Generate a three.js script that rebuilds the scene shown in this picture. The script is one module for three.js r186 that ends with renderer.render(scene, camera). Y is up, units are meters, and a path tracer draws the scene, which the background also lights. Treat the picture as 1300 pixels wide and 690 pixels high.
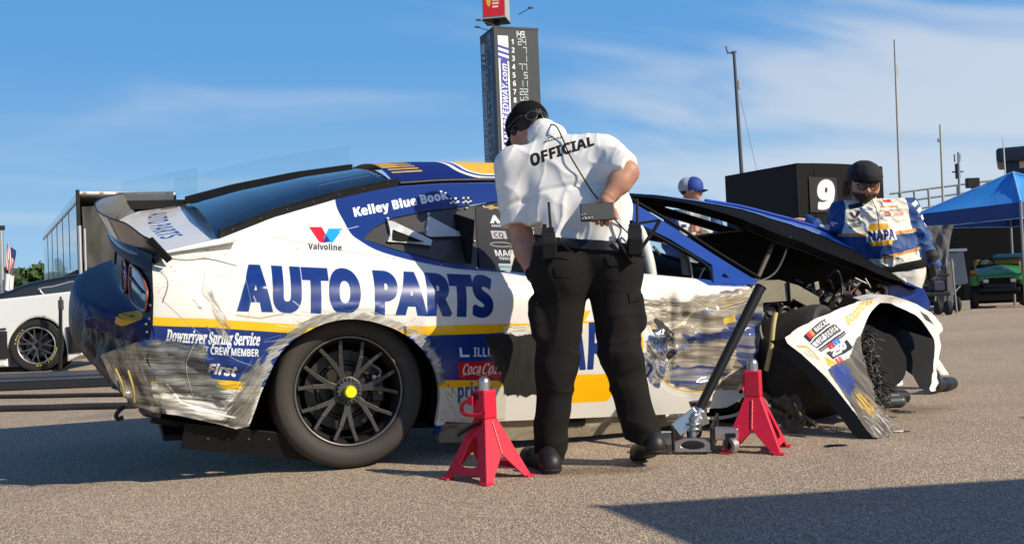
import * as THREE from 'three';
import { mergeGeometries, toCreasedNormals } from 'three/addons/utils/BufferGeometryUtils.js';
import { RoundedBoxGeometry } from 'three/addons/geometries/RoundedBoxGeometry.js';

// ---------------------------------------------------------------- camera, sky, sun, exposure
const scene = new THREE.Scene();
const FOC = 1300, CH = 0.78;
const camera = new THREE.PerspectiveCamera(2 * Math.atan(345 / FOC) * 180 / Math.PI, 1024 / 543, 0.05, 4000);
camera.position.set(0, CH, 0);
camera.rotation.set(Math.atan(30 / FOC), 0, -2.3 * Math.PI / 180, 'XYZ');
camera.updateMatrixWorld(true);
const renderer = new THREE.WebGLRenderer({ antialias: true });
renderer.toneMapping = THREE.LinearToneMapping;
renderer.toneMappingExposure = 1.08;
renderer.shadowMap.enabled = true;

// small seeded random generator and value noise
function rng(seed) { let a = seed >>> 0; return () => { a = (a + 0x6d2b79f5) | 0; let t = Math.imul(a ^ (a >>> 15), 1 | a); t = (t + Math.imul(t ^ (t >>> 7), 61 | t)) ^ t; return ((t ^ (t >>> 14)) >>> 0) / 4294967296; }; }
function hash3(x, y, z) { let h = Math.imul(x, 374761393) + Math.imul(y, 668265263) + Math.imul(z, 2147483647 ^ 0x5bd1e995) | 0; h = Math.imul(h ^ (h >>> 13), 1274126177); h ^= h >>> 16; return (h >>> 0) / 4294967296; }
function vnoise(x, y, z = 0) {
  const ix = Math.floor(x), iy = Math.floor(y), iz = Math.floor(z); let fx = x - ix, fy = y - iy, fz = z - iz;
  fx = fx * fx * (3 - 2 * fx); fy = fy * fy * (3 - 2 * fy); fz = fz * fz * (3 - 2 * fz);
  const L = (a, b, t) => a + (b - a) * t, h = (a, b, c) => hash3(ix + a, iy + b, iz + c);
  return L(L(L(h(0, 0, 0), h(1, 0, 0), fx), L(h(0, 1, 0), h(1, 1, 0), fx), fy), L(L(h(0, 0, 1), h(1, 0, 1), fx), L(h(0, 1, 1), h(1, 1, 1), fx), fy), fz) * 2 - 1;
}
function fbm(x, y, z = 0, n = 4) { let s = 0, a = 0.5; for (let i = 0; i < n; i++) { s += a * vnoise(x, y, z); x = x * 2.03 + 7.1; y = y * 2.03 + 3.7; z = z * 2.03 + 1.9; a *= 0.5; } return s; }
function ridge(x, y, z = 0, n = 3) { let s = 0, a = 0.6; for (let i = 0; i < n; i++) { s += a * (1 - Math.abs(vnoise(x, y, z)) * 2); x = x * 2.1 + 5.2; y = y * 2.1 + 1.3; z = z * 2.1 + 9; a *= 0.5; } return s; }
const sstep = THREE.MathUtils.smoothstep, clamp = THREE.MathUtils.clamp, lerp = THREE.MathUtils.lerp;
const V = (x, y, z) => new THREE.Vector3(x, y, z);

// sky: clear afternoon blue with thin cirrus, whiter to the right
const SUN_EL = 0.58, SUN = V(0.86 * Math.cos(SUN_EL), Math.sin(SUN_EL), 0.51 * Math.cos(SUN_EL)).normalize();
(function sky() {
  const W = 2048, H = 1024, d = new Float32Array(W * H * 4), hor = [0.33, 0.56, 0.78], mid = [0.115, 0.335, 0.68], zen = [0.022, 0.075, 0.25];
  for (let j = 0; j < H; j++) {
    const el = (0.5 - (j + 0.5) / H) * Math.PI, up = Math.sin(el);
    for (let i = 0; i < W; i++) {
      const az = ((i + 0.5) / W - 0.5) * 2 * Math.PI;                     // three.js equirect: u = 0.5 + atan2(z, x) / 2 pi
      const x = Math.cos(el) * Math.cos(az), z = Math.cos(el) * Math.sin(az), cs = x * SUN.x + up * SUN.y + z * SUN.z;
      const o = (j * W + i) * 4; let c;
      if (up < 0) c = [0.21, 0.195, 0.18];
      else {
        const a = sstep(up, 0.0, 0.26), b = sstep(up, 0.22, 0.75);
        c = [0, 1, 2].map((k) => lerp(lerp(hor[k], mid[k], a), zen[k], b) * (1 + 0.45 * Math.max(0, cs) ** 4));
        const s = 1 / (up + 0.16), px = x * s, pz = z * s;               // clouds drawn on a high flat sheet
        const warp = fbm(px * 0.9, pz * 0.9, 3.1, 3) * 0.9;
        const streak = fbm((px * 0.55 - pz * 0.5) * 1.3 + warp, (pz + px * 0.35) * 3.0 + warp * 1.5, 8.2, 5);
        const body = fbm(px * 0.55 + 4.2, pz * 0.55, 1.7, 4);
        const side = sstep(x, -0.12, 0.40);
        let m = sstep(streak + body * 0.75 + side * 0.40, 0.16, 0.80) * (0.28 + 0.42 * side) * (1 - 0.6 * sstep(up, 0.3, 0.6));
        m *= sstep(up, 0.0, 0.05);
        const puff = sstep(fbm(az * 16, up * 46, 5.5, 4) + 0.22 * (1 - sstep(up, 0.04, 0.12)), 0.34, 0.62) * sstep(up, 0.035, 0.06) * (1 - sstep(up, 0.08, 0.125));
        m = Math.max(m, puff * 0.75);
        c = c.map((v, k) => lerp(v, [0.76, 0.80, 0.85][k] * (0.88 + 0.3 * Math.max(0, cs)), m));
        const hz = 1 - sstep(up, 0, 0.06); c = c.map((v, k) => lerp(v, [0.47, 0.63, 0.77][k], hz * 0.35));
      }
      d[o] = c[0]; d[o + 1] = c[1]; d[o + 2] = c[2]; d[o + 3] = 1;
    }
  }
  const t = new THREE.DataTexture(d, W, H, THREE.RGBAFormat, THREE.FloatType);
  t.mapping = THREE.EquirectangularReflectionMapping; t.flipY = true; t.magFilter = THREE.LinearFilter; t.minFilter = THREE.LinearFilter; t.needsUpdate = true;
  scene.background = t; scene.environment = t;
})();
const sun = new THREE.DirectionalLight(new THREE.Color(1, 0.89, 0.72), 5.0);
sun.position.copy(SUN).multiplyScalar(40); sun.castShadow = true;
Object.assign(sun.shadow.camera, { left: -14, right: 14, top: 14, bottom: -14, near: 1, far: 120 });
sun.shadow.mapSize.set(4096, 4096);
scene.add(sun, sun.target);

// ---------------------------------------------------------------- placing helpers (metres; a picture point is turned into a real place on a real plane)
const ray = (px, py) => V((px - 650) / FOC, -(py - 345) / FOC, -1).applyQuaternion(camera.quaternion);
const P = (px, py, depth) => ray(px, py).multiplyScalar(depth).add(camera.position);
const G = (px, py, y = 0) => { const d = ray(px, py); return d.multiplyScalar((y - CH) / d.y).add(camera.position); };

// ---------------------------------------------------------------- naming, tagging, parts
const used = {};
function numbered(n) { if (!(n in used)) { used[n] = 0; return n; } used[n]++; return n + '_' + String(used[n]).padStart(3, '0'); }
function tag(o, label, category, group, kind) { if (label) o.userData.label = label; if (category) o.userData.category = category; if (group) o.userData.group = group; if (kind) o.userData.kind = kind; return o; }
function thing(name, label, category, pos, group) { const g = new THREE.Group(); g.name = numbered(name); if (pos) g.position.copy(pos); scene.add(g); g.updateMatrixWorld(true); return tag(g, label, category, group); }
function mesh(name, geo, mat, parent = scene, label) {
  if (Array.isArray(geo)) geo = merge(geo);
  const m = new THREE.Mesh(geo, mat); m.name = parent === scene ? numbered(name) : name; m.castShadow = m.receiveShadow = true; parent.add(m);
  if (label) m.userData.label = label; return m;
}
function struct(name, geo, mat) { const m = mesh(name, geo, mat); m.userData.kind = 'structure'; return m; }
function merge(list) {
  list = list.map((g) => { g = g.index ? g.toNonIndexed() : g.clone(); for (const k of Object.keys(g.attributes)) if (!['position', 'normal', 'uv'].includes(k)) g.deleteAttribute(k); if (!g.attributes.uv) g.setAttribute('uv', new THREE.BufferAttribute(new Float32Array(g.attributes.position.count * 2), 2)); if (!g.attributes.normal) g.computeVertexNormals(); g.clearGroups(); return g; });
  return list.length === 1 ? list[0] : mergeGeometries(list);
}

// ---------------------------------------------------------------- geometry helpers
const M4 = () => new THREE.Matrix4();
function box(w, h, d, x = 0, y = 0, z = 0, r = 0.006, rx = 0, ry = 0, rz = 0) {
  const rr = Math.min(r, w / 2.1, h / 2.1, d / 2.1);
  const g = rr > 0.0004 ? new RoundedBoxGeometry(w, h, d, 2, rr) : new THREE.BoxGeometry(w, h, d);
  g.applyMatrix4(M4().makeRotationFromEuler(new THREE.Euler(rx, ry, rz))); g.translate(x, y, z); return g;
}
function tube(pts, r, seg = 0, rad = 8, closed = false) {
  pts = pts.map((p) => p.isVector3 ? p : V(...p));
  const c = pts.length === 2 ? new THREE.LineCurve3(pts[0], pts[1]) : new THREE.CatmullRomCurve3(pts, closed, 'centripetal');
  return new THREE.TubeGeometry(c, seg || (pts.length === 2 ? 1 : pts.length * 6), r, rad, closed);
}
function rod(a, b, ra, rb = ra, rad = 12) {           // capped tapered rod
  a = a.isVector3 ? a : V(...a); b = b.isVector3 ? b : V(...b);
  const d = b.clone().sub(a), g = new THREE.CylinderGeometry(rb, ra, d.length(), rad);
  g.translate(0, d.length() / 2, 0); g.applyQuaternion(new THREE.Quaternion().setFromUnitVectors(V(0, 1, 0), d.normalize())); g.translate(a.x, a.y, a.z); return g;
}
function bar(a, b, w, h, up = V(0, 1, 0)) {             // rectangular bar from a to b
  a = a.isVector3 ? a : V(...a); b = b.isVector3 ? b : V(...b);
  const d = b.clone().sub(a), L = d.length(), g = new RoundedBoxGeometry(w, h, L, 1, Math.min(w, h) * 0.12);
  const z = d.normalize(), x = up.clone().cross(z).normalize(), y = z.clone().cross(x);
  g.applyMatrix4(M4().makeBasis(x, y, z)); g.translate(a.x + z.x * L / 2, a.y + z.y * L / 2, a.z + z.z * L / 2); return g;
}
function extrude(pts, depth, bevel = 0.003, holes = [], segs = 1) {    // outline in x, y; thickness along z, centred
  const s = new THREE.Shape(pts.map((p) => new THREE.Vector2(p[0], p[1])));
  for (const h of holes) s.holes.push(new THREE.Path(h.map((p) => new THREE.Vector2(p[0], p[1]))));
  const g = new THREE.ExtrudeGeometry(s, { depth: Math.max(1e-4, depth - 2 * bevel), bevelEnabled: bevel > 0, bevelSize: bevel, bevelThickness: bevel, bevelOffset: -bevel, bevelSegments: segs, curveSegments: 12 });
  g.translate(0, 0, -depth / 2 + bevel); return g;
}
function densify(o, s, closed = true) {
  const r = [];
  for (let i = 0; i < o.length - (closed ? 0 : 1); i++) { const a = o[i], b = o[(i + 1) % o.length], n = Math.max(1, Math.ceil(Math.hypot(b[0] - a[0], b[1] - a[1]) / s)); for (let k = 0; k < n; k++) r.push([a[0] + (b[0] - a[0]) * k / n, a[1] + (b[1] - a[1]) * k / n]); }
  if (!closed) r.push(o[o.length - 1]); return r;
}
function smooth(pts, n = 6, closed = false) {           // spline through 2-D points
  const c = new THREE.CatmullRomCurve3(pts.map((p) => V(p[0], p[1], 0)), closed, 'centripetal');
  return c.getPoints(pts.length * n).map((p) => [p.x, p.y]);
}
function clipHalf(poly, ax, v, keepAbove) {
  const out = [], n = poly.length;
  for (let i = 0; i < n; i++) {
    const a = poly[i], b = poly[(i + 1) % n], ia = keepAbove ? a[ax] >= v : a[ax] <= v, ib = keepAbove ? b[ax] >= v : b[ax] <= v;
    if (ia) out.push(a);
    if (ia !== ib) { const t = (v - a[ax]) / (b[ax] - a[ax]), q = [a[0] + (b[0] - a[0]) * t, a[1] + (b[1] - a[1]) * t]; q[ax] = v; out.push(q); }
  }
  return out;
}
// a sheet: the outline in (a, b) is cut into cells and every vertex is carried to fn(a, b) in space; rim is a vector function giving the turned-in edge
function panel(outline, step, fn, uvf = (a, b) => [a, b], rim = null) {
  const pts = densify(outline, step * 0.7), as = pts.map((p) => p[0]), bs = pts.map((p) => p[1]);
  const a0 = Math.floor(Math.min(...as) / step), a1 = Math.ceil(Math.max(...as) / step), b0 = Math.floor(Math.min(...bs) / step), b1 = Math.ceil(Math.max(...bs) / step);
  const pos = [], uv = [], idx = [], seen = new Map();
  const vert = (p) => { const k = Math.round(p[0] * 2e5) + ',' + Math.round(p[1] * 2e5); let i = seen.get(k); if (i === undefined) { i = pos.length / 3; seen.set(k, i); const q = fn(p[0], p[1]); pos.push(q.x, q.y, q.z); uv.push(...uvf(p[0], p[1])); } return i; };
  for (let j = b0; j < b1; j++) {
    let row = clipHalf(pts, 1, j * step, true); row = row.length && clipHalf(row, 1, (j + 1) * step, false);
    if (!row.length) continue;
    for (let i = a0; i < a1; i++) {
      let c = clipHalf(row, 0, i * step, true); c = c.length && clipHalf(c, 0, (i + 1) * step, false);
      if (!c || c.length < 3) continue;
      const v2 = c.map((p) => new THREE.Vector2(p[0], p[1]));
      const ccw = THREE.ShapeUtils.area(v2) > 0; if (!ccw) { v2.reverse(); c.reverse(); }
      const ids = c.map(vert);
      for (const f of THREE.ShapeUtils.triangulateShape(v2, [])) { const [x, y, z] = f.map((k) => ids[k]); if (x !== y && y !== z && x !== z) idx.push(x, y, z); }
    }
  }
  const g = new THREE.BufferGeometry(); g.setAttribute('position', new THREE.Float32BufferAttribute(pos, 3)); g.setAttribute('uv', new THREE.Float32BufferAttribute(uv, 2)); g.setIndex(idx); g.computeVertexNormals();
  if (!rim) return g;
  const rp = [], ru = [], ri = [];
  pts.forEach((p, i) => { const q = fn(p[0], p[1]), r = rim(p[0], p[1], q); rp.push(q.x, q.y, q.z, r.x, r.y, r.z); const t = uvf(p[0], p[1]); ru.push(...t, ...t); const n = (i + 1) % pts.length; ri.push(i * 2, n * 2, i * 2 + 1, n * 2, n * 2 + 1, i * 2 + 1); });
  const h = new THREE.BufferGeometry(); h.setAttribute('position', new THREE.Float32BufferAttribute(rp, 3)); h.setAttribute('uv', new THREE.Float32BufferAttribute(ru, 2)); h.setIndex(ri); h.computeVertexNormals();
  return merge([g, h]);
}
function grid(nu, nv, fn, uvf) {                         // parametric sheet, fn(s, t) with s, t in 0..1
  const pos = [], uv = [], idx = [];
  for (let j = 0; j <= nv; j++) for (let i = 0; i <= nu; i++) { const q = fn(i / nu, j / nv); pos.push(q.x, q.y, q.z); uv.push(...(uvf ? uvf(i / nu, j / nv) : [i / nu, j / nv])); }
  for (let j = 0; j < nv; j++) for (let i = 0; i < nu; i++) { const a = j * (nu + 1) + i, b = a + 1, c = a + nu + 1, d = c + 1; idx.push(a, b, c, b, d, c); }
  const g = new THREE.BufferGeometry(); g.setAttribute('position', new THREE.Float32BufferAttribute(pos, 3)); g.setAttribute('uv', new THREE.Float32BufferAttribute(uv, 2)); g.setIndex(idx); g.computeVertexNormals(); return g;
}
// smooth surface of a distance field (naive surface nets)
function surf(sdf, lo, hi, cell, uvf) {
  const n = [0, 1, 2].map((k) => Math.ceil((hi[k] - lo[k]) / cell) + 1), [nx, ny, nz] = n, f = new Float32Array(nx * ny * nz);
  for (let k = 0, q = 0; k < nz; k++) for (let j = 0; j < ny; j++) for (let i = 0; i < nx; i++, q++) f[q] = sdf(lo[0] + i * cell, lo[1] + j * cell, lo[2] + k * cell);
  const at = (i, j, k) => (k * ny + j) * nx + i, id = new Int32Array(nx * ny * nz).fill(-1), pos = [], idx = [];
  const E = []; for (let a = 0; a < 8; a++) for (let b = 0; b < 3; b++) if (!(a & (1 << b))) E.push([a, a | (1 << b)]);
  for (let k = 0; k < nz - 1; k++) for (let j = 0; j < ny - 1; j++) for (let i = 0; i < nx - 1; i++) {
    const v = []; let m = 0; for (let c = 0; c < 8; c++) { v[c] = f[at(i + (c & 1), j + ((c >> 1) & 1), k + (c >> 2))]; if (v[c] < 0) m |= 1 << c; }
    if (m === 0 || m === 255) continue;
    let x = 0, y = 0, z = 0, w = 0;
    for (const [a, b] of E) if ((v[a] < 0) !== (v[b] < 0)) { const t = v[a] / (v[a] - v[b]); x += (a & 1) + ((b & 1) - (a & 1)) * t; y += ((a >> 1) & 1) + (((b >> 1) & 1) - ((a >> 1) & 1)) * t; z += (a >> 2) + ((b >> 2) - (a >> 2)) * t; w++; }
    id[at(i, j, k)] = pos.length / 3; pos.push(lo[0] + (i + x / w) * cell, lo[1] + (j + y / w) * cell, lo[2] + (k + z / w) * cell);
  }
  for (let k = 1; k < nz - 1; k++) for (let j = 1; j < ny - 1; j++) for (let i = 1; i < nx - 1; i++) {
    const s = f[at(i, j, k)] < 0;
    const q = (o, a, b, c, d) => { if (s !== (f[o] < 0) && a >= 0 && b >= 0 && c >= 0 && d >= 0) s ? idx.push(a, b, c, a, c, d) : idx.push(a, c, b, a, d, c); };
    q(at(i + 1, j, k), id[at(i, j - 1, k - 1)], id[at(i, j, k - 1)], id[at(i, j, k)], id[at(i, j - 1, k)]);
    q(at(i, j + 1, k), id[at(i - 1, j, k - 1)], id[at(i - 1, j, k)], id[at(i, j, k)], id[at(i, j, k - 1)]);
    q(at(i, j, k + 1), id[at(i - 1, j - 1, k)], id[at(i, j - 1, k)], id[at(i, j, k)], id[at(i - 1, j, k)]);
  }
  const e = cell * 0.6, nor = new Float32Array(pos.length), uv = new Float32Array(pos.length / 3 * 2);
  for (let i = 0; i < pos.length; i += 3) {
    const [x, y, z] = [pos[i], pos[i + 1], pos[i + 2]], g = V(sdf(x + e, y, z) - sdf(x - e, y, z), sdf(x, y + e, z) - sdf(x, y - e, z), sdf(x, y, z + e) - sdf(x, y, z - e)).normalize();
    nor[i] = g.x; nor[i + 1] = g.y; nor[i + 2] = g.z; const t = uvf ? uvf(x, y, z, g) : [x, y]; uv[i / 3 * 2] = t[0]; uv[i / 3 * 2 + 1] = t[1];
  }
  const g = new THREE.BufferGeometry(); g.setAttribute('position', new THREE.Float32BufferAttribute(pos, 3)); g.setAttribute('normal', new THREE.BufferAttribute(nor, 3)); g.setAttribute('uv', new THREE.BufferAttribute(uv, 2)); g.setIndex(idx); return g;
}
const smin = (a, b, k) => { const h = Math.max(k - Math.abs(a - b), 0) / k; return Math.min(a, b) - h * h * k * 0.25; };
function bonesSdf(bones, k = 0.03) {                     // bones: [from, to, radius, radius]
  const B = bones.map(([a, b, ra, rb = ra, kk = k]) => ({ a, d: b.clone().sub(a), ra, rb, kk, l: Math.max(1e-9, b.distanceToSquared(a)) }));
  return (x, y, z) => {
    let r = 1e3;
    for (const { a, d, ra, rb, kk, l } of B) { const px = x - a.x, py = y - a.y, pz = z - a.z, t = clamp((px * d.x + py * d.y + pz * d.z) / l, 0, 1), qx = px - d.x * t, qy = py - d.y * t, qz = pz - d.z * t; r = smin(r, Math.sqrt(qx * qx + qy * qy + qz * qz) - (ra + (rb - ra) * t), kk); }
    return r;
  };
}
function bounds(pts, m) { const b = new THREE.Box3().setFromPoints(pts).expandByScalar(m); return [b.min.toArray(), b.max.toArray()]; }

// ---------------------------------------------------------------- materials and textures
const MAT = (color, roughness = 0.6, o = {}) => { const m = new THREE.MeshPhysicalMaterial({ roughness, ...o }); Array.isArray(color) ? m.color.setRGB(...color) : m.color.set(color); return m; };
function canvasTex(w, h, draw, o = {}) { const c = document.createElement('canvas'); c.width = w; c.height = h; const x = c.getContext('2d'); draw(x, w, h); const t = new THREE.CanvasTexture(c); t.colorSpace = o.linear ? THREE.NoColorSpace : THREE.SRGBColorSpace; t.wrapS = t.wrapT = o.clamp ? THREE.ClampToEdgeWrapping : THREE.RepeatWrapping; t.magFilter = THREE.LinearFilter; return t; }
function dataTex(n, f, o = {}) { const d = new Uint8Array(n * n * 4); for (let j = 0; j < n; j++) for (let i = 0; i < n; i++) { const v = f(i / n, j / n, i, j), k = (j * n + i) * 4; if (v.length) { d[k] = v[0]; d[k + 1] = v[1]; d[k + 2] = v[2]; } else d[k] = d[k + 1] = d[k + 2] = v; d[k + 3] = 255; } const t = new THREE.DataTexture(d, n, n); t.wrapS = t.wrapT = THREE.RepeatWrapping; t.magFilter = THREE.LinearFilter; if (o.srgb) t.colorSpace = THREE.SRGBColorSpace; t.needsUpdate = true; return t; }
const rep = (t, s) => { const c = t.clone(); c.repeat.set(s, s); c.needsUpdate = true; return c; };
// lettering carried onto three canvas points: left end of the baseline, right end of the baseline, top of the first letter
function letters(x, s, p0, p1, top, fill, o = {}) {
  x.save(); x.font = o.font || 'bold 100px sans-serif'; const w = x.measureText(s).width, cap = o.cap || 72;
  const ux = (p1[0] - p0[0]) / w, uy = (p1[1] - p0[1]) / w, sk = o.skew || 0; let vx = (p0[0] - top[0]) / cap, vy = (p0[1] - top[1]) / cap; vx -= sk * ux; vy -= sk * uy;
  x.setTransform(ux, uy, vx, vy, p0[0], p0[1]); x.lineJoin = o.join || 'round'; x.miterLimit = 1.8;
  if (o.stroke) { x.strokeStyle = o.strokeStyle || fill; x.lineWidth = o.stroke; x.strokeText(s, 0, 0); }
  x.fillStyle = fill; x.fillText(s, 0, 0); x.restore();
}
const M = {
  black: MAT([0.006, 0.006, 0.0065], 0.7, { specularIntensity: 0.35 }), satin: MAT([0.014, 0.014, 0.0145], 0.42, { specularIntensity: 0.6 }), carbon: MAT([0.006, 0.006, 0.0065], 0.5, { specularIntensity: 0.4 }), rubber: MAT([0.018, 0.017, 0.016], 0.82), darkgrey: MAT([0.05, 0.05, 0.052], 0.5),
  steel: MAT([0.5, 0.49, 0.47], 0.35, { metalness: 0.9 }), alu: MAT([0.62, 0.61, 0.6], 0.4, { metalness: 0.85 }), white: MAT([0.72, 0.71, 0.68], 0.4), grey: MAT([0.25, 0.25, 0.25], 0.6), yellow: MAT([0.72, 0.40, 0.02], 0.4),
  glass: MAT([1, 1, 1], 0.03, { transmission: 1, thickness: 0, ior: 1.45 }),
};

// ---------------------------------------------------------------- ground
(function ground() {
  const N = 1024, r = rng(5), hgt = new Float32Array(N * N).fill(0.3), col = new Float32Array(N * N * 3);
  for (let i = 0; i < N * N; i++) { col[i * 3] = col[i * 3 + 1] = col[i * 3 + 2] = -1; }
  // stones of the worn asphalt: a scatter of small discs with their own tone
  const tones = [[0.44, 0.335, 0.23], [0.36, 0.275, 0.192], [0.52, 0.41, 0.29], [0.29, 0.22, 0.152], [0.41, 0.295, 0.19], [0.60, 0.49, 0.37], [0.22, 0.17, 0.12]];
  for (let k = 0; k < 120000; k++) {
    const cx = r() * N, cy = r() * N, R = 0.9 + r() * r() * 2.6, t = tones[Math.floor(r() ** 1.3 * tones.length)], j = 0.85 + 0.3 * r(), hh = 0.45 + 0.5 * r();
    for (let y = Math.floor(cy - R); y <= cy + R; y++) for (let x = Math.floor(cx - R); x <= cx + R; x++) { const q = Math.hypot(x - cx, y - cy) / R; if (q > 1) continue; const o = ((y + N) % N) * N + ((x + N) % N); const h = hh * (1 - q * q * 0.5); if (h < hgt[o]) continue; hgt[o] = h; for (let c = 0; c < 3; c++) col[o * 3 + c] = t[c] * j; }
  }
  const sr = (v) => Math.round(255 * (v <= 0.0031308 ? v * 12.92 : 1.055 * v ** (1 / 2.4) - 0.055)), g0 = [0.115, 0.093, 0.074];
  const cd = new Uint8Array(N * N * 4), hd = new Uint8Array(N * N * 4);
  for (let i = 0; i < N * N; i++) { for (let c = 0; c < 3; c++) { cd[i * 4 + c] = sr(col[i * 3] < 0 ? g0[c] : col[i * 3 + c]); hd[i * 4 + c] = 255 * hgt[i]; } cd[i * 4 + 3] = hd[i * 4 + 3] = 255; }
  const mk = (d, s) => { const t = new THREE.DataTexture(d, N, N); t.wrapS = t.wrapT = THREE.RepeatWrapping; t.magFilter = THREE.LinearFilter; if (s) t.colorSpace = THREE.SRGBColorSpace; t.needsUpdate = true; return t; };
  const mat = new THREE.MeshStandardMaterial({ map: mk(cd, true), bumpMap: mk(hd, false), bumpScale: 0.005, roughness: 0.93, vertexColors: true });
  // one sheet: fine cells near the camera, coarse far away; low, broad tone changes are in the vertex colours
  const line = (lo, hi, n) => { const a = []; for (let i = -n; i <= n; i++) { const s = i / n; a.push(Math.sign(s) * (lo * Math.abs(s) + (hi - lo) * Math.abs(s) ** 6)); } return a; };
  const xs = line(11, 1500, 210), zs = line(16, 1500, 260), pos = [], uv = [], vc = [], idx = [];
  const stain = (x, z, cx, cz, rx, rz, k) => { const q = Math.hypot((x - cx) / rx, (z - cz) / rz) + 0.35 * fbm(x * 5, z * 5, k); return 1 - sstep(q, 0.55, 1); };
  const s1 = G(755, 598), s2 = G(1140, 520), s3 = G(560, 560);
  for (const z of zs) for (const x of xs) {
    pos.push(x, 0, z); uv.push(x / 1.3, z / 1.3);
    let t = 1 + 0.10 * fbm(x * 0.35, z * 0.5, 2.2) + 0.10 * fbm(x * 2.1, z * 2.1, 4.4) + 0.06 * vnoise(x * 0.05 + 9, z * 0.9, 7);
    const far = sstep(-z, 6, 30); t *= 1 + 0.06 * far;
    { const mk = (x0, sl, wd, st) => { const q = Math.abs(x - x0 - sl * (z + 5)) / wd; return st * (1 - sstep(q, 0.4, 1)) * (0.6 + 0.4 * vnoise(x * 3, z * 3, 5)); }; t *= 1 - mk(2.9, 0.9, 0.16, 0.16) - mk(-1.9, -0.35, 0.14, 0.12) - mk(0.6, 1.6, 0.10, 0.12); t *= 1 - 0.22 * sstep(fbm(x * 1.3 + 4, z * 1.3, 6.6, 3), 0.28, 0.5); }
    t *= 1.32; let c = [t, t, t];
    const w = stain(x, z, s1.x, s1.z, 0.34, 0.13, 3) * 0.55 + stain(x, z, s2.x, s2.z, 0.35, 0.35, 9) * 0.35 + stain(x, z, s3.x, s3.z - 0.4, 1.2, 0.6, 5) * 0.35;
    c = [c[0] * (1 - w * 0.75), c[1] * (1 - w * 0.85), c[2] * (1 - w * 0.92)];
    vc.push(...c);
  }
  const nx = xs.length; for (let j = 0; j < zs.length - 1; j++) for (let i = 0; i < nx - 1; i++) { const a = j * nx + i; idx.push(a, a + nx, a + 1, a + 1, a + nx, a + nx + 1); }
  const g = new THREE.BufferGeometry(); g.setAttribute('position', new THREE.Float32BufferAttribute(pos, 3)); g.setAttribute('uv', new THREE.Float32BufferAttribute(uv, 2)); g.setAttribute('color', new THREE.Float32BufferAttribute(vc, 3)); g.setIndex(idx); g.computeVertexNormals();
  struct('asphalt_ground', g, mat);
})();
// ================================================================ the crashed race car
// local frame: x forward, y up, z towards the near (right) side
const car = thing('crashed_race_car', 'wrecked white, blue and yellow race car propped on red jack stands, bonnet lifted', 'race car', V(0, 0, 0));
car.rotation.set(12 * Math.PI / 180, 24 * Math.PI / 180, -2.3 * Math.PI / 180, 'YZX');
car.position.copy(P(443, 497, FOC / 274)).sub(V(0, 0.40, 0.98).applyEuler(car.rotation));
car.updateMatrixWorld(true);
const carInv = car.matrixWorld.clone().invert();
const toCar = (p) => p.clone().applyMatrix4(carInv);
const zProf = new THREE.CatmullRomCurve3([[0, 0.95], [0.15, 0.98], [0.45, 1.0], [0.72, 0.975], [0.88, 0.92], [1.0, 0.79], [1.15, 0.635], [1.32, 0.47], [1.42, 0.36]].map(([w, z]) => V(w, z, 0)), false, 'centripetal').getSpacedPoints(200);
function zs(w) { for (let i = 1; i < zProf.length; i++) if (zProf[i].x >= w) { const a = zProf[i - 1], b = zProf[i]; return lerp(a.y, b.y, (w - a.x) / (b.x - a.x)); } return zProf[200].y; }
const zTab = Array.from({ length: 301 }, (_, i) => zs(clamp(i * 0.005, 0, 1.419)));
const zW = (w) => { const f = clamp(w / 0.005, 0, 299.99), i = Math.floor(f); return lerp(zTab[i], zTab[i + 1], f - i); };
const zPlan = (u) => -(u < -0.55 ? ((-0.55 - u) / 0.4) ** 2 * 0.05 : 0);
const carRay = (px, py) => [toCar(camera.position), ray(px, py).applyQuaternion(car.quaternion.clone().invert())];
function C(px, py, axis, val) { const [o, d] = carRay(px, py), t = (val - o.getComponent(axis)) / d.getComponent(axis); return o.addScaledVector(d, t); }
function S(px, py) { const [o, d] = carRay(px, py); let z = 0.95, p; for (let i = 0; i < 40; i++) { p = o.clone().addScaledVector(d, (z - o.z) / d.z); z = 0.5 * z + 0.5 * (zW(p.y) + zPlan(p.x)); } return p; }
const SU = (px, py) => { const p = S(px, py); return [p.x, p.y]; };

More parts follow.
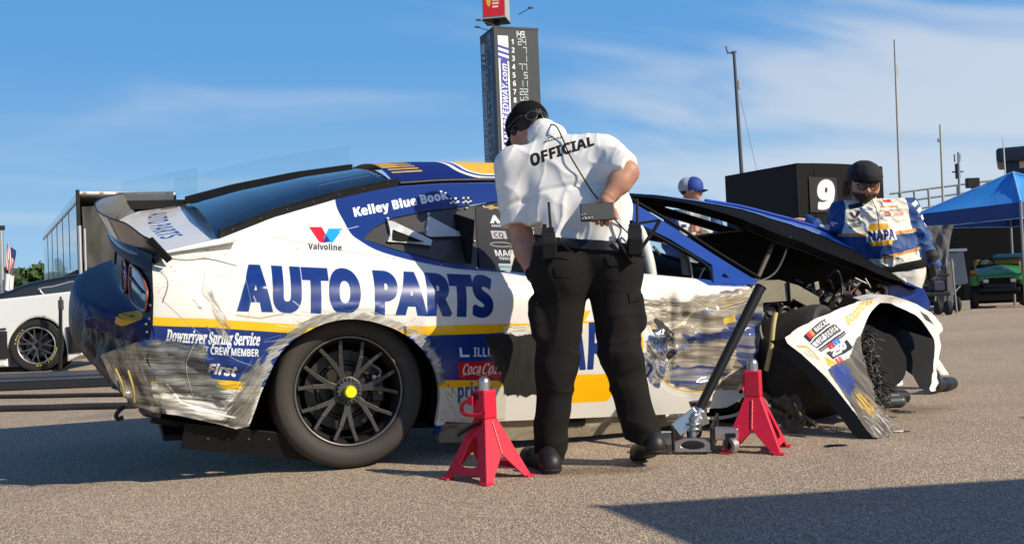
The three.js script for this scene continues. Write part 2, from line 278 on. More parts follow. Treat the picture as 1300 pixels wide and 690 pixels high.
// ---- livery of the near side, painted in metres on (u, w)
const LU0 = -1.1, LS = 560, LW = 2048, LH = 820, cx = (u, w) => [(u - LU0) * LS, LH - w * LS];
const L = (px, py) => cx(...SU(px, py));
const BLUE = '#0f3076', YEL = '#f6b90c', WHT = '#e0ded6';
const streakRnd = rng(11);
function inside(poly, x, y) { let r = false; for (let i = 0, j = poly.length - 1; i < poly.length; j = i++) { const [a, b] = poly[i], [c, d] = poly[j]; if ((b > y) !== (d > y) && x < (c - a) * (y - b) / (d - b) + a) r = !r; } return r; }
function streaks(ctxs, poly, n, cols, len, wid, ang, alpha, soft = 6, jit = 0.25) {
  const xs = poly.map((p) => p[0]), ys = poly.map((p) => p[1]), x0 = Math.min(...xs), x1 = Math.max(...xs), y0 = Math.min(...ys), y1 = Math.max(...ys), r = streakRnd;
  n = Math.ceil(n * 0.35); wid *= 0.7; for (let k = 0, m = 0; k < n && m < n * 20; m++) {
    const x = lerp(x0, x1, r()), y = lerp(y0, y1, r()); if (!inside(poly, x + (r() - 0.5) * soft * 2, y + (r() - 0.5) * soft)) continue; k++;
    const a = ang + (r() - 0.5) * jit, l = len * (0.25 + r() * r() * 1.5), w = wid * (0.3 + r() * r() * 1.6), c = cols[Math.floor(r() * cols.length)], al = alpha * (0.4 + 0.6 * r());
    const dx = Math.cos(a) * l / 2, dy = Math.sin(a) * l / 2, b = (r() - 0.5) * l * 0.12;
    ctxs.forEach((ctx, i) => { ctx.globalAlpha = al; ctx.strokeStyle = i ? '#d0d0d0' : c; ctx.lineWidth = w; ctx.lineCap = 'butt'; ctx.beginPath(); ctx.moveTo(x - dx, y - dy); ctx.quadraticCurveTo(x + b, y + b, x + dx, y + dy); ctx.stroke(); ctx.globalAlpha = 1; });
  }
}
const OFFS = [[-1, 0], [1, 0], [0, -1], [0, 1], [0.5, 0.5], [-0.5, -0.5]];
// ragged brushed patch: colour from stretched noise, edges broken up by noise
function smear(ctxs, poly, cols, ang, sx, sy, cover, alpha = 1, warp = 10, seed = 1) {
  const xs = poly.map((p) => p[0]), ys = poly.map((p) => p[1]), x0 = Math.floor(Math.min(...xs) - warp), x1 = Math.ceil(Math.max(...xs) + warp), y0 = Math.floor(Math.min(...ys) - warp), y1 = Math.ceil(Math.max(...ys) + warp), W = x1 - x0, H = y1 - y0, ca = Math.cos(ang), sa = Math.sin(ang);
  const rgb = cols.map((c) => [1, 3, 5].map((i) => parseInt(c.slice(i, i + 2), 16)));
  ctxs.forEach((ctx, ci) => { const im = ctx.getImageData(x0, y0, W, H), d = im.data;
    for (let j = 0; j < H; j++) for (let i = 0; i < W; i++) {
      const x = x0 + i, y = y0 + j, u = (x * ca + y * sa) / sx, v = (y * ca - x * sa) / sy;
      const wx = vnoise(x / 23, y / 17, seed) * warp, wy = vnoise(x / 19, y / 21, seed + 3) * warp * 0.6, st = vnoise(u * 0.9, v * 1.1, seed + 9) * 0.6 + vnoise(u * 1.6, v * 2.6, seed + 19) * 0.4;
      let fr = 0; for (let k = 0; k < 6; k++) fr += inside(poly, x + wx + OFFS[k][0] * warp * 1.5, y + wy + OFFS[k][1] * warp * 0.8) ? 1 / 6 : 0;
      if (fr <= 0) continue;
      const m = sstep(fr + 0.30 * st + (cover - 0.45) * 0.9, 0.48, 0.72) * alpha; if (m <= 0) continue;
      const q = clamp(fbm(u * 0.45 + 31, v * 0.5, seed + 5, 3) * 0.9 + fbm(u * 1.3, v * 2.2, seed + 15, 3) * 0.35 + 0.5, 0, 0.999) * (rgb.length - 1), a = rgb[Math.floor(q)], b = rgb[Math.min(rgb.length - 1, Math.floor(q) + 1)], f = q - Math.floor(q), g = 0.94 + 0.16 * vnoise(u * 2.5, v * 4.5, seed + 2) + 0.06 * vnoise(x * 0.7, y * 0.7, seed);
      const o = (j * W + i) * 4; for (let c = 0; c < 3; c++) d[o + c] = clamp(lerp(d[o + c], ci ? 190 : (a[c] + (b[c] - a[c]) * f) * g, m), 0, 255);
    } ctx.putImageData(im, x0, y0); });
}
const fillPoly = (ctx, pts, c, a = 1) => { ctx.globalAlpha = a; ctx.fillStyle = c; ctx.beginPath(); pts.forEach((p, i) => i ? ctx.lineTo(...p) : ctx.moveTo(...p)); ctx.closePath(); ctx.fill(); ctx.globalAlpha = 1; };
const strokePts = (ctx, pts, c, w, a = 1) => { ctx.globalAlpha = a; ctx.strokeStyle = c; ctx.lineWidth = w; ctx.lineJoin = ctx.lineCap = 'round'; ctx.beginPath(); pts.forEach((p, i) => i ? ctx.lineTo(...p) : ctx.moveTo(...p)); ctx.stroke(); ctx.globalAlpha = 1; };
let roughCtx;
const roughTex = canvasTex(LW, LH, (x) => { x.fillStyle = '#404040'; x.fillRect(0, 0, LW, LH); roughCtx = x; }, { linear: true, clamp: true });
const liveryTex = canvasTex(LW, LH, (x) => {
  const Lp = (a) => a.map((p) => L(...p)), both = [x, roughCtx];
  x.fillStyle = WHT; x.fillRect(0, 0, LW, LH);
  // blue lower flank with its yellow stripes
  fillPoly(x, Lp([[150, 411], [195, 411], [260, 413], [330, 418], [400, 422], [520, 422], [600, 421], [680, 419], [740, 416], [880, 411], [985, 405], [985, 470], [900, 478], [880, 480], [790, 478], [690, 484], [560, 486], [400, 500], [312, 488], [240, 486], [150, 484]]), BLUE);
  fillPoly(x, Lp([[150, 401], [195, 402], [260, 404], [350, 410], [420, 413], [520, 414], [600, 412], [680, 410], [760, 407], [880, 403], [985, 398], [985, 408], [880, 417], [760, 420], [680, 420], [600, 424], [520, 426], [400, 424], [330, 420], [260, 415], [195, 413], [150, 412]]), YEL);
  fillPoly(x, Lp([[140, 474], [190, 477], [250, 482], [312, 484], [314, 495], [250, 491], [180, 487], [140, 484]]), YEL);
  fillPoly(x, Lp([[545, 482], [690, 483], [690, 491], [548, 492]]), YEL);
  fillPoly(x, Lp([[540, 492], [690, 491], [690, 536], [545, 534]]), '#cfcabb');
  fillPoly(x, Lp([[540, 541], [690, 532], [690, 556], [552, 562]]), BLUE); fillPoly(x, Lp([[545, 553], [610, 551], [606, 566], [548, 566]]), YEL);
  // number panel on the door
  const door = Lp([[660, 418], [818, 415], [828, 440], [815, 470], [790, 486], [780, 516], [690, 520], [660, 516]]);
  fillPoly(x, Lp([[640, 414], [824, 408], [838, 440], [822, 474], [795, 492], [790, 545], [640, 555]]), '#dedbd2');
  fillPoly(x, Lp([[640, 414], [752, 412], [745, 432], [735, 470], [640, 472]]), '#d9d6cc');
  fillPoly(x, Lp([[802, 414], [814, 418], [818, 440], [810, 452], [798, 430], [790, 418]]), YEL);
  fillPoly(x, Lp([[690, 476], [776, 474], [779, 500], [770, 509], [690, 513]]), YEL); fillPoly(x, Lp([[718, 396], [750, 394], [742, 408], [716, 408]]), YEL);
  letters(x, 'NAPA', L(684, 470), L(792, 465), L(686, 412), BLUE, { stroke: 5 });
  strokePts(x, Lp([[816, 412], [827, 440], [812, 470], [792, 482]]), '#eceae2', 5); strokePts(x, Lp([[822, 410], [833, 440], [818, 473], [795, 489]]), '#8c8a80', 1.5);
  // lettering of the flank
  letters(x, 'AUTO PARTS', L(304, 392), L(626, 400), L(303, 337), BLUE, { stroke: 9, cap: 73, join: 'miter' });
  letters(x, 'Valvoline', L(391, 316), L(434, 318), L(391, 308), '#20242c', { stroke: 2, cap: 74 });
  fillPoly(x, Lp([[392, 288], [408, 288], [419, 307], [410, 308], [405, 307]]), '#dc1f35'); fillPoly(x, Lp([[417, 290], [435, 290], [422, 308], [414, 307], [411, 302]]), '#1d9ddb'); fillPoly(x, Lp([[414, 298], [419, 306], [410, 308]]), '#153a86');
  // blue rear pillar, curved front edge of the white field
  fillPoly(x, smooth(Lp([[424, 240], [427, 262], [436, 280], [446, 297], [458, 306], [480, 318], [560, 338], [640, 346], [680, 352]]), 4).concat(Lp([[720, 330], [720, 200], [430, 200]])), BLUE);
  fillPoly(x, Lp([[760, 200], [985, 330], [985, 366], [900, 362], [760, 290]]), '#123f92');
  letters(x, 'Kelley Blue Book', L(449, 275), L(569, 252), L(446.5, 264), '#f4f4f0', { stroke: 5, cap: 72 });
  for (let f = 0; f < 2; f++) for (let i = 0; i < 4; i++) for (let j = 0; j < 3; j++) { const a = 571 + f * 16 + i * 3, b = 250.5 + j * 2.8 - f * 0.8 + (i % 2) * 1.2; fillPoly(x, Lp([[a, b], [a + 3, b], [a + 3, b + 2.6], [a, b + 2.6]]), (i + j) % 2 ? '#111' : (f ? '#b9bcc6' : '#f4f4f0')); }
  // sponsor block behind the rear wheel
  letters(x, 'ILLUMINATI', L(601, 452), L(672, 452), L(601, 441), '#d8dbe4', { font: '100px sans-serif', stroke: 3 }); fillPoly(x, Lp([[583, 441], [586, 441], [587, 450], [596, 450], [596, 453], [584, 453]]), '#d8dbe4');
  fillPoly(x, Lp([[581, 459], [652, 457], [652, 480], [582, 481]]), '#b3141f');
  letters(x, 'Coca', L(586, 475), L(610, 474), L(586, 462), '#e8e2dc', { font: 'italic bold 100px serif', skew: 0.15 }); letters(x, 'Cola', L(610, 475), L(637, 474), L(611, 461), '#e8e2dc', { font: 'italic bold 100px serif', skew: 0.15 }); strokePts(x, Lp([[586, 477], [600, 474], [612, 477], [622, 476]]), '#e8e2dc', 1.5);
  letters(x, 'prime', L(580, 505), L(625, 502), L(580, 486), '#244a96', { cap: 76, stroke: 2 }); strokePts(x, smooth(Lp([[602, 505], [615, 510], [628, 506]]), 4), '#3a6fb5', 2.5);
  letters(x, 'Downriver Spring Service', L(210, 433), L(329, 438), L(210, 418), '#f2f1ec', { font: 'italic bold 100px serif', stroke: 4, skew: 0.12 });
  letters(x, 'PIT CREW MEMBER', L(251, 448), L(328, 452), L(251, 439), '#eeeeea', { font: '100px sans-serif', stroke: 5 });
  letters(x, 'First', L(262, 475), L(299, 478), L(262, 461), '#f2f1ec', { font: 'italic bold 100px sans-serif', stroke: 5 });
  // panel seams and rivets
  strokePts(x, Lp([[345, 300], [420, 316], [520, 330], [600, 345], [690, 352]]), '#8f8c84', 1.3, 0.7);
  for (const [a, b] of [[377, 316], [443, 322], [500, 328], [560, 336], [607, 343], [440, 291]]) { x.fillStyle = '#a7a49a'; x.beginPath(); x.arc(...L(a, b), 2, 0, 7); x.fill(); }
  strokePts(x, Lp([[430, 293], [455, 287]]), '#cfd2dd', 2, 0.8);
  // scrapes: grey raw composite, brown dirt, paint transfer
  const GR = ['#8b8980', '#6e6b63', '#a9a69c', '#4d4a44', '#7a7262', '#c9c6bc'], DK = ['#3b3832', '#2a2824', '#57524a'], BRN = ['#8a7458', '#6b5a45', '#a08a6a', '#4a4034'], MIX = ['#a39c8a', '#75706a', '#8f7f78', '#5f5a55', '#c4bfae', '#6f6a50', '#51504e'];
  const quarter = Lp([[180, 430], [262, 433], [262, 450], [270, 478], [300, 500], [298, 508], [200, 500], [165, 470], [165, 440]]);
  smear(both, quarter, ['#3a3833', '#57554f', '#6f6e68', '#7d8284', '#5f6a70', '#77756d', '#8b887e', '#5d5a53'], 0.03, 70, 7, 0.42, 0.95, 14, 3); streaks(both, quarter, 160, GR, 70, 3, 0.03, 0.55, 12); streaks(both, quarter, 120, DK, 55, 2, 0.03, 0.6, 14); streaks(both, quarter, 120, ['#5d7f93', '#3c5d86', '#7fa0ad'], 60, 2.5, 0.03, 0.5, 8);
  const corner = Lp([[100, 400], [175, 428], [190, 470], [205, 510], [215, 530], [180, 530], [120, 480]]); smear(both, corner, ['#25221f', '#3d3a35', '#57534c', '#6b675e', '#4b4841', '#33302b'], 1.2, 30, 9, 0.55, 0.97, 10, 7); streaks(both, corner, 200, [...DK, ...GR.slice(1, 4)], 40, 2, 1.2, 0.5, 10, 0.6);
  const lower = Lp([[170, 488], [260, 492], [300, 520], [300, 545], [160, 525]]); smear(both, lower, ['#37342f', '#7d7a70', '#a7a398', '#5a564d'], 0.15, 50, 6, -0.02, 0.9, 10, 12); streaks(both, lower, 60, [...GR, ...DK], 60, 2.2, 0.12, 0.45, 10, 0.6);
  for (let k = 0; k < 4; k++) { const q = Lp([[255 + k * 6, 352 + k * 12], [270 + k * 5, 360 + k * 10], [300, 420], [300, 440], [268, 425]]); if (!k) smear(both, q, ['#5a4c3a', '#8f8675', '#b3ad9f', '#4a4034'], 0.9, 26, 7, 0.02, 0.8, 8, 14); streaks(both, q, 14, [...BRN, ...GR], 40, 2, 0.6, 0.4, 10, 1.0); }
  // scuffs round the wheel arch
  const arch = Lp([[318, 480], [340, 435], [375, 405], [430, 392], [490, 398], [540, 420], [562, 455], [566, 490], [552, 490], [540, 452], [512, 424], [450, 409], [400, 416], [360, 442], [336, 492], [318, 541], [288, 540]]);
  smear(both, arch, ['#7a766d', '#8b887e', '#a8a59b', '#c2bfb4', '#b2afa5', '#96938a'], -0.5, 40, 8, 0.22, 0.92, 9, 17); streaks(both, arch, 160, ['#b9b6ac', '#8d8a82', '#d3d0c6', '#6f6a60', '#595650'], 42, 2.5, -0.6, 0.6, 8, 1.6); smear(both, Lp([[300, 480], [335, 440], [335, 470], [318, 545], [280, 540]]), ['#3f3c37', '#5d5a53', '#7a776e', '#8f8c82', '#66635b'], -0.95, 60, 7, 0.32, 0.92, 9, 19); streaks(both, Lp([[300, 480], [335, 440], [335, 470], [318, 545], [280, 540]]), 120, [...GR, ...DK], 60, 2.6, -0.95, 0.6, 6, 0.5);
  streaks(both, Lp([[330, 400], [430, 390], [520, 400], [560, 430], [500, 412], [430, 404], [360, 420]]), 260, ['#d8d5cb', '#a29e93', '#7b766c'], 60, 3, 0.15, 0.6, 8, 0.5);
  streaks(both, Lp([[566, 485], [592, 490], [590, 545], [556, 545]]), 160, ['#e6e3da', '#6b6860', '#37342f', '#b89a2a'], 26, 5, 1.2, 0.7, 8, 1.4);
  // rear edge nicks, deck-corner wrinkles
  streaks(both, Lp([[196, 325], [222, 328], [215, 372], [200, 390], [196, 400]]), 130, ['#6f6a62', '#47433c', '#a5a198'], 9, 3, 0.1, 0.6, 4, 2); streaks(both, Lp([[205, 325], [300, 332], [315, 327], [250, 312], [225, 318]]), 110, ['#7d776c', '#55503f', '#a8a393', '#3f3a30'], 34, 2, -0.1, 0.55, 5, 0.5);
  streaks(both, Lp([[235, 352], [258, 356], [262, 392], [250, 396]]), 46, ['#6f6a62', '#47433c', '#8a7f6c'], 22, 2.4, 0.5, 0.6, 4, 1.4);
  strokePts(x, Lp([[260, 344], [256, 372], [268, 384]]), '#8a857a', 1.5, 0.7); strokePts(x, Lp([[196, 366], [230, 360], [300, 344]]), '#b9b5ab', 1.2, 0.8);
  strokePts(x, Lp([[205, 380], [232, 405], [262, 430]]), '#9a958a', 2, 0.8); strokePts(x, Lp([[309, 345], [318, 380], [312, 420]]), '#b3afa5', 1.5, 0.7); strokePts(x, Lp([[400, 420], [370, 436], [340, 442]]), '#c9c5ba', 3, 0.8);
  strokePts(x, Lp([[212, 488], [230, 513], [262, 522], [298, 530]]), '#f2efe6', 4, 0.9); strokePts(x, Lp([[300, 400], [330, 404], [360, 398]]), '#8a7a40', 3, 0.6);
  for (const q of [[[372, 382], [385, 392]], [[322, 376], [328, 392]]]) strokePts(x, Lp(q), '#cfcabd', 3, 0.8);
  // door: sooty patch beside the official's leg, scuffs ahead of it
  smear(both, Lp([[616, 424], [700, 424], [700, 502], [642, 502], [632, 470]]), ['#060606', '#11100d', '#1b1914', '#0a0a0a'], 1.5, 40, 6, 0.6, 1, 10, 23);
  streaks(both, Lp([[620, 410], [690, 408], [690, 420], [620, 424]]), 90, ['#4b3a16', '#2a220f'], 30, 3, 0, 0.6, 5);
  const skirt = Lp([[560, 530], [690, 525], [690, 560], [560, 562]]); streaks(both, skirt, 220, [...DK, '#77705f', '#c9c2b0'], 60, 2.5, 0, 0.5, 8);
  const f1 = Lp([[800, 378], [870, 380], [905, 372], [960, 362], [985, 375], [985, 450], [968, 478], [940, 498], [880, 496], [842, 484], [850, 420], [810, 404]]);
  smear(both, f1, ['#55504a', '#6f685f', '#857c70', '#9a8f80', '#ada18d', '#c0b59f', '#978b7b', '#756b62', '#5e5852'], 0.04, 130, 16, 0.6, 0.98, 10, 29); streaks(both, f1, 200, MIX, 75, 2.5, 0.04, 0.5, 8, 0.2); streaks(both, f1, 30, ['#d9b53a', '#e6dca0', '#efece0'], 50, 3, -0.3, 0.7, 8, 0.7);
  const up = Lp([[880, 378], [965, 362], [968, 385], [900, 396], [872, 402]]); smear(both, up, ['#d8d2c2', '#b59a4a', '#8d7f70', '#e6e0d0', '#6f655b'], -0.18, 50, 6, 0.2, 0.9, 8, 41); streaks(both, up, 30, ['#ddd9cc', '#c9a93a', '#e8d27a', '#7a6f62'], 55, 4, -0.18, 0.6, 8, 0.5);
  for (const [q, k] of [[[[868, 424], [965, 410], [966, 424], [900, 436], [872, 436]], 61], [[[846, 466], [900, 462], [935, 470], [930, 482], [880, 492], [850, 488]], 62], [[[880, 396], [898, 388], [912, 396], [890, 404]], 63], [[[918, 402], [978, 392], [978, 470], [950, 472], [930, 440]], 64], [[[850, 440], [880, 436], [878, 446], [852, 450]], 65]]) smear(both, Lp(q), ['#12225c', '#172c74', '#1c3484', '#1a2c66'], 0.05, 80, 9, 0.30, 0.92, 10, k);
  smear(both, f1, ['#7d7469', '#94897a', '#aa9f8c', '#bdb19b', '#8c8275'], 0.04, 170, 12, 0.0, 0.75, 10, 37); fillPoly(x, Lp([[918, 404], [934, 400], [936, 408], [920, 412]]), '#e3b52c', 0.9);
  strokePts(x, smooth(Lp([[840, 478], [848, 488], [870, 496], [905, 495]]), 4), '#d8ab2c', 5, 0.9); strokePts(x, smooth(Lp([[836, 482], [848, 496], [880, 503], [912, 500]]), 4), '#f0eee6', 5, 0.8); strokePts(x, smooth(Lp([[884, 392], [876, 408], [852, 424], [843, 470]]), 4), '#d6cfae', 6, 0.7);
  smear(both, Lp([[790, 378], [860, 376], [872, 402], [850, 425], [800, 404]]), ['#8d8272', '#c9c1b0', '#e6e2d6', '#776c5e', '#b3a78f'], 0.05, 36, 8, 0.32, 0.9, 9, 43); streaks(both, Lp([[790, 378], [860, 378], [872, 402], [850, 425], [800, 404]]), 40, ['#b5ab97', '#857764', '#efece2', '#6e665a', '#cfc9b9', '#a8975f'], 40, 4, 0.05, 0.6, 8, 0.9);
  smear(both, Lp([[818, 424], [858, 420], [850, 470], [838, 494], [822, 490], [818, 450]]), ['#23211f', '#6d675c', '#b3ac9a', '#1f3a80', '#45413b', '#8f8878'], 0.7, 20, 9, 0.22, 0.9, 9, 47); streaks(both, Lp([[815, 420], [858, 420], [850, 470], [838, 494], [815, 490], [812, 450]]), 50, ['#2b2a2a', '#4b4843', '#8d8676', '#213a80', '#bdb7a6'], 24, 4, 0.6, 0.5, 6, 2.2); smear(both, Lp([[828, 402], [846, 410], [860, 424], [858, 436], [838, 420]]), ['#0a0a0a', '#1b1917'], 0.9, 20, 6, 0.5, 1, 6, 66);
  streaks(both, Lp([[790, 485], [960, 500], [960, 530], [790, 535]]), 130, ['#b8b2a2', '#8c8474', '#d9d4c6'], 40, 2, 0, 0.4, 8, 0.8);
  streaks(both, quarter, 700, ['#2a2723', '#45413b', '#1f1c19', '#a5a298'], 110, 1.5, 0.03, 0.7, 12, 0.14); streaks(both, f1, 800, ['#3a352f', '#5a5149', '#d4cab4', '#2a2723'], 130, 1.5, 0.04, 0.6, 8, 0.14); streaks(both, arch, 380, ['#3f3b35', '#e2dfd6', '#5d5851'], 50, 1.3, -0.5, 0.65, 8, 0.9);
  for (const q of [[[205, 326], [235, 330], [262, 328], [300, 337]], [[198, 340], [212, 356], [206, 384]], [[250, 425], [236, 460], [244, 505]], [[262, 414], [290, 450], [318, 462]], [[880, 380], [905, 392], [940, 386], [966, 378]], [[850, 420], [862, 440], [848, 468]]]) { const l = smooth(Lp(q), 5); strokePts(x, l, '#2b2722', 2.2, 0.75); strokePts(x, l.map(([a, b]) => [a + 2, b + 2.5]), '#efece4', 1.6, 0.6); }
  // fine random scratches and dust over everything
  streaks(both, Lp([[190, 330], [640, 260], [690, 420], [690, 500], [560, 500], [330, 420], [195, 480]]), 420, ['#b9b5aa', '#8d897f', '#d6d3ca'], 22, 1, 0.1, 0.35, 8, 2.6);
}, { clamp: true });
const paint = MAT('#ffffff', 1, { map: liveryTex, roughnessMap: roughTex, clearcoat: 0.35, clearcoatRoughness: 0.12, side: THREE.DoubleSide });
const bluePaint = MAT('#1c3fa6', 0.3, { clearcoat: 0.6, clearcoatRoughness: 0.1 }), navy = MAT([0.012, 0.02, 0.075], 0.35, { clearcoat: 0.7, clearcoatRoughness: 0.08 });
const luv = (u, w) => { const [a, b] = cx(u, w); return [a / LW, 1 - b / LH]; };
const bumpMask = (u, w, cu, cw, ru, rw) => { const q = Math.hypot((u - cu) / ru, (w - cw) / rw); return 1 - sstep(q, 0.55, 1); };
function sideP(u, w) {
  let z = zW(w) + zPlan(u); z += 0.0025 * fbm(u * 5, w * 5, 3, 2);
  const A = bumpMask(u, w, 2.12, 0.58, 0.42, 0.40), B = bumpMask(u, w, -0.72, 0.42, 0.42, 0.30), Cc = bumpMask(u, w, -0.62, 0.90, 0.30, 0.14), D = bumpMask(u, w, 1.74, 0.66, 0.20, 0.26), E = bumpMask(u, w, 0.05, 0.72, 0.55, 0.12);
  const cr = (n) => (1 - Math.abs(n)) ** 5, wu = u + 0.05 * fbm(u * 4, w * 4, 9, 2), ww = w + 0.05 * fbm(u * 4, w * 4, 19, 2);
  z += A * (-0.045 + 0.045 * ridge(u * 3.2 + 1, w * 4.5, 2.2) + 0.022 * cr(vnoise(wu * 3.5, ww * 9, 5)) - 0.018 * cr(vnoise(wu * 7, ww * 4, 15)) + 0.008 * ridge(u * 13, w * 17, 5)) + B * (0.026 * ridge(u * 4 + w * 5, w * 3 - u, 7) - 0.026 * cr(vnoise(wu * 5 + ww * 3, ww * 3, 17)) + 0.020 * cr(vnoise(wu * 3, ww * 8 + u * 3, 27)) + 0.005 * ridge(u * 17, w * 9, 4) - 0.018);
  z += Cc * (0.016 * cr(vnoise(wu * 3, ww * 13 + u * 2, 8)) - 0.012 * cr(vnoise(wu * 5, ww * 6, 18))) + D * (0.03 * ridge(u * 6, w * 7, 11) - 0.03 - 0.03 * cr(vnoise(wu * 6, ww * 4, 31)) + 0.012 * ridge(u * 15, w * 15, 2)) + E * (0.012 * cr(vnoise(wu * 4, ww * 7, 6)) - 0.003);
  z += 0.006 * (cr(vnoise(wu * 2.2 + 3, ww * 1.8, 41)) * bumpMask(u, w, -0.35, 0.72, 0.55, 0.35));
  return V(u, w, z);
}
const inward = (d, k = 0) => (u, w, q) => V(q.x, q.y + k, q.z - d);
const OUT = (a) => a.map((p) => SU(...p));
const archPts = smooth([[316, 541], [335, 490], [360, 443], [400, 415], [450, 405], [508, 421], [545, 455], [558, 495], [552, 552]], 6);
// quarter panel with a notch for the side window
mesh('quarter_panel', panel(OUT([[192, 330], [207, 319], [240, 311], [278, 303], [345, 276], [430, 251], [503, 236], [560, 232.5], [640, 231], [690, 232], [690, 252], [640, 254], [590, 261], [545, 267], [500, 276], [475, 288], [461, 303], [500, 317], [560, 332], [640, 345], [690, 350], [690, 532], [600, 536], [566, 535], [556, 552]].concat(archPts.slice().reverse(), [[300, 545], [250, 533], [200, 526], [168, 516], [140, 480], [128, 452], [190, 430], [194, 400]])), 0.014, sideP, luv, inward(0.03)), paint, car);
mesh('door', panel(OUT([[692, 350], [820, 348], [905, 356], [944, 360], [955, 366], [948, 420], [930, 470], [905, 500], [900, 523], [820, 527], [692, 532]]), 0.014, sideP, luv, inward(0.03)), paint, car);
mesh('front_quarter', panel(OUT([[957, 362], [972, 366], [976, 392], [973, 430], [966, 470], [958, 505], [930, 520], [903, 522], [908, 500], [933, 470], [951, 420]]), 0.02, (u, w) => { const q = sideP(u, w); q.z -= 0.03 + 0.03 * ridge(u * 6, w * 8, 4); return q; }, luv, inward(0.04)), paint, car);
// front pillar and roof side
const pillar = smooth([[692, 232.5], [740, 238], [795, 253], [850, 286], [910, 325], [962, 357]], 3);
mesh('windshield_pillar', panel(OUT(pillar.concat([[960, 361], [906, 359], [904, 336], [850, 303], [795, 276], [740, 256], [692, 252]])), 0.03, (u, w) => V(u, w, zW(w) + 0.004), luv, inward(0.035, -0.01)), paint, car);
mesh('pillar_trim', tube([[795, 251], [850, 283], [910, 322], [966, 356]].map((p) => S(...p).add(V(0, 0.012, -0.012))), 0.010, 24), M.black, car);
mesh('pillar_seal', tube([[700, 254], [795, 279], [850, 306], [900, 338], [905, 357]].map((p) => S(...p).add(V(0, -0.01, 0.0))), 0.011, 30), M.black, car);
mesh('pillar_clip', box(0.07, 0.012, 0.012, 0, 0, 0, 0.004, 0, 0, -0.6).translate(...S(924, 352).toArray()), M.black, car);

// ---- side window insert with two air ducts, and the window post with its decals
const winTex = canvasTex(512, 256, (x, w, h) => {
  x.fillStyle = '#3d3b38'; x.fillRect(0, 0, w, h); const r = rng(3);
  for (let i = 0; i < 1500; i++) { x.globalAlpha = 0.12; x.fillStyle = r() < 0.5 ? '#1c1b1a' : '#6c6862'; x.fillRect(r() * w, r() * h, 2 + r() * 10, 1 + r() * 2); }
  x.globalAlpha = 1;
});
const winMat = MAT('#ffffff', 0.35, { map: winTex, clearcoat: 0.4 });
const winOut = [[462, 303], [476, 289], [500, 277], [545, 268], [592, 262], [610, 260], [607, 341], [560, 331], [500, 316]];
mesh('quarter_window', panel(OUT(winOut), 0.03, (u, w) => V(u, w, zW(w) - 0.012), (u, w) => [u * 1.2, w * 2]), winMat, car);
const ductMat = MAT([0.66, 0.65, 0.62], 0.3, { metalness: 0.35 });
for (const [out, hole] of [[[[491, 279], [500, 281], [548, 304], [546, 311], [520, 308], [491, 306], [495, 296]], [[497, 290], [537, 306], [520, 305], [497, 303]]], [[[543, 273], [552, 278], [580, 293], [592, 291], [586, 299], [546, 300], [540, 298]], null]]) {
  const t = mesh('air_duct', panel(OUT(out), 0.012, (u, w) => V(u, w, zW(w) + 0.012 + 0.012 * fbm(u * 22, w * 22, 1)), undefined, inward(0.025)), ductMat, car);
  if (hole) mesh('duct_mouth', panel(OUT(hole), 0.012, (u, w) => V(u, w, zW(w) + 0.024)), M.black, t);
  mesh('duct_bolt', new THREE.SphereGeometry(0.009, 10, 8).translate(...S(out[0][0], out[0][1] - 2).add(V(0, 0, 0.012)).toArray()), M.alu, t);
}
const postTex = canvasTex(256, 400, (x, w, h) => {
  x.fillStyle = '#191b1f'; x.fillRect(0, 0, w, h); x.textAlign = 'left';
  const T = (s, y, px, c, f = 'bold') => { x.font = f + ' ' + px + 'px sans-serif'; x.fillStyle = c; const m = x.measureText(s).width; x.fillText(s, 150 - m / 2, y); };
  fillPoly(x, [[96, 46], [136, 40], [142, 34], [168, 34], [164, 42], [206, 42], [198, 54], [160, 54], [154, 60], [132, 60], [136, 52], [90, 54]], '#a08a55');
  fillPoly(x, [[120, 140], [148, 92], [160, 92], [184, 140], [160, 140], [150, 120], [142, 140]], '#c9ccd2'); T('AAAA', 160, 20, '#c9ccd2');
  x.fillStyle = '#a9a2a8'; x.fillRect(112, 182, 80, 44); x.fillStyle = '#191b1f'; T('CQ', 219, 40, '#23252b');
  x.strokeStyle = '#8c8f95'; x.lineWidth = 5; x.beginPath(); x.ellipse(150, 258, 58, 12, 0, 0, 7); x.stroke();
  T('MAC', 322, 46, '#c9ccd2'); T('TOOLS', 342, 22, '#c9ccd2'); x.fillStyle = '#9fb4b8'; x.fillRect(104, 362, 108, 34); T('MENARDS', 387, 22, '#2b5a66');
}, { clamp: true });
const pb = OUT([[604, 262], [646, 254], [650, 344], [610, 341]]), pb0 = [Math.min(...pb.map((p) => p[0])), Math.min(...pb.map((p) => p[1]))], pb1 = [Math.max(...pb.map((p) => p[0])), Math.max(...pb.map((p) => p[1]))];
mesh('window_post', panel(pb, 0.03, (u, w) => V(u, w, zW(w) - 0.006), (u, w) => [(u - pb0[0]) / (pb1[0] - pb0[0]), (w - pb0[1]) / (pb1[1] - pb0[1])], inward(0.04)), MAT('#fff', 0.4, { map: postTex }), car);
for (const p of [[592, 264], [598, 283], [602, 306], [605, 340], [613, 262]]) mesh('rivet', new THREE.SphereGeometry(0.007, 8, 6).translate(...S(...p).toArray()), M.alu, car);

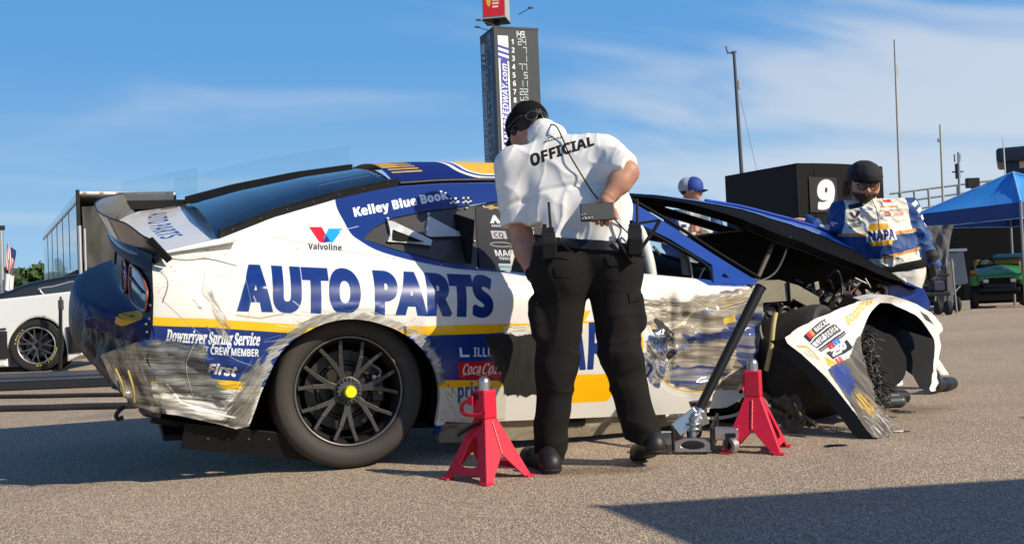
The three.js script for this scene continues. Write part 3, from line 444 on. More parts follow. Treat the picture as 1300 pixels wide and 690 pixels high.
// ---- roof, rear window, deck
const railPts = [[278, 303], [345, 276.5], [430, 251.5], [503, 236.5], [560, 232.5], [620, 231.5], [690, 232.5], [740, 238], [795, 252], [850, 285], [910, 323], [960, 356]].map((p) => S(...p));
const railAt = (u) => { for (let i = 1; i < railPts.length; i++) if (railPts[i].x >= u) { const a = railPts[i - 1], b = railPts[i]; return a.clone().lerp(b, clamp((u - a.x) / (b.x - a.x), 0, 1)); } return railPts[railPts.length - 1].clone(); };
const top = (crown) => (u, k) => { const r = railAt(u); return V(u, r.y + crown * (1 - k * k), k * r.z); };   // k = -1 far rail ... 1 near rail
const roofTop = top(0.075), glassTop = top(0.05);
const u0 = railPts[0].x, u1 = railPts[3].x, u2 = railPts[8].x, u3 = railPts[11].x;
const rwTex = canvasTex(512, 512, (x, w, h) => {
  x.fillStyle = '#0b1020'; x.fillRect(0, 0, w, h); const r = rng(8);
  for (let i = 0; i < 260; i++) { x.globalAlpha = 0.10; x.fillStyle = r() < 0.5 ? '#3a4a78' : '#05070d'; x.fillRect(0 + r() * w * 0.4, r() * h, w * (0.2 + 0.6 * r()), 1 + r() * 5); }
  x.globalAlpha = 0.9; x.strokeStyle = '#8f99bd'; x.lineWidth = 4; for (let k = 0; k < 6; k++) { x.beginPath(); x.moveTo(w * 0.62, h * (0.22 + k * 0.10)); x.lineTo(w * 0.93, h * (0.20 + k * 0.10)); x.stroke(); }
  x.globalAlpha = 1; x.save(); x.translate(w * 0.955, h * 0.16); x.rotate(Math.PI / 2); x.font = 'bold 26px sans-serif'; x.fillStyle = '#7a86a8'; x.scale(2.2, 1); x.fillText('CHEVROLET', 0, 0); x.restore();
}, { clamp: true });
mesh('rear_window', grid(28, 20, (s, t) => glassTop(lerp(u0 - 0.01, u1, s), t * 1.96 - 0.98), (s, t) => [s, 1 - t]), MAT('#ffffff', 0.08, { map: rwTex, clearcoat: 0.25, clearcoatRoughness: 0.05, specularIntensity: 0.6 }), car);
const roofTex = canvasTex(1024, 512, (x, w, h) => {       // left = rear, top = far side
  x.fillStyle = '#10246a'; x.fillRect(0, 0, w, h);
  const R = (a, b, c, d, r, f) => { x.fillStyle = f; x.beginPath(); x.roundRect(a, b, c, d, r); x.fill(); };
  R(300, 30, 560, 452, 110, '#e6e4dc'); R(322, 48, 530, 416, 95, '#21459e'); R(342, 62, 510, 388, 80, '#e6e4dc'); R(356, 74, 490, 364, 70, '#e8b63a');
  x.fillStyle = '#c79a35'; x.fillRect(10, 40, 75, 300); x.fillStyle = '#d8ac4e'; for (let i = 0; i < 11; i++) x.fillRect(8 + i * 2, 50 + i * 34, 130, 15); x.fillStyle = '#1a1a22'; for (let i = 0; i < 11; i++) x.fillRect(8 + i * 2, 67 + i * 34, 130, 5);
  const r = rng(4); for (let i = 0; i < 800; i++) { x.globalAlpha = 0.12; x.fillStyle = r() < 0.5 ? '#000' : '#fff'; x.fillRect(r() * w, r() * h, 1 + r() * 4, 1 + r() * 3); } x.globalAlpha = 1;
}, { clamp: true });
mesh('roof', grid(30, 20, (s, t) => roofTop(lerp(u1, u2, s), t * 2 - 1), (s, t) => [s, 1 - t]), MAT('#ffffff', 0.5, { map: roofTex, specularIntensity: 0.6 }), car);
const uu = (a, b, n = 16) => Array.from({ length: n + 1 }, (_, i) => lerp(a, b, i / n));
for (const sgn of [1, -1]) {
  const strip = (a, b, hgt, lift, off = 0) => grid(24, 1, (s, t) => { const p = railAt(lerp(a, b, s)); return V(p.x, p.y + lift + t * hgt, sgn * (p.z - off)); });
  mesh('window_rail', [strip(u0, u1 + 0.01, 0.045, -0.004), strip(u0, u1 + 0.01, 0.045, -0.004, 0.03), grid(24, 1, (s, t) => { const p = railAt(lerp(u0, u1 + 0.01, s)); return V(p.x, p.y + 0.041, sgn * (p.z - t * 0.03)); })], M.satin, car);
  for (const u of uu(u0 + 0.06, u1 - 0.05, 6)) { const p = railAt(u); mesh('rail_bolt', new THREE.SphereGeometry(0.005, 8, 6).translate(p.x, p.y + 0.02, sgn * p.z + 0.001), M.darkgrey, car); }
  mesh('roof_rail', tube(uu(u1 + 0.02, u2, 14).map((u) => { const p = railAt(u); return V(u, p.y + 0.014, sgn * (p.z - 0.008)); }), 0.011, 40), M.satin, car);
}
// clear fins standing on the far and near rails and on the far side of the deck
const fin = (pts, h, a = 0.004) => merge([0, 1].map((k) => grid(20, 1, (s, t) => { const c = pts(s); return V(c.x, c.y + t * h(s), c.z + (k ? a : 0)); })).concat([grid(20, 1, (s, t) => { const c = pts(s); return V(c.x, c.y + h(s), c.z + t * a); })]));
const clear = MAT([0.93, 0.97, 0.98], 0.04, { transmission: 1, thickness: 0, ior: 1.35, specularIntensity: 0.6 });
mesh('clear_fin', fin((s) => { const p = railAt(lerp(u0 - 0.06, u1, s)); return V(lerp(u0 - 0.06, u1, s), p.y + 0.03, -p.z); }, (s) => 0.12), clear, car);
mesh('clear_fin', fin((s) => { const p = railAt(lerp(u0 + 0.02, u1 + 0.05, s)); return V(lerp(u0 + 0.02, u1 + 0.05, s), p.y + 0.03, p.z); }, (s) => 0.06), clear, car);
// deck
const deckW = (u, z) => 1.01 + (u + 0.8) * 0.2 + 0.012 * (1 - (z / 0.8) ** 2) - 0.006 + 0.004 * fbm(u * 6, z * 4, 2);
const deckTex = canvasTex(512, 1024, (x, w, h) => {      // across: rear (0) to front (1), down: far side to near side
  x.fillStyle = '#e4e2db'; x.fillRect(0, 0, w, h); const r = rng(6);
  x.fillStyle = '#d9a428'; x.fillRect(60, 20, 130, 70); x.fillRect(370, 20, 110, 70); x.fillStyle = '#8d8a8c'; x.fillRect(215, 24, 135, 62);
  x.save(); x.translate(300, 150); x.rotate(Math.PI / 2); x.fillStyle = '#1d2f7a'; x.font = 'bold 150px sans-serif'; x.scale(0.72, 1); x.fillText('AUTO PARTS', 10, 120); x.restore();
  for (let i = 0; i < 300; i++) { x.globalAlpha = 0.1; x.fillStyle = r() < 0.6 ? '#8b877c' : '#fff'; x.fillRect(r() * w, r() * h, 2 + r() * 30, 1 + r() * 3); } x.globalAlpha = 1;
}, { clamp: true });
mesh('deck_lid', grid(16, 40, (s, t) => { const z = lerp(-0.8, 0.8, t), uE = -0.99 + 0.17 * Math.abs(z / 0.8) ** 2.4, u = lerp(uE, -0.50, s); return V(u, deckW(u, z) + (Math.abs(z) > 0.7 && s > 0.6 ? 0 : 0), z); }, (s, t) => [s, 1 - t]), MAT('#ffffff', 0.32, { map: deckTex, clearcoat: 0.4 }), car);
mesh('deck_fin_base', box(0.36, 0.05, 0.02, -0.74, 1.045, -0.78, 0.004, 0, 0, 0.06), M.satin, car);
mesh('clear_fin', fin((s) => V(lerp(-0.92, -0.50, s), 1.07 + 0.05 * s, -0.78), (s) => 0.10 + 0.05 * s), clear, car);
mesh('deck_fin_panel', box(0.30, 0.05, 0.006, -0.78, 1.09, -0.785, 0.002, 0, 0, 0.06), MAT([0.40, 0.41, 0.42], 0.3, { transmission: 0.75, thickness: 0 }), car);
// spoiler blade: curved, dark translucent, leaning back
const spoBase = (t) => { const z = lerp(-0.80, 0.86, t), k = Math.abs(z / 0.83); return V(-1.0 + 0.19 * k ** 2.4, 0.992 + 0.018 * t, z); };
const spoMat = MAT([0.13, 0.125, 0.12], 0.3, { clearcoat: 0.5, side: THREE.DoubleSide });
mesh('spoiler', [0, 0.006].map((o) => grid(2, 44, (s, t) => { const b = spoBase(t), e = 1 - 0.35 * sstep(t, 0.86, 1); return V(b.x - 0.075 * s + o, b.y - 0.03 + 0.135 * s * e, b.z); })).concat([grid(1, 44, (s, t) => { const b = spoBase(t), e = 1 - 0.35 * sstep(t, 0.86, 1); return V(b.x - 0.075 + s * 0.006, b.y - 0.03 + 0.135 * e, b.z); })]), spoMat, car);
mesh('spoiler_edge', tube(Array.from({ length: 24 }, (_, i) => { const t = i / 23, b = spoBase(t); return V(b.x - 0.075, b.y - 0.03 + 0.135 * (1 - 0.35 * sstep(t, 0.86, 1)), b.z); }), 0.004, 60, 6), M.satin, car);
mesh('spoiler_bracket', [bar([-0.885, 1.075, 0.865], [-0.80, 0.985, 0.885], 0.018, 0.03), bar([-0.86, 0.96, 0.80], [-0.83, 1.02, 0.875], 0.012, 0.02)], M.carbon, car);

// ---- rear fascia, bulging, in shade
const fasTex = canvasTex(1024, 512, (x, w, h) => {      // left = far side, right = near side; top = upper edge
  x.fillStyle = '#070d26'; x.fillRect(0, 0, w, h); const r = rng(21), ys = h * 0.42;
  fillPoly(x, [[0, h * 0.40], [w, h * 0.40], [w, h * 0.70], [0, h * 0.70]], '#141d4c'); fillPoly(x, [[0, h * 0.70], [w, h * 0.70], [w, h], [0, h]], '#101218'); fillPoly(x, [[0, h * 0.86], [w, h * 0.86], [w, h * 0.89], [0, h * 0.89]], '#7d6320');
  x.save(); x.translate(w * 0.868, h * 0.615); x.transform(1.3, 0, -0.1, 1.35, 0, 0); x.font = 'bold 110px sans-serif'; x.fillStyle = '#e0a51d'; x.strokeStyle = '#e0a51d'; x.lineWidth = 10; x.lineJoin = 'round'; x.strokeText('9', 0, 0); x.fillText('9', 0, 0); x.restore();
  x.save(); x.translate(w * 0.60, h * 0.385); x.transform(0.8, 0, 0, 1.1, 0, 0); x.font = 'bold 64px sans-serif'; x.fillStyle = '#77809c'; x.fillText('NOW', 0, 0); x.restore();
  x.save(); x.translate(w * 0.20, h * 0.80); x.transform(1.4, 0, 0, 1, 0, 0); x.font = 'bold 56px sans-serif'; x.fillStyle = '#5d6272'; x.fillText('CHEVROLET', 0, 0); x.restore();
  const GR = ['#5d5a53', '#35322d', '#7d7970', '#1d1b18', '#8f8a7d', '#27241f'];
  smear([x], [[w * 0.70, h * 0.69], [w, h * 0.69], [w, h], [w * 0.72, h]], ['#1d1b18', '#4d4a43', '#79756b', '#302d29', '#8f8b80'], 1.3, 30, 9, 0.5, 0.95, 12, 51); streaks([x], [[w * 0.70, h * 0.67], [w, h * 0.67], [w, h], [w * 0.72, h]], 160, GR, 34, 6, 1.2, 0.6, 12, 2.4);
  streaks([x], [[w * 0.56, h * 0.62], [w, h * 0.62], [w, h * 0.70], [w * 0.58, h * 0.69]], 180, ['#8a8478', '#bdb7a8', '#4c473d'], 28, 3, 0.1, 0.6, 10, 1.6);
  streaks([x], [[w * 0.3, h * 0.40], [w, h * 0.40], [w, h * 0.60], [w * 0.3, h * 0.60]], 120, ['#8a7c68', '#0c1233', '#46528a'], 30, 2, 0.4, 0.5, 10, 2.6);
}, { clamp: true });
const fasProf = [[1.0, -0.985], [0.955, -1.012], [0.93, -1.005], [0.915, -0.962], [0.84, -0.962], [0.765, -0.965], [0.74, -0.985], [0.722, -1.06], [0.712, -1.14], [0.695, -1.172], [0.64, -1.186], [0.57, -1.19], [0.50, -1.185], [0.44, -1.155], [0.37, -1.08], [0.30, -1.0]];
const tOfW = (w) => { for (let i = 1; i < fasProf.length; i++) if (fasProf[i][0] <= w) return (i - 1 + (fasProf[i - 1][0] - w) / (fasProf[i - 1][0] - fasProf[i][0])) / (fasProf.length - 1); return 1; };
const fasCurve = new THREE.CatmullRomCurve3(fasProf.map(([w, u]) => V(w, u, 0)), false, 'centripetal');
function fascia(s, t, off = 0) {                        // s -1 far .. 1 near, t 0 top .. 1 bottom
  const p = fasCurve.getPoint(clamp(t, 0, 1)), k = Math.abs(s), near = s > 0 ? 1 : 0;
  let w = p.x, u = lerp(p.y, -0.868, k ** 2.3) - off, z = s * (0.955 - 0.05 * sstep(w, 0.8, 1));
  if (w > 0.85) z = s * lerp(0.955, 0.81, sstep(w, 0.8, 1.0));
  const cr = sstep(s, 0.35, 0.75) * sstep(t, 0.62, 0.74), cz = (n) => (1 - Math.abs(n)) ** 4;
  u += cr * (0.06 * ridge(s * 4 + 1, t * 3, 3) + 0.05 * cz(vnoise(s * 8, t * 3, 13)) - 0.04 * cz(vnoise(s * 5 + t * 3, t * 9, 23))) + sstep(s, 0.2, 0.6) * sstep(t, 0.5, 0.62) * 0.014 * ridge(s * 12, t * 9, 6); w += cr * 0.02 * fbm(s * 7, t * 6, 5) - cr * 0.05 * (1 - k) ;
  return V(u, w, z);
}
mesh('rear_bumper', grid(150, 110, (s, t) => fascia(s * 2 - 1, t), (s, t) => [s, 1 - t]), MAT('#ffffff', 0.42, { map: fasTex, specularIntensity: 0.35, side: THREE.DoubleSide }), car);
mesh('trunk_lip', tube(Array.from({ length: 20 }, (_, i) => { const q = fascia(lerp(-1, 0.995, i / 19), 0.02); return V(q.x - 0.002 + 0.02 * sstep(i, 15, 19), q.y - 0.012, q.z); }), 0.014, 50), navy, car);
// tail lights: four-cornered frames with a dark lens, each its own part
const lampRim = MAT([0.30, 0.09, 0.07], 0.3, { clearcoat: 0.5 }), lampLens = MAT([0.035, 0.035, 0.042], 0.15, { clearcoat: 0.8 });
for (const [s0, s1, ta, tb] of [[0.60, 0.94, 0.905, 0.765], [0.33, 0.52, 0.91, 0.775], [-0.52, -0.33, 0.91, 0.775], [-0.94, -0.60, 0.905, 0.765]].map(([a, b, c, d]) => [a, b, tOfW(c), tOfW(d)])) {
  const o = smooth([[s0, ta + 0.02], [s0 + 0.04, ta], [s1 - 0.05, ta + 0.02], [s1, ta + 0.05], [s1 - 0.02, tb], [s0 + 0.10, tb + 0.01], [s0 + 0.01, tb - 0.04]], 4, true);
  const t = mesh('tail_light', tube(o.map(([s, q]) => fascia(s, q, 0.010)), 0.007, 60, 6, true), lampRim, car);
  mesh('lens', panel(o, 0.03, (s, q) => fascia(s, q, 0.008)), lampLens, t); mesh('light_strip', tube([fascia(s0 + 0.03, lerp(ta, tb, 0.35), 0.014), fascia(s1 - 0.06, lerp(ta, tb, 0.5), 0.014)], 0.005, 8, 6), M.grey, t);
}
for (const [a, b] of [[0.99, 0.40], [0.985, 0.52], [0.99, 0.62], [0.995, 0.30]]) mesh('rivet', new THREE.SphereGeometry(0.007, 8, 6).translate(...fascia(a - 0.02, b, 0.003).toArray()), M.alu, car);
// torn bumper shreds and tow hook
const shred = MAT([0.10, 0.095, 0.085], 0.6, { side: THREE.DoubleSide });
{ const a = C(128, 452, 2, 0.80), b = C(165, 512, 2, 0.85); mesh('bumper_shred', grid(10, 16, (s, t) => { const p = a.clone().lerp(b, t); return V(p.x + s * 0.16 + 0.02 * fbm(s * 6, t * 6, 1), p.y + 0.03 * fbm(s * 5, t * 7, 2), p.z + 0.08 * s + 0.03 * ridge(s * 4, t * 5, 3)); }), shred, car); }
for (const [p, q] of [[[146, 468], [157, 502]], [[162, 470], [170, 510]]]) mesh('torn_strip', tube([C(...p, 2, 0.97), C((p[0] + q[0]) / 2 + 2, (p[1] + q[1]) / 2, 2, 1.0), C(...q, 2, 0.98)], 0.005, 10, 6), MAT([0.40, 0.30, 0.08], 0.6), car);
mesh('tow_hook', tube([[158, 516], [152, 520], [147, 527], [150, 532], [156, 529]].map((p) => C(...p, 2, 0.7)), 0.010, 24, 8), M.satin, car);

// ---- underside, wells, interior
mesh('floor_pan', [box(3.2, 0.03, 1.7, 0.8, 0.17, -0.02), box(0.9, 0.5, 1.3, -0.35, 0.55, -0.1), box(0.25, 0.6, 1.72, 0.58, 0.5, -0.02)], M.black, car);
mesh('diffuser', [box(0.72, 0.03, 1.6, -0.50, 0.17, 0.0, 0.004, 0, 0, -0.22), ...[0.92, 0.5, 0, -0.5].map((z) => box(0.62, 0.12, 0.012, -0.42, 0.16, z, 0.003, 0, 0, -0.16))], M.carbon, car);
for (let k = 0; k < 6; k++) mesh('diffuser_bolt', new THREE.SphereGeometry(0.006, 8, 6).translate(-0.62 + k * 0.09, 0.19 - 0.006 * k, 0.927), M.darkgrey, car);
mesh('wheel_well', grid(24, 1, (s, t) => { const a = lerp(-0.35, Math.PI + 0.35, s); return V(0.03 + 0.46 * Math.cos(a), 0.36 + 0.42 * Math.sin(a), lerp(0.95, 0.45, t)); }), M.black, car);
const farSide = panel([[-0.86, 0.3], [-0.4, 0.2], [2.3, 0.15], [2.35, 0.9], [0.1, 1.0], [-0.5, 1.04], [-0.85, 0.99]], 0.08, (u, w) => V(u, w, -(zW(w))));
mesh('far_flank', farSide, MAT([0.55, 0.55, 0.53], 0.4, { side: THREE.DoubleSide }), car);
mesh('far_pillar', [bar(railAt(u2).multiply(V(1, 1, -1)), railAt(u3).multiply(V(1, 1, -1)), 0.05, 0.06)], M.black, car);
mesh('dashboard', [box(0.5, 0.26, 1.5, 2.12, 0.78, 0, 0.06), box(0.03, 0.9, 1.6, 0.62, 0.75, 0)], M.black, car);
mesh('driver_seat', [box(0.5, 0.7, 0.55, 1.02, 0.62, -0.35, 0.12, 0, 0, 0.2), box(0.2, 0.3, 0.4, 0.98, 1.02, -0.35, 0.08)], M.satin, car);
const cage = MAT([0.60, 0.60, 0.55], 0.45);
mesh('roll_bar', tube([C(806, 286, 2, 0.56), C(812, 292, 2, 0.60), C(824, 330, 2, 0.72), C(828, 354, 2, 0.76)], 0.030, 24, 12), cage, car);
mesh('roll_bar', tube([C(650, 318, 2, 0.70), C(640, 352, 2, 0.74)], 0.022, 6, 10), cage, car);
mesh('roll_bar', tube([C(866, 310, 2, 0.5), C(870, 330, 2, 0.58), C(872, 356, 2, 0.62)], 0.026, 16, 10), MAT([0.32, 0.31, 0.29], 0.5), car);
mesh('roll_bar', tube([railAt(1.25).add(V(0, -0.06, -0.03)), railAt(1.69).add(V(0, -0.06, -0.03)), railAt(2.1).add(V(0, -0.07, -0.04)), railAt(2.3).add(V(0, -0.1, -0.04))], 0.022, 30, 10), M.satin, car);
mesh('cable', tube([C(872, 318, 2, 0.7), C(878, 340, 2, 0.7), C(879, 352, 2, 0.72)], 0.005, 14, 6), cage, car); mesh('cable', tube([C(897, 337, 2, 0.75), C(892, 345, 2, 0.74), C(888, 354, 2, 0.73)], 0.005, 14, 6), cage, car);
mesh('foam_pad', box(0.065, 0.012, 0.03, 0, 0, 0, 0.003, 0.2, 0, -0.75).translate(...C(834, 318, 2, 0.60).toArray()), MAT([0.45, 0.33, 0.22], 0.8), car);
// rocker below the door
mesh('side_skirt', panel(OUT([[560, 540], [690, 534], [820, 529], [900, 525], [900, 533], [820, 549], [745, 556], [690, 560], [560, 564]]), 0.03, (u, w) => V(u, w, zW(w) - 0.03 + 0.008 * fbm(u * 9, w * 20, 3)), (u, w) => [u, w], inward(0.05)), MAT('#fff', 0.7, { map: canvasTex(512, 128, (x, w, h) => { x.fillStyle = '#8f8570'; x.fillRect(0, 0, w, h); streaks([x], [[0, 0], [w, 0], [w, h], [0, h]], 700, ['#5c5548', '#b5ab95', '#332f28', '#cbc3b0'], 60, 3, 0, 0.5, 5, 0.5); }) }), car);
mesh('skirt_slot', box(0.10, 0.045, 0.02, 0, 0, 0, 0.004).translate(...S(735, 537).add(V(0, 0, -0.03)).toArray()), M.black, car);

// ---- rear wheel: stands upright on the asphalt
function wheelGroup(name, centre, yaw, camber, R) { const g = new THREE.Group(); g.name = name; car.add(g); const q = new THREE.Quaternion().setFromEuler(new THREE.Euler(camber, yaw, 0, 'YXZ')); g.quaternion.copy(car.quaternion.clone().invert().multiply(q)); g.position.copy(toCar(centre)); return g; }
const tyreTex = canvasTex(512, 512, (x, w, h) => { x.fillStyle = '#34302b'; x.fillRect(0, 0, w, h); const r = rng(9); for (let i = 0; i < 2600; i++) { x.globalAlpha = 0.18; x.fillStyle = ['#45413b', '#1a1917', '#575149'][Math.floor(r() * 3)]; x.fillRect(r() * w, r() * h, 1 + r() * 14, 1 + r() * 2.5); } for (let i = 0; i < 120; i++) { x.globalAlpha = 0.5; x.fillStyle = '#7a756b'; x.fillRect(r() * w, r() * h, 1 + r() * 3, 1 + r() * 2); } x.globalAlpha = 1; });
const tyreMat = MAT('#ffffff', 0.72, { map: tyreTex });
function tyreGeo(R, rim, wid) { const h = wid / 2, pr = [[rim, -h * 0.80], [rim + 0.012, -h * 0.92], [rim + (R - rim) * 0.45, -h], [rim + (R - rim) * 0.8, -h * 0.96], [R - 0.008, -h * 0.86], [R, -h * 0.72], [R + 0.001, 0], [R, h * 0.72], [R - 0.008, h * 0.86], [rim + (R - rim) * 0.8, h * 0.96], [rim + (R - rim) * 0.45, h], [rim + 0.012, h * 0.92], [rim, h * 0.80]]; const c = new THREE.CatmullRomCurve3(pr.map(([a, b]) => V(a, b, 0)), false, 'centripetal').getPoints(60).map((p) => new THREE.Vector2(p.x, p.y)); const g = new THREE.LatheGeometry(c, 72); g.rotateX(Math.PI / 2); const uv = g.attributes.uv; for (let i = 0; i < uv.count; i++) uv.setXY(i, uv.getX(i) * 6, uv.getY(i) * 2); return g; }
function spokes(rim, n, dz) {
  const list = [], A = (r, a, z) => V(r * Math.cos(a), r * Math.sin(a), z);
  for (let k = 0; k < n; k++) { const a = k / n * 2 * Math.PI + 0.12, d = Math.PI / n * 0.25;
    for (const s of [-1, 1]) list.push(bar(A(0.092, a + s * 0.045, dz + 0.004), A(0.172, a + s * 0.155, dz + 0.012), 0.023, 0.032, V(0, 0, 1)), bar(A(0.168, a + s * 0.15, dz + 0.012), A(rim - 0.010, a + s * d * 2, dz + 0.018), 0.018, 0.028, V(0, 0, 1)));
    list.push(bar(A(0.035, a, dz), A(0.112, a, dz + 0.006), 0.034, 0.032, V(0, 0, 1)));
  }
  const ring = new THREE.TorusGeometry(0.058, 0.016, 10, 40); ring.translate(0, 0, dz + 0.004); list.push(ring); return merge(list);
}
const rimMat = MAT([0.072, 0.066, 0.060], 0.42, { metalness: 0.75 }), rimScuffed = MAT([0.16, 0.155, 0.145], 0.4, { metalness: 0.8 });
const barrel = (R, wid) => { const g = new THREE.LatheGeometry([[R - 0.004, wid * 0.42], [R + 0.004, wid * 0.40], [R, wid * 0.34], [R - 0.03, wid * 0.28], [R - 0.035, -wid * 0.3], [R, -wid * 0.42]].map(([a, b]) => new THREE.Vector2(a, b)), 64); g.rotateX(Math.PI / 2); return g; };
const wr = ray(443, 497), wd = (CH - 0.36) / -wr.y, wheelFace = P(443, 497, wd / 1);
const rw = wheelGroup('rear_wheel', wheelFace.clone().add(V(-Math.sin(0.36), 0, -Math.cos(0.36)).multiplyScalar(0.15)), 0.36, -0.03, 0.36);
mesh('tyre', tyreGeo(0.36, 0.256, 0.36), tyreMat, rw); mesh('rim', barrel(0.256, 0.36), rimMat, rw); mesh('rim_lip', new THREE.TorusGeometry(0.253, 0.007, 8, 80).translate(0, 0, 0.152), rimScuffed, rw); mesh('spokes', spokes(0.25, 7, 0.115), rimMat, rw);
{ const nut = [new THREE.CylinderGeometry(0.05, 0.055, 0.03, 28).rotateX(Math.PI / 2).translate(0, 0, 0.135)]; for (let k = 0; k < 18; k++) { const a = k / 18 * 6.283; nut.push(box(0.012, 0.01, 0.03, 0.052 * Math.cos(a), 0.052 * Math.sin(a), 0.142, 0.002, 0, 0, a)); } mesh('hub_nut', nut, M.darkgrey, rw);
  mesh('hub_cap', new THREE.CylinderGeometry(0.026, 0.030, 0.03, 28).rotateX(Math.PI / 2).translate(0.002, -0.004, 0.175), MAT([0.75, 0.78, 0.0], 0.4), rw);
  mesh('brake_disc', [new THREE.CylinderGeometry(0.19, 0.19, 0.025, 48).rotateX(Math.PI / 2).translate(0, 0, 0.02), new THREE.TorusGeometry(0.13, 0.012, 8, 40).translate(0, 0, 0.035)], MAT([0.05, 0.045, 0.04], 0.4, { metalness: 0.6 }), rw);
  const cal = mesh('brake_caliper', [box(0.06, 0.13, 0.09, 0.155, 0.0, 0.03, 0.012), box(0.05, 0.05, 0.06, 0.11, 0.09, 0.03, 0.01)], M.darkgrey, rw); mesh('caliper_clip', box(0.022, 0.04, 0.012, 0.165, -0.01, 0.082, 0.003), MAT([0.5, 0.28, 0.03], 0.5), cal); mesh('caliper_clip', box(0.04, 0.022, 0.012, -0.028, 0.128, 0.045, 0.003), MAT([0.5, 0.28, 0.03], 0.5), cal);
  mesh('brake_hose', tube([V(0.12, 0.12, 0.05), V(0.17, 0.08, 0.08), V(0.15, 0.03, 0.08)], 0.007, 16, 6), M.grey, rw);
  mesh('wheel_backing', new THREE.CylinderGeometry(0.225, 0.225, 0.02, 40).rotateX(Math.PI / 2).translate(0, 0, -0.05), M.black, rw); }
// ================================================================ crushed front end
const hoodN = [[800, 250, 0.45], [845, 253.5, 0.5], [940, 278, 0.55], [1000, 302, 0.54], [1050, 323, 0.5], [1120, 351, 0.45], [1164, 368, 0.35]].map(([x, y, z]) => C(x, y, 2, z));
const hoodF = [[799, 246, -0.3], [845, 249.5, -0.4], [940, 265, -0.5], [1010, 283, -0.5], [1045, 295.5, -0.5], [1096, 319, -0.48], [1140, 344, -0.42], [1163, 365, -0.2]].map(([x, y, z]) => C(x, y, 2, z));
const hn = new THREE.CatmullRomCurve3(hoodN, false, 'centripetal'), hf = new THREE.CatmullRomCurve3(hoodF, false, 'centripetal');
const hoodAt = (s, t, dy) => { const a = hn.getPoint(s), b = hf.getPoint(s), p = a.lerp(b, t); p.y += dy + 0.012 * ridge(s * 5, t * 3, 2) * sstep(s, 0.15, 0.4) + 0.004 * ridge(s * 13, t * 9, 2); return p; };
mesh('bonnet', grid(60, 24, (s, t) => hoodAt(s, 0.74 + 0.26 * t, 0.006)), MAT('#123a94', 0.3, { clearcoat: 0.6, clearcoatRoughness: 0.1 }), car);
mesh('bonnet_frame', [grid(60, 24, (s, t) => hoodAt(s, t, 0.0)), grid(60, 16, (s, t) => hoodAt(s, t, -0.02 - 0.03 * Math.sin(Math.PI * s))), grid(60, 2, (s, t) => { const p = hoodAt(s, 0, 0.003); p.y -= t * (0.050 + 0.02 * sstep(s, 0.3, 0.5) - 0.045 * sstep(s, 0.6, 0.9)) ; p.z += 0.004 - 0.03 * t; p.y += t * 0.02 * ridge(s * 14, 3, 1); return p; }), grid(60, 1, (s, t) => { const p = hoodAt(s, 1, 0.003); p.y -= t * 0.035; return p; })], MAT([0.004, 0.004, 0.0045], 0.85, { specularIntensity: 0.12 }), car);
mesh('bonnet_edge', tube(Array.from({ length: 20 }, (_, i) => hoodAt(0.22 + 0.6 * i / 19, 0.985, 0.014)), 0.010, 40, 6), MAT('#1d46a8', 0.3), car);
mesh('bonnet_prop', tube([C(985, 300, 2, 0.45), C(972, 330, 2, 0.48), C(958, 361, 2, 0.52)], 0.016, 12, 10), MAT([0.10, 0.075, 0.06], 0.5), car);
mesh('bonnet_strut', tube([C(1003, 300, 2, 0.5), C(995, 326, 2, 0.52), C(984, 346, 2, 0.54), C(966, 356, 2, 0.55), C(955, 354, 2, 0.56)], 0.007, 24, 8), M.darkgrey, car);
// windscreen, dark, and the black scuttle behind the bonnet
mesh('windshield_frame', bar(C(798, 255, 2, -0.30), C(938, 297, 2, -0.60), 0.07, 0.055), M.black, car);
mesh('windshield', grid(24, 24, (s, t) => { const u = lerp(u2, u3, s), r = railAt(u), k = lerp(-0.98, 0.97, t); return V(u, r.y + 0.07 * (1 - k * k) - 0.006, k * (r.z - 0.015)); }), MAT([0.006, 0.007, 0.01], 0.12, { clearcoat: 0.5 }), car);
const bayOut = [[850, 300], [890, 298], [925, 293], [975, 291], [1010, 304], [1050, 322], [1120, 350], [1158, 369], [1138, 392], [1080, 400], [1050, 410], [1010, 428], [985, 425], [960, 361], [925, 338], [880, 312]].map(([x, y]) => { const p = C(x, y, 2, 0.2); return [p.x, p.y]; });
mesh('engine_bay_shroud', panel(bayOut, 0.05, (u, w) => V(u, w, 0.2 + 0.05 * fbm(u * 4, w * 5, 2))), M.black, car);
mesh('scuttle_edge', tube([[868, 302], [900, 297], [935, 293], [975, 292]].map(([x, y]) => C(x, y, 2, 0.22)), 0.006, 20, 6), MAT([0.20, 0.17, 0.13], 0.6), car);
mesh('firewall', box(0.04, 0.72, 1.5, 2.33, 0.56, -0.05), M.black, car);
mesh('engine_block', [box(0.66, 0.34, 0.5, 2.85, 0.56, -0.05, 0.04), box(0.5, 0.14, 0.3, 2.85, 0.80, -0.05, 0.05), box(0.3, 0.12, 0.5, 3.3, 0.62, 0, 0.05)], M.satin, car);
const pipeMat = MAT([0.09, 0.085, 0.08], 0.4, { metalness: 0.5 });
for (let k = 0; k < 4; k++) mesh('exhaust_pipe', tube([V(2.62 + k * 0.14, 0.62, 0.18), V(2.64 + k * 0.14, 0.60, 0.34), V(2.60 + k * 0.10, 0.45, 0.38), V(2.45 + k * 0.06, 0.34, 0.36)], 0.022, 20, 10), pipeMat, car);
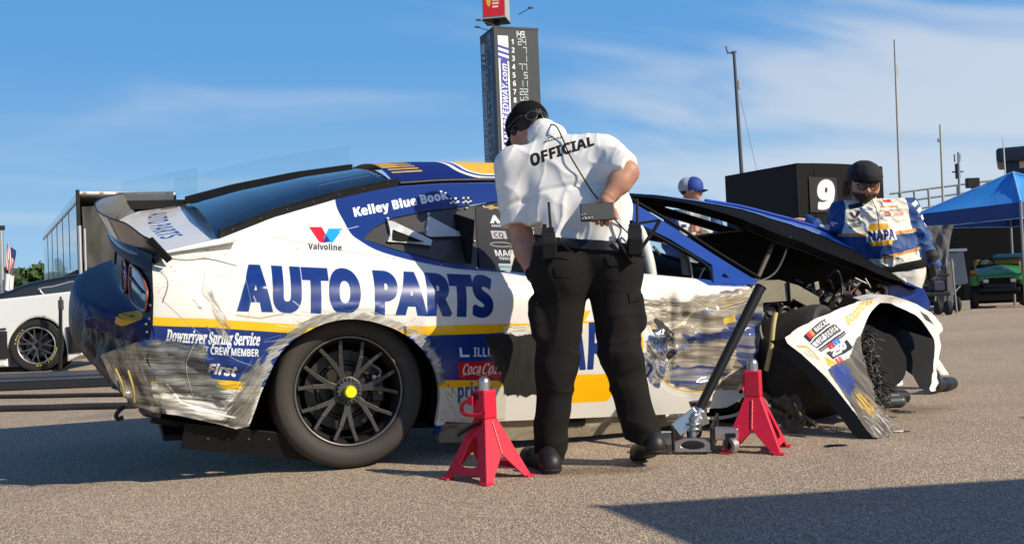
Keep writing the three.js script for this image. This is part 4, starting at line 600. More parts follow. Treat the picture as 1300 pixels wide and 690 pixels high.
{ const r = rng(77); for (let k = 0; k < 22; k++) { const x = 985 + r() * 140, y = 350 + r() * 40 + (x - 985) * 0.02; const p = C(x, y, 2, 0.24 + r() * 0.2); mesh(['hose', 'bracket', 'wiring'][k % 3], k % 3 === 1 ? box(0.03 + 0.05 * r(), 0.02 + 0.03 * r(), 0.03, 0, 0, 0, 0.005, r() * 2, r() * 2, r() * 2).translate(p.x, p.y, p.z) : tube([p, p.clone().add(V(0.05 * r(), -0.05 * r(), 0.03)), p.clone().add(V(0.1 * r() + 0.03, -0.08 * r(), -0.02))], 0.004 + 0.008 * r(), 10, 6), [M.satin, M.grey, M.black, MAT([0.12, 0.11, 0.10], 0.5)][Math.floor(r() * 4)], car); } }
{ const r = rng(123), mats = [M.black, M.satin, MAT([0.05, 0.045, 0.04], 0.5), MAT([0.22, 0.20, 0.17], 0.5, { metalness: 0.4 }), MAT([0.35, 0.33, 0.28], 0.45, { metalness: 0.5 }), MAT([0.08, 0.02, 0.015], 0.5)];
  for (let k = 0; k < 34; k++) { const x = 968 + r() * 130, y = 352 + r() * 62 - (x - 968) * 0.05, p = C(x, y, 2, 0.36 + r() * 0.3), m = mats[Math.floor(r() * mats.length)], e = () => V((r() - 0.4) * 0.16, (r() - 0.6) * 0.14, (r() - 0.5) * 0.10);
    if (k % 4 === 0) mesh('torn_panel', grid(8, 6, (s, t) => V(p.x + s * 0.13, p.y - t * 0.09 + 0.03 * ridge(s * 3 + k, t * 3, k), p.z + 0.04 * ridge(s * 2, t * 3 + k, 2))), m, car); else if (k % 4 === 1) mesh('bracket', [box(0.05, 0.012, 0.04, 0, 0, 0, 0.003), box(0.012, 0.05, 0.04, 0.024, -0.02, 0, 0.003)].map((g) => g.applyMatrix4(M4().makeRotationFromEuler(new THREE.Euler(r() * 3, r() * 3, r() * 3))).translate(p.x, p.y, p.z)), m, car); else { const a = p.clone().add(e()), b = a.clone().add(e()); mesh('hose', tube([p, a, b, b.clone().add(e())], 0.004 + 0.010 * r(), 24, 8), m, car); } } }
// bent frame rails of pale dirty metal
const railTex = canvasTex(256, 128, (x, w, h) => { x.fillStyle = '#8f8875'; x.fillRect(0, 0, w, h); streaks([x], [[0, 0], [w, 0], [w, h], [0, h]], 260, ['#5f5a4c', '#b3ab96', '#3d382f', '#a49b84'], 24, 3, 0.3, 0.45, 5, 3); });
const railMat = MAT('#fff', 0.55, { map: railTex });
const quad = (a, z, th) => { const p = a.map(([x, y]) => C(x, y, 2, z)); const f = panel(p.map((q) => [q.x, q.y]), 0.04, (u, w) => V(u, w, z + 0.008 * fbm(u * 9, w * 9, 1)), (u, w) => [u * 3, w * 3], (u, w, q) => V(q.x, q.y, q.z - th)); return f; };
mesh('frame_rail', quad([[962, 360], [1000, 358], [1006, 366], [1006, 381], [966, 384]], 0.72, 0.08), railMat, car);
mesh('frame_rail', quad([[1003, 360], [1014, 362], [1040, 377], [1042, 392], [1034, 401], [1028, 390], [1006, 378]], 0.70, 0.07), railMat, car);
mesh('mount_plate', quad([[1002, 410], [1010, 389], [1020, 396], [1018, 420], [1006, 425]], 0.68, 0.01), railMat, car);
mesh('tower_plate', quad([[1028, 385], [1060, 392], [1090, 402], [1060, 425], [1030, 420]], 0.45, 0.02), M.satin, car);
mesh('rail_joint', tube([C(1001, 357, 2, 0.73), C(1003, 384, 2, 0.73)], 0.008, 4, 6), M.black, car);
for (const [x, y, R] of [[979, 395, 0.055], [996, 398, 0.04], [990, 414, 0.05], [1016, 408, 0.035]]) { const p = C(x, y, 2, 0.66); mesh('shock_mount', [new THREE.TorusGeometry(R, R * 0.32, 10, 24).translate(p.x, p.y, p.z), new THREE.CylinderGeometry(R * 0.6, R * 0.6, 0.05, 18).rotateX(1.2).translate(p.x, p.y, p.z - 0.02)], MAT([0.06, 0.058, 0.055], 0.35, { metalness: 0.6 }), car); }
mesh('coil_spring', (() => { const pts = [], a = C(986, 402, 2, 0.60), b = C(992, 432, 2, 0.62); for (let i = 0; i <= 60; i++) { const t = i / 60, an = t * 40; pts.push(a.clone().lerp(b, t).add(V(0.035 * Math.cos(an), 0, 0.035 * Math.sin(an)))); } return tube(pts, 0.007, 200, 6); })(), M.darkgrey, car);
mesh('control_arm', [tube([C(968, 432, 2, 0.72), C(1000, 422, 2, 0.74), C(1040, 412, 2, 0.7)], 0.022, 16, 10), tube([C(965, 445, 2, 0.7), C(990, 428, 2, 0.66), C(1020, 418, 2, 0.6)], 0.016, 16, 10)], M.satin, car);
mesh('hose', tube([C(968, 396, 2, 0.78), C(964, 415, 2, 0.8), C(972, 440, 2, 0.78), C(984, 452, 2, 0.74)], 0.012, 24, 8), MAT([0.3, 0.28, 0.25], 0.5), car);
mesh('chassis_tube', [tube([C(962, 385, 2, 0.72), C(975, 470, 2, 0.7)], 0.03), tube([C(1000, 425, 2, 0.6), C(970, 500, 2, 0.6)], 0.025)], M.black, car);
// front wheel, folded under and turned so that its tread faces the camera
const fw = wheelGroup('front_wheel', P(1028, 500, FOC / 236).add(V(0.06, 0, -0.25)), 0, 0, 0.36);
{ const q = new THREE.Quaternion().setFromEuler(new THREE.Euler(-0.25, 0.95, 0.0, 'YXZ')); fw.quaternion.copy(car.quaternion.clone().invert().multiply(q)); fw.position.copy(toCar(P(1026, 480, 5.98).setY(0.315))); }
const tyreDark = canvasTex(512, 256, (x, w, h) => { x.fillStyle = '#332e28'; x.fillRect(0, 0, w, h); const r = rng(91); for (let i = 0; i < 1600; i++) { x.globalAlpha = 0.2; x.fillStyle = ['#38342e', '#100f0e', '#4a443b'][Math.floor(r() * 3)]; x.fillRect(r() * w, r() * h, 2 + r() * 24, 1 + r() * 3); } x.globalAlpha = 1; });
mesh('tyre', tyreGeo(0.32, 0.24, 0.38), MAT('#fff', 0.6, { map: tyreDark }), fw); mesh('rim', barrel(0.25, 0.36), rimMat, fw); mesh('spokes', spokes(0.25, 7, 0.10), rimMat, fw); mesh('wheel_backing', new THREE.CylinderGeometry(0.24, 0.24, 0.02, 40).rotateX(Math.PI / 2).translate(0, 0, -0.05), M.black, fw);
// the torn front fender: white flank with decals, open black arch
const gLeg = toCar(G(1122, 556)), zF = (w) => 1.08 + (gLeg.z - 1.08) * clamp((0.84 - w) / (0.84 - gLeg.y), 0, 1.1) ** 1.15;
const onF = (px, py, dz = 0) => { let z = 1.4, p; for (let i = 0; i < 60; i++) { p = C(px, py, 2, z); z = 0.5 * z + 0.5 * (zF(p.y) + dz); } return p; }, fz = (px, py) => { const p = onF(px, py); return [p.x, p.y]; };
const fOut = smooth([[997, 429], [1016, 416], [1050, 398], [1085, 384], [1112, 377.5], [1145, 379], [1168, 388], [1186, 401], [1196, 417], [1191, 424]], 4)
  .concat(smooth([[1191, 424], [1193, 440], [1190, 470], [1188, 494], [1182, 496], [1184, 470], [1185, 430]], 3), smooth([[1184, 428], [1170, 405], [1150, 393], [1128, 385], [1116, 386], [1108, 396], [1098, 412], [1093, 430], [1097, 455], [1104, 482], [1113, 508], [1124, 524], [1134, 533], [1133, 545], [1122, 558], [1109, 553]], 4), [[1085, 523], [1050, 480], [1020, 450], [1000, 436]]).map((p, i) => fz(p[0] + (p[1] > 440 ? 2.2 * vnoise(i * 0.9, 3) : 0), p[1] + (p[1] > 500 ? 3 * vnoise(i * 1.1, 9) : 0.9 * vnoise(i * 0.8, 5))));
const fu = fOut.map((p) => p[0]), fwv = fOut.map((p) => p[1]), fb = [Math.min(...fu), Math.max(...fu), Math.min(...fwv), Math.max(...fwv)];
const FS = 1024 / (fb[1] - fb[0]), FHt = Math.ceil((fb[3] - fb[2]) * FS), fc = (px, py) => { const [u, w] = fz(px, py); return [(u - fb[0]) * FS, FHt - (w - fb[2]) * FS]; };
const fendTex = canvasTex(1024, FHt, (x, w, h) => {
  const Lp = (a) => a.map((p) => fc(...p)); x.fillStyle = '#dedad0'; x.fillRect(0, 0, w, h);
  fillPoly(x, smooth(Lp([[1052, 470], [1075, 455], [1092, 425], [1100, 455], [1115, 505], [1137, 535], [1120, 560], [1105, 553], [1085, 520], [1062, 486]]), 3, true), '#5a554c');
  const low = Lp([[1060, 470], [1092, 430], [1112, 500], [1136, 535], [1122, 560], [1085, 520]]);
  streaks([x], low, 900, ['#7a7468', '#4c473e', '#948c7c', '#3a362f', '#8b7b5a'], 60, 7, 1.2, 0.5, 10, 0.8); fillPoly(x, smooth(Lp([[1052, 468], [1068, 462], [1085, 480], [1092, 500], [1078, 508], [1062, 486]]), 3, true), '#1b3382', 0.0); fillPoly(x, smooth(Lp([[1060, 460], [1080, 455], [1096, 480], [1090, 490], [1074, 478]]), 3, true), '#3c5cb4', 0.0); smear([x], low, ['#3a352d', '#4f483d', '#665d50', '#756c5c', '#5c5344', '#453e33'], 1.2, 90, 22, 0.5, 0.98, 14, 71); smear([x], Lp([[1050, 466], [1066, 458], [1080, 462], [1092, 492], [1084, 508], [1066, 492]]), ['#14276a', '#1d3a92', '#2c4a9c', '#1a2f78'], 1.1, 70, 18, 0.30, 0.92, 16, 72);
  streaks([x], low, 260, ['#8d8676', '#5a5448', '#2a4aa0'], 60, 6, 1.1, 0.5, 10, 0.8);
  streaks([x], Lp([[1084, 508], [1100, 498], [1115, 515], [1110, 530], [1096, 528]]), 90, ['#e0b020', '#f0d040', '#cda020'], 60, 9, 1.2, 0.8, 8, 0.5); streaks([x], Lp([[1098, 525], [1120, 518], [1138, 536], [1122, 560], [1106, 550]]), 260, ['#d8d3c6', '#a8a08e', '#37332c', '#6a6252', '#efece2'], 40, 8, 0.9, 0.6, 8, 1.2);
  // decals
  const q = (pts, c) => fillPoly(x, Lp(pts), c);
  q([[1020, 427], [1047, 404], [1054, 411], [1027, 434]], '#17171a'); q([[1024, 424], [1028, 420.5], [1033, 427], [1029, 430]], '#c23030'); q([[1028, 420.5], [1031, 418], [1036, 424.5], [1033, 427]], '#d88a3a');
  letters(x, 'NASCAR', fc(1037, 422), fc(1053, 409.5), fc(1033.5, 417), '#e6e6e6', { stroke: 3 });
  q([[1029, 436], [1058, 411.5], [1068, 415], [1071, 419], [1042, 440], [1036, 440]], '#f2f0ea'); strokePts(x, Lp([[1029, 436], [1058, 411.5], [1066, 418], [1037, 441], [1029, 436]]), '#1a1a1a', 5);
  letters(x, 'CUP SERIES', fc(1038, 438), fc(1065, 417), fc(1033.5, 431.5), '#26262a', { stroke: 1 });
  strokePts(x, Lp([[1040, 444], [1071, 420]]), '#1a1a1a', 6); strokePts(x, Lp([[1042, 446], [1073, 422]]), '#1a1a1a', 4);
  for (let k = 0; k < 4; k++) { q([[1049 + k * 3.6, 437 - k * 2.4], [1052 + k * 3.6, 435 - k * 2.4], [1056 + k * 3.6, 441 - k * 2.4], [1053 + k * 3.6, 443.5 - k * 2.4]], k < 2 ? '#b8283a' : '#2f7fd0'); q([[1060 + k * 3.6, 456 - k * 2.4], [1063 + k * 3.6, 454 - k * 2.4], [1067 + k * 3.6, 460 - k * 2.4], [1064 + k * 3.6, 462 - k * 2.4]], k < 2 ? '#c23a48' : '#ddd'); }
  q([[1049, 448], [1074, 430], [1082, 440], [1058, 456]], '#17171a'); letters(x, '250', fc(1058, 452), fc(1074, 440), fc(1053.5, 444), '#f0f0ee', { stroke: 9 });
  q([[1046, 452], [1055, 456], [1064, 461], [1052, 464]], '#e2b422');
  letters(x, 'GOODYEAR', fc(1075, 413), fc(1108, 385), fc(1070, 404), '#d9ad32', { stroke: 5, font: 'italic bold 100px sans-serif' });
  for (const c of ['#c9a238', '#b7922e']) strokePts(x, smooth(Lp([[1014, 440], [1026, 441], [1034, 449], [1040, 456]]), 4), c, 7, 0.7);
  streaks([x], Lp([[1000, 428], [1030, 440], [1052, 462], [1066, 486], [1080, 520], [1070, 512], [1040, 468], [1010, 440]]), 320, ['#b8b2a4', '#8d867a', '#c9a850', '#e6e2d8', '#57524a'], 40, 5, 0.9, 0.5, 8, 1.2);
  streaks([x], Lp([[1085, 384], [1130, 378], [1170, 388], [1192, 410], [1180, 412], [1150, 392], [1110, 388]]), 160, ['#a9a496', '#7f796c', '#f0ede4', '#c9a850'], 40, 4, 0.3, 0.5, 8, 1.0); q([[1168, 394], [1178, 400], [1186, 412], [1176, 406]], '#222');
  streaks([x], Lp([[1092, 425], [1102, 405], [1106, 415], [1098, 440]]), 120, ['#8b8270', '#b7a24a', '#4b463c'], 24, 5, 1.2, 0.6, 6, 1);
}, { clamp: true });
const fendP = (u, w) => { const low = sstep(0.45 - w, 0, 0.4); const cq = (n) => (1 - Math.abs(n)) ** 5, hu = u + 0.06 * fbm(u * 5, w * 5, 1, 2); return V(u, w, zF(w) + (0.010 + 0.014 * low) * cq(vnoise(hu * 4, w * 7 + u * 2, 3)) - (0.006 + 0.014 * low) * cq(vnoise(hu * 7 + w * 3, w * 4, 13)) + 0.010 * fbm(u * 9, w * 9, 2) + low * 0.016 * ridge(u * 14, w * 10, 3)); };
const fender = mesh('front_fender', panel(fOut, 0.016, fendP, (u, w) => [(u - fb[0]) / (fb[1] - fb[0]), (w - fb[2]) / (fb[3] - fb[2])]), MAT('#ffffff', 0.38, { map: fendTex, clearcoat: 0.3, side: THREE.DoubleSide }), car);
// its upper surface, falling away to the far side, and the black torn edge of the leg
const topLine = smooth([[997, 429], [1016, 416], [1050, 398], [1085, 384], [1112, 377.5], [1145, 379], [1168, 388], [1186, 401], [1196, 417]], 4).map((p) => { const [u, w] = fz(...p); return fendP(u, w); });
const stripOf = (line, d, nv = 3) => grid(line.length - 1, nv, (s, t) => { const p = line[Math.round(s * (line.length - 1))].clone(); return p.addScaledVector(d, t).add(V(0, 0.0, 0)); });
mesh('fender_top', stripOf(topLine.slice(Math.floor(topLine.length * 0.42)), V(0.015, 0.0, -0.09)), MAT([0.66, 0.64, 0.58], 0.4, { clearcoat: 0.3, side: THREE.DoubleSide }), fender);
mesh('fender_inner_edge', stripOf(smooth([[996, 430], [1020, 451], [1050, 481], [1085, 524], [1110, 555], [1122, 559], [1134, 546]], 5).map((p) => { const [u, w] = fz(...p); return fendP(u, w); }), V(-0.055, -0.02, -0.05)), M.carbon, fender);
mesh('fender_liner', panel([[1092, 412], [1112, 384], [1150, 392], [1188, 424], [1192, 500], [1180, 497], [1166, 492], [1158, 476], [1150, 470], [1144, 486], [1136, 498], [1122, 500], [1112, 506], [1100, 480]].map(([x, y]) => { const p = onF(x, y, -0.26); return [p.x, p.y]; }), 0.03, (u, w) => V(u, w, zF(w) - 0.26 + 0.03 * fbm(u * 8, w * 8, 4))), M.black, fender);
mesh('fender_liner', stripOf(smooth([[1185, 430], [1170, 405], [1150, 393], [1128, 385], [1116, 386], [1108, 396], [1098, 412], [1093, 430], [1097, 455], [1104, 482], [1113, 508], [1124, 524]], 4).map((p) => { const [u, w] = fz(...p); return fendP(u, w); }), V(0, 0, -0.26)), M.black, fender);
// shredded tyre and carbon fibre inside the arch
{ const r = rng(31), frayed = [], pale = []; for (let k = 0; k < 420; k++) { const t = r(), x = lerp(1096, 1118, t) + (r() - 0.5) * 14, y = lerp(420, 515, t) + (r() - 0.5) * 12, p = onF(x, y, -0.05 - 0.10 * r()), d = V((r() - 0.5), (r() - 0.5), (r() - 0.3)).multiplyScalar(0.035 + 0.03 * r()); (r() < 0.75 ? frayed : pale).push(tube([p, p.clone().add(d).add(V(0, 0.012 * r(), 0)), p.clone().addScaledVector(d, 1.8).add(V(0, -0.02 * r(), 0))], 0.0022 + 0.002 * r(), 4, 4)); }
  tag(mesh('frayed_carbon', frayed, MAT([0.035, 0.033, 0.03], 0.6), fender), null, null, null, 'stuff'); tag(mesh('frayed_fibre', pale, MAT([0.16, 0.15, 0.13], 0.7), fender), null, null, null, 'stuff'); }
mesh('far_fender', panel([[1122, 362], [1150, 357], [1168, 366], [1182, 392], [1170, 392], [1150, 380], [1128, 378]].map(([x, y]) => { const p = C(x, y, 2, 0.30); return [p.x, p.y]; }), 0.04, (u, w) => V(u, w, 0.30 + 0.05 * ridge(u * 4, w * 5, 1))), MAT('#153f9c', 0.35, { clearcoat: 0.4, side: THREE.DoubleSide }), car);
// crumpled scrap of bodywork on the ground behind the wheel
const scrapTex = canvasTex(256, 256, (x, w, h) => { x.fillStyle = '#4a3f33'; x.fillRect(0, 0, w, h); streaks([x], [[0, 0], [w, 0], [w, h], [0, h]], 420, ['#6d5c48', '#2a241d', '#8c7a62', '#171411', '#a89a80'], 50, 5, 0.7, 0.5, 5, 2); });
const scrapMat = MAT('#fff', 0.5, { map: scrapTex, side: THREE.DoubleSide });
{ const a = toCar(G(990, 549).setY(0.03)), b = toCar(G(1047, 556).setY(0.015)); mesh('underbody_scrap', grid(30, 16, (s, t) => { const p = a.clone().lerp(b, s); return V(p.x + 0.05 * fbm(s * 4, t * 4, 3), p.y + 0.11 * t + 0.05 * ridge(s * 5, t * 4, 2), p.z - 0.2 * t + 0.04 * fbm(s * 5, t * 5, 6)); }), scrapMat, car); }
{ const a = C(890, 540, 2, 0.9), b = C(975, 540, 2, 0.95); mesh('splitter_scrap', grid(36, 8, (s, t) => { const p = a.clone().lerp(b, s); return V(p.x, p.y - 0.01 + 0.03 * fbm(s * 8, t * 4, 8) + 0.03 * Math.sin(s * 9), p.z - 0.35 * t); }), M.carbon, car); }
mesh('sill_strip', tube([[845, 521], [880, 523], [905, 524], [930, 521], [950, 514]].map(([x, y]) => S(x, y).add(V(0, -0.03, 0.0))), 0.010, 24, 6), MAT([0.5, 0.48, 0.44], 0.4), car);
mesh('torn_strip', tube([S(966, 470), S(972, 440), S(975, 412), S(978, 396)].map((p) => p.add(V(0.03, 0, 0.01))), 0.014, 20, 6), MAT([0.62, 0.50, 0.20], 0.5), car);

// ================================================================ red jack stands
const redPaint = MAT('#ffffff', 0.5, { map: rep(canvasTex(512, 512, (x, w, h) => { x.fillStyle = '#cb1234'; x.fillRect(0, 0, w, h); const r = rng(55); for (let i = 0; i < 900; i++) { x.globalAlpha = 0.10; x.fillStyle = r() < 0.5 ? '#8c0c22' : '#e8304c'; x.beginPath(); x.arc(r() * w, r() * h, 2 + r() * 16, 0, 7); x.fill(); } for (let i = 0; i < 46; i++) { x.globalAlpha = 0.75; x.fillStyle = ['#3a3230', '#7d7470', '#b8aca6'][Math.floor(r() * 3)]; x.beginPath(); x.ellipse(r() * w, r() * h, 1 + r() * 4, 1 + r() * 2.5, r() * 3, 0, 7); x.fill(); } for (let i = 0; i < 40; i++) { x.globalAlpha = 0.35; x.strokeStyle = r() < 0.6 ? '#5c1018' : '#d98a90'; x.lineWidth = 0.7 + r() * 1.4; x.beginPath(); const a = r() * w, b = r() * h; x.moveTo(a, b); x.lineTo(a + (r() - 0.5) * 70, b + (r() - 0.5) * 50); x.stroke(); } x.globalAlpha = 1; }), 4) });
function jackStand() {
  const g = thing('jack_stand', '', 'jack stand'), B = 0.135, T = 0.036, hB = 0.255;
  const sl = Math.hypot(hB, B - T), tilt = Math.atan2(B - T, hB);
  for (let k = 0; k < 4; k++) {
    const y = (f) => f * sl, hw = (f) => lerp(B, T, f) - 0.0005;
    const out = k % 2 ? [[-hw(0), 0], [-hw(0) + 0.035, 0], [0, y(0.42)], [hw(0) - 0.035, 0], [hw(0), 0], [hw(1), y(1)], [-hw(1), y(1)]]
      : [[-hw(0), 0], [-hw(0) + 0.035, 0], [-hw(0) + 0.055, y(0.12)], [hw(0) - 0.055, y(0.12)], [hw(0) - 0.035, 0], [hw(0), 0], [hw(1), y(1)], [-hw(1), y(1)]];
    const hole = k % 2 ? [] : [smooth([[-0.052, y(0.26)], [0.052, y(0.26)], [0.046, y(0.36)], [0.012, y(0.70)], [-0.012, y(0.70)], [-0.046, y(0.36)]], 3, true)];
    const m = mesh('leg_plate', extrude(out, 0.007, 0.0015, hole).rotateX(-tilt).translate(0, 0, B - 0.003), redPaint, g); m.rotation.y = k * Math.PI / 2;
    if (k % 2) { const w = mesh('weld_bead', tube(Array.from({ length: 16 }, (_, i) => V(0.001 * ((i % 2) * 2 - 1), y(0.43 + 0.52 * i / 15), 0.005)), 0.0032, 60, 6).rotateX(-tilt).translate(0, 0, B - 0.002), MAT([0.72, 0.16, 0.16], 0.4), m); w.rotation.y = 0; }
    const foot = mesh('foot', box(0.05, 0.008, 0.05, 0, 0.004, 0, 0.003).translate(B - 0.012, 0, B - 0.012), redPaint, g); foot.rotation.y = k * Math.PI / 2;
  }
  mesh('collar', box(0.076, 0.125, 0.076, 0, hB + 0.062, 0, 0.008), redPaint, g); mesh('post', new THREE.LatheGeometry([[0.0001, 0.435], [0.012, 0.433], [0.022, 0.425], [0.027, 0.41], [0.027, 0.2]].map(([a, b]) => new THREE.Vector2(a, b)), 28), M.steel, g);
  mesh('pawl', [tube([V(-0.05, 0.335, 0.046), V(-0.085, 0.315, 0.055), V(-0.078, 0.285, 0.06), V(-0.02, 0.275, 0.066), V(0.045, 0.282, 0.05)], 0.009, 30, 8), box(0.03, 0.04, 0.022, -0.035, 0.335, 0.044, 0.004)], redPaint, g); mesh('latch', box(0.022, 0.03, 0.006, -0.012, 0.355, 0.041, 0.002), M.satin, g); mesh('strap', tube([V(-0.07, 0.19, 0.10), V(-0.02, 0.225, 0.065), V(0.02, 0.245, 0.045)], 0.008, 12, 6), M.black, g);
  return g;
}
const js1 = jackStand(); js1.userData.group = 'red jack stands under the race car'; js1.userData.label = 'red steel jack stand between the rear tyre and the official';
const gs1 = G(619, 606); js1.position.copy(gs1); js1.rotation.y = -0.78;
const js2 = js1.clone(); js2.name = numbered('jack_stand'); scene.add(js2); js2.userData.label = 'red steel jack stand beside the floor jack and crumpled front wheel';
js2.position.copy(G(960, 571)); js2.rotation.y = -1.955;

// ================================================================ floor jack with its long black handle
const fj = thing('floor_jack', 'silver floor jack with long black handle leaning up beside the race car', 'floor jack', G(884, 574)); fj.rotation.y = -0.25;
{ const gloss = MAT([0.52, 0.52, 0.53], 0.25, { metalness: 0.85 });
  const w2l = (px, py, dz = 0) => { const d = ray(px, py), z0 = fj.position.z + dz, t = (z0 - camera.position.z) / d.z; return fj.worldToLocal(d.multiplyScalar(t).add(camera.position)); };
  fj.updateMatrixWorld(true);
  const a = w2l(884, 527, -0.02), b = w2l(966, 364, -0.16);
  mesh('handle', [rod(a, b, 0.022, 0.027, 20), new THREE.TorusGeometry(0.025, 0.005, 8, 24).applyQuaternion(new THREE.Quaternion().setFromUnitVectors(V(0, 0, 1), b.clone().sub(a).normalize())).translate(b.x, b.y, b.z)], M.satin, fj);
  mesh('handle_end', new THREE.CylinderGeometry(0.022, 0.022, 0.004, 20).applyQuaternion(new THREE.Quaternion().setFromUnitVectors(V(0, 1, 0), b.clone().sub(a).normalize())).translate(...b.clone().addScaledVector(b.clone().sub(a).normalize(), 0.001).toArray()), M.black, fj);
  mesh('handle_socket', [bar(w2l(858, 546), w2l(886, 524), 0.07, 0.03, V(0, 0, 1)), bar(w2l(886, 524), w2l(892, 540), 0.07, 0.022, V(0, 0, 1)), rod(w2l(880, 538), a.clone().lerp(b, 0.04), 0.034, 0.036, 20)], gloss, fj);
  const arch = []; for (let i = 0; i <= 16; i++) { const t = i / 16 * Math.PI; arch.push([-0.085 * Math.cos(t) * 1.0, 0.055 + 0.022 * Math.sin(t)]); } const hole = []; for (let i = 0; i < 24; i++) { const t = i / 24 * 6.283; hole.push([0.056 * Math.cos(t), 0.044 + 0.021 * Math.sin(t)]); }
  mesh('rear_plate', extrude([[0.085, 0.012], ...arch.slice().reverse(), [-0.085, 0.012]], 0.016, 0.003, [hole]).translate(-0.01, 0, 0.06), gloss, fj);
  mesh('frame_side', [box(0.014, 0.11, 0.55, -0.10, 0.075, -0.2, 0.004), box(0.014, 0.11, 0.55, 0.08, 0.075, -0.2, 0.004)], M.satin, fj);
  mesh('chrome_block', box(0.085, 0.055, 0.06, -0.145, 0.075, 0.03, 0.004), gloss, fj); mesh('chrome_block', box(0.11, 0.055, 0.07, 0.145, 0.09, 0.0, 0.006), gloss, fj);
  mesh('pump', [new THREE.CylinderGeometry(0.026, 0.03, 0.10, 20).translate(-0.01, 0.12, 0.0), new THREE.TorusGeometry(0.03, 0.008, 8, 24).rotateX(1.3).translate(-0.01, 0.105, 0.0), new THREE.TorusGeometry(0.033, 0.008, 8, 24).rotateX(1.5).translate(-0.01, 0.135, 0.0), new THREE.SphereGeometry(0.02, 14, 10).translate(0.0, 0.175, 0.01)], gloss, fj);
  for (const x of [0.165, -0.17]) { const c = mesh('caster', [new THREE.CylinderGeometry(0.037, 0.037, 0.034, 28).rotateZ(Math.PI / 2).rotateY(0.9).translate(x, 0.037, 0.03)], MAT([0.42, 0.41, 0.4], 0.4, { metalness: 0.7 }), fj); mesh('caster_fork', [box(0.05, 0.02, 0.05, x, 0.085, 0.02, 0.004), box(0.01, 0.06, 0.02, x - 0.018, 0.06, 0.045, 0.002)], M.satin, c); mesh('caster_hub', new THREE.CylinderGeometry(0.018, 0.018, 0.038, 18).rotateZ(Math.PI / 2).rotateY(0.9).translate(x, 0.037, 0.03), M.satin, c); }
  mesh('lift_arm', [box(0.07, 0.05, 0.5, -0.01, 0.12, -0.28, 0.01, 0.12), new THREE.CylinderGeometry(0.06, 0.05, 0.03, 20).translate(-0.01, 0.17, -0.52)], M.darkgrey, fj);
}
// ================================================================ things behind, left side
const gl = (v) => v.setY(0);
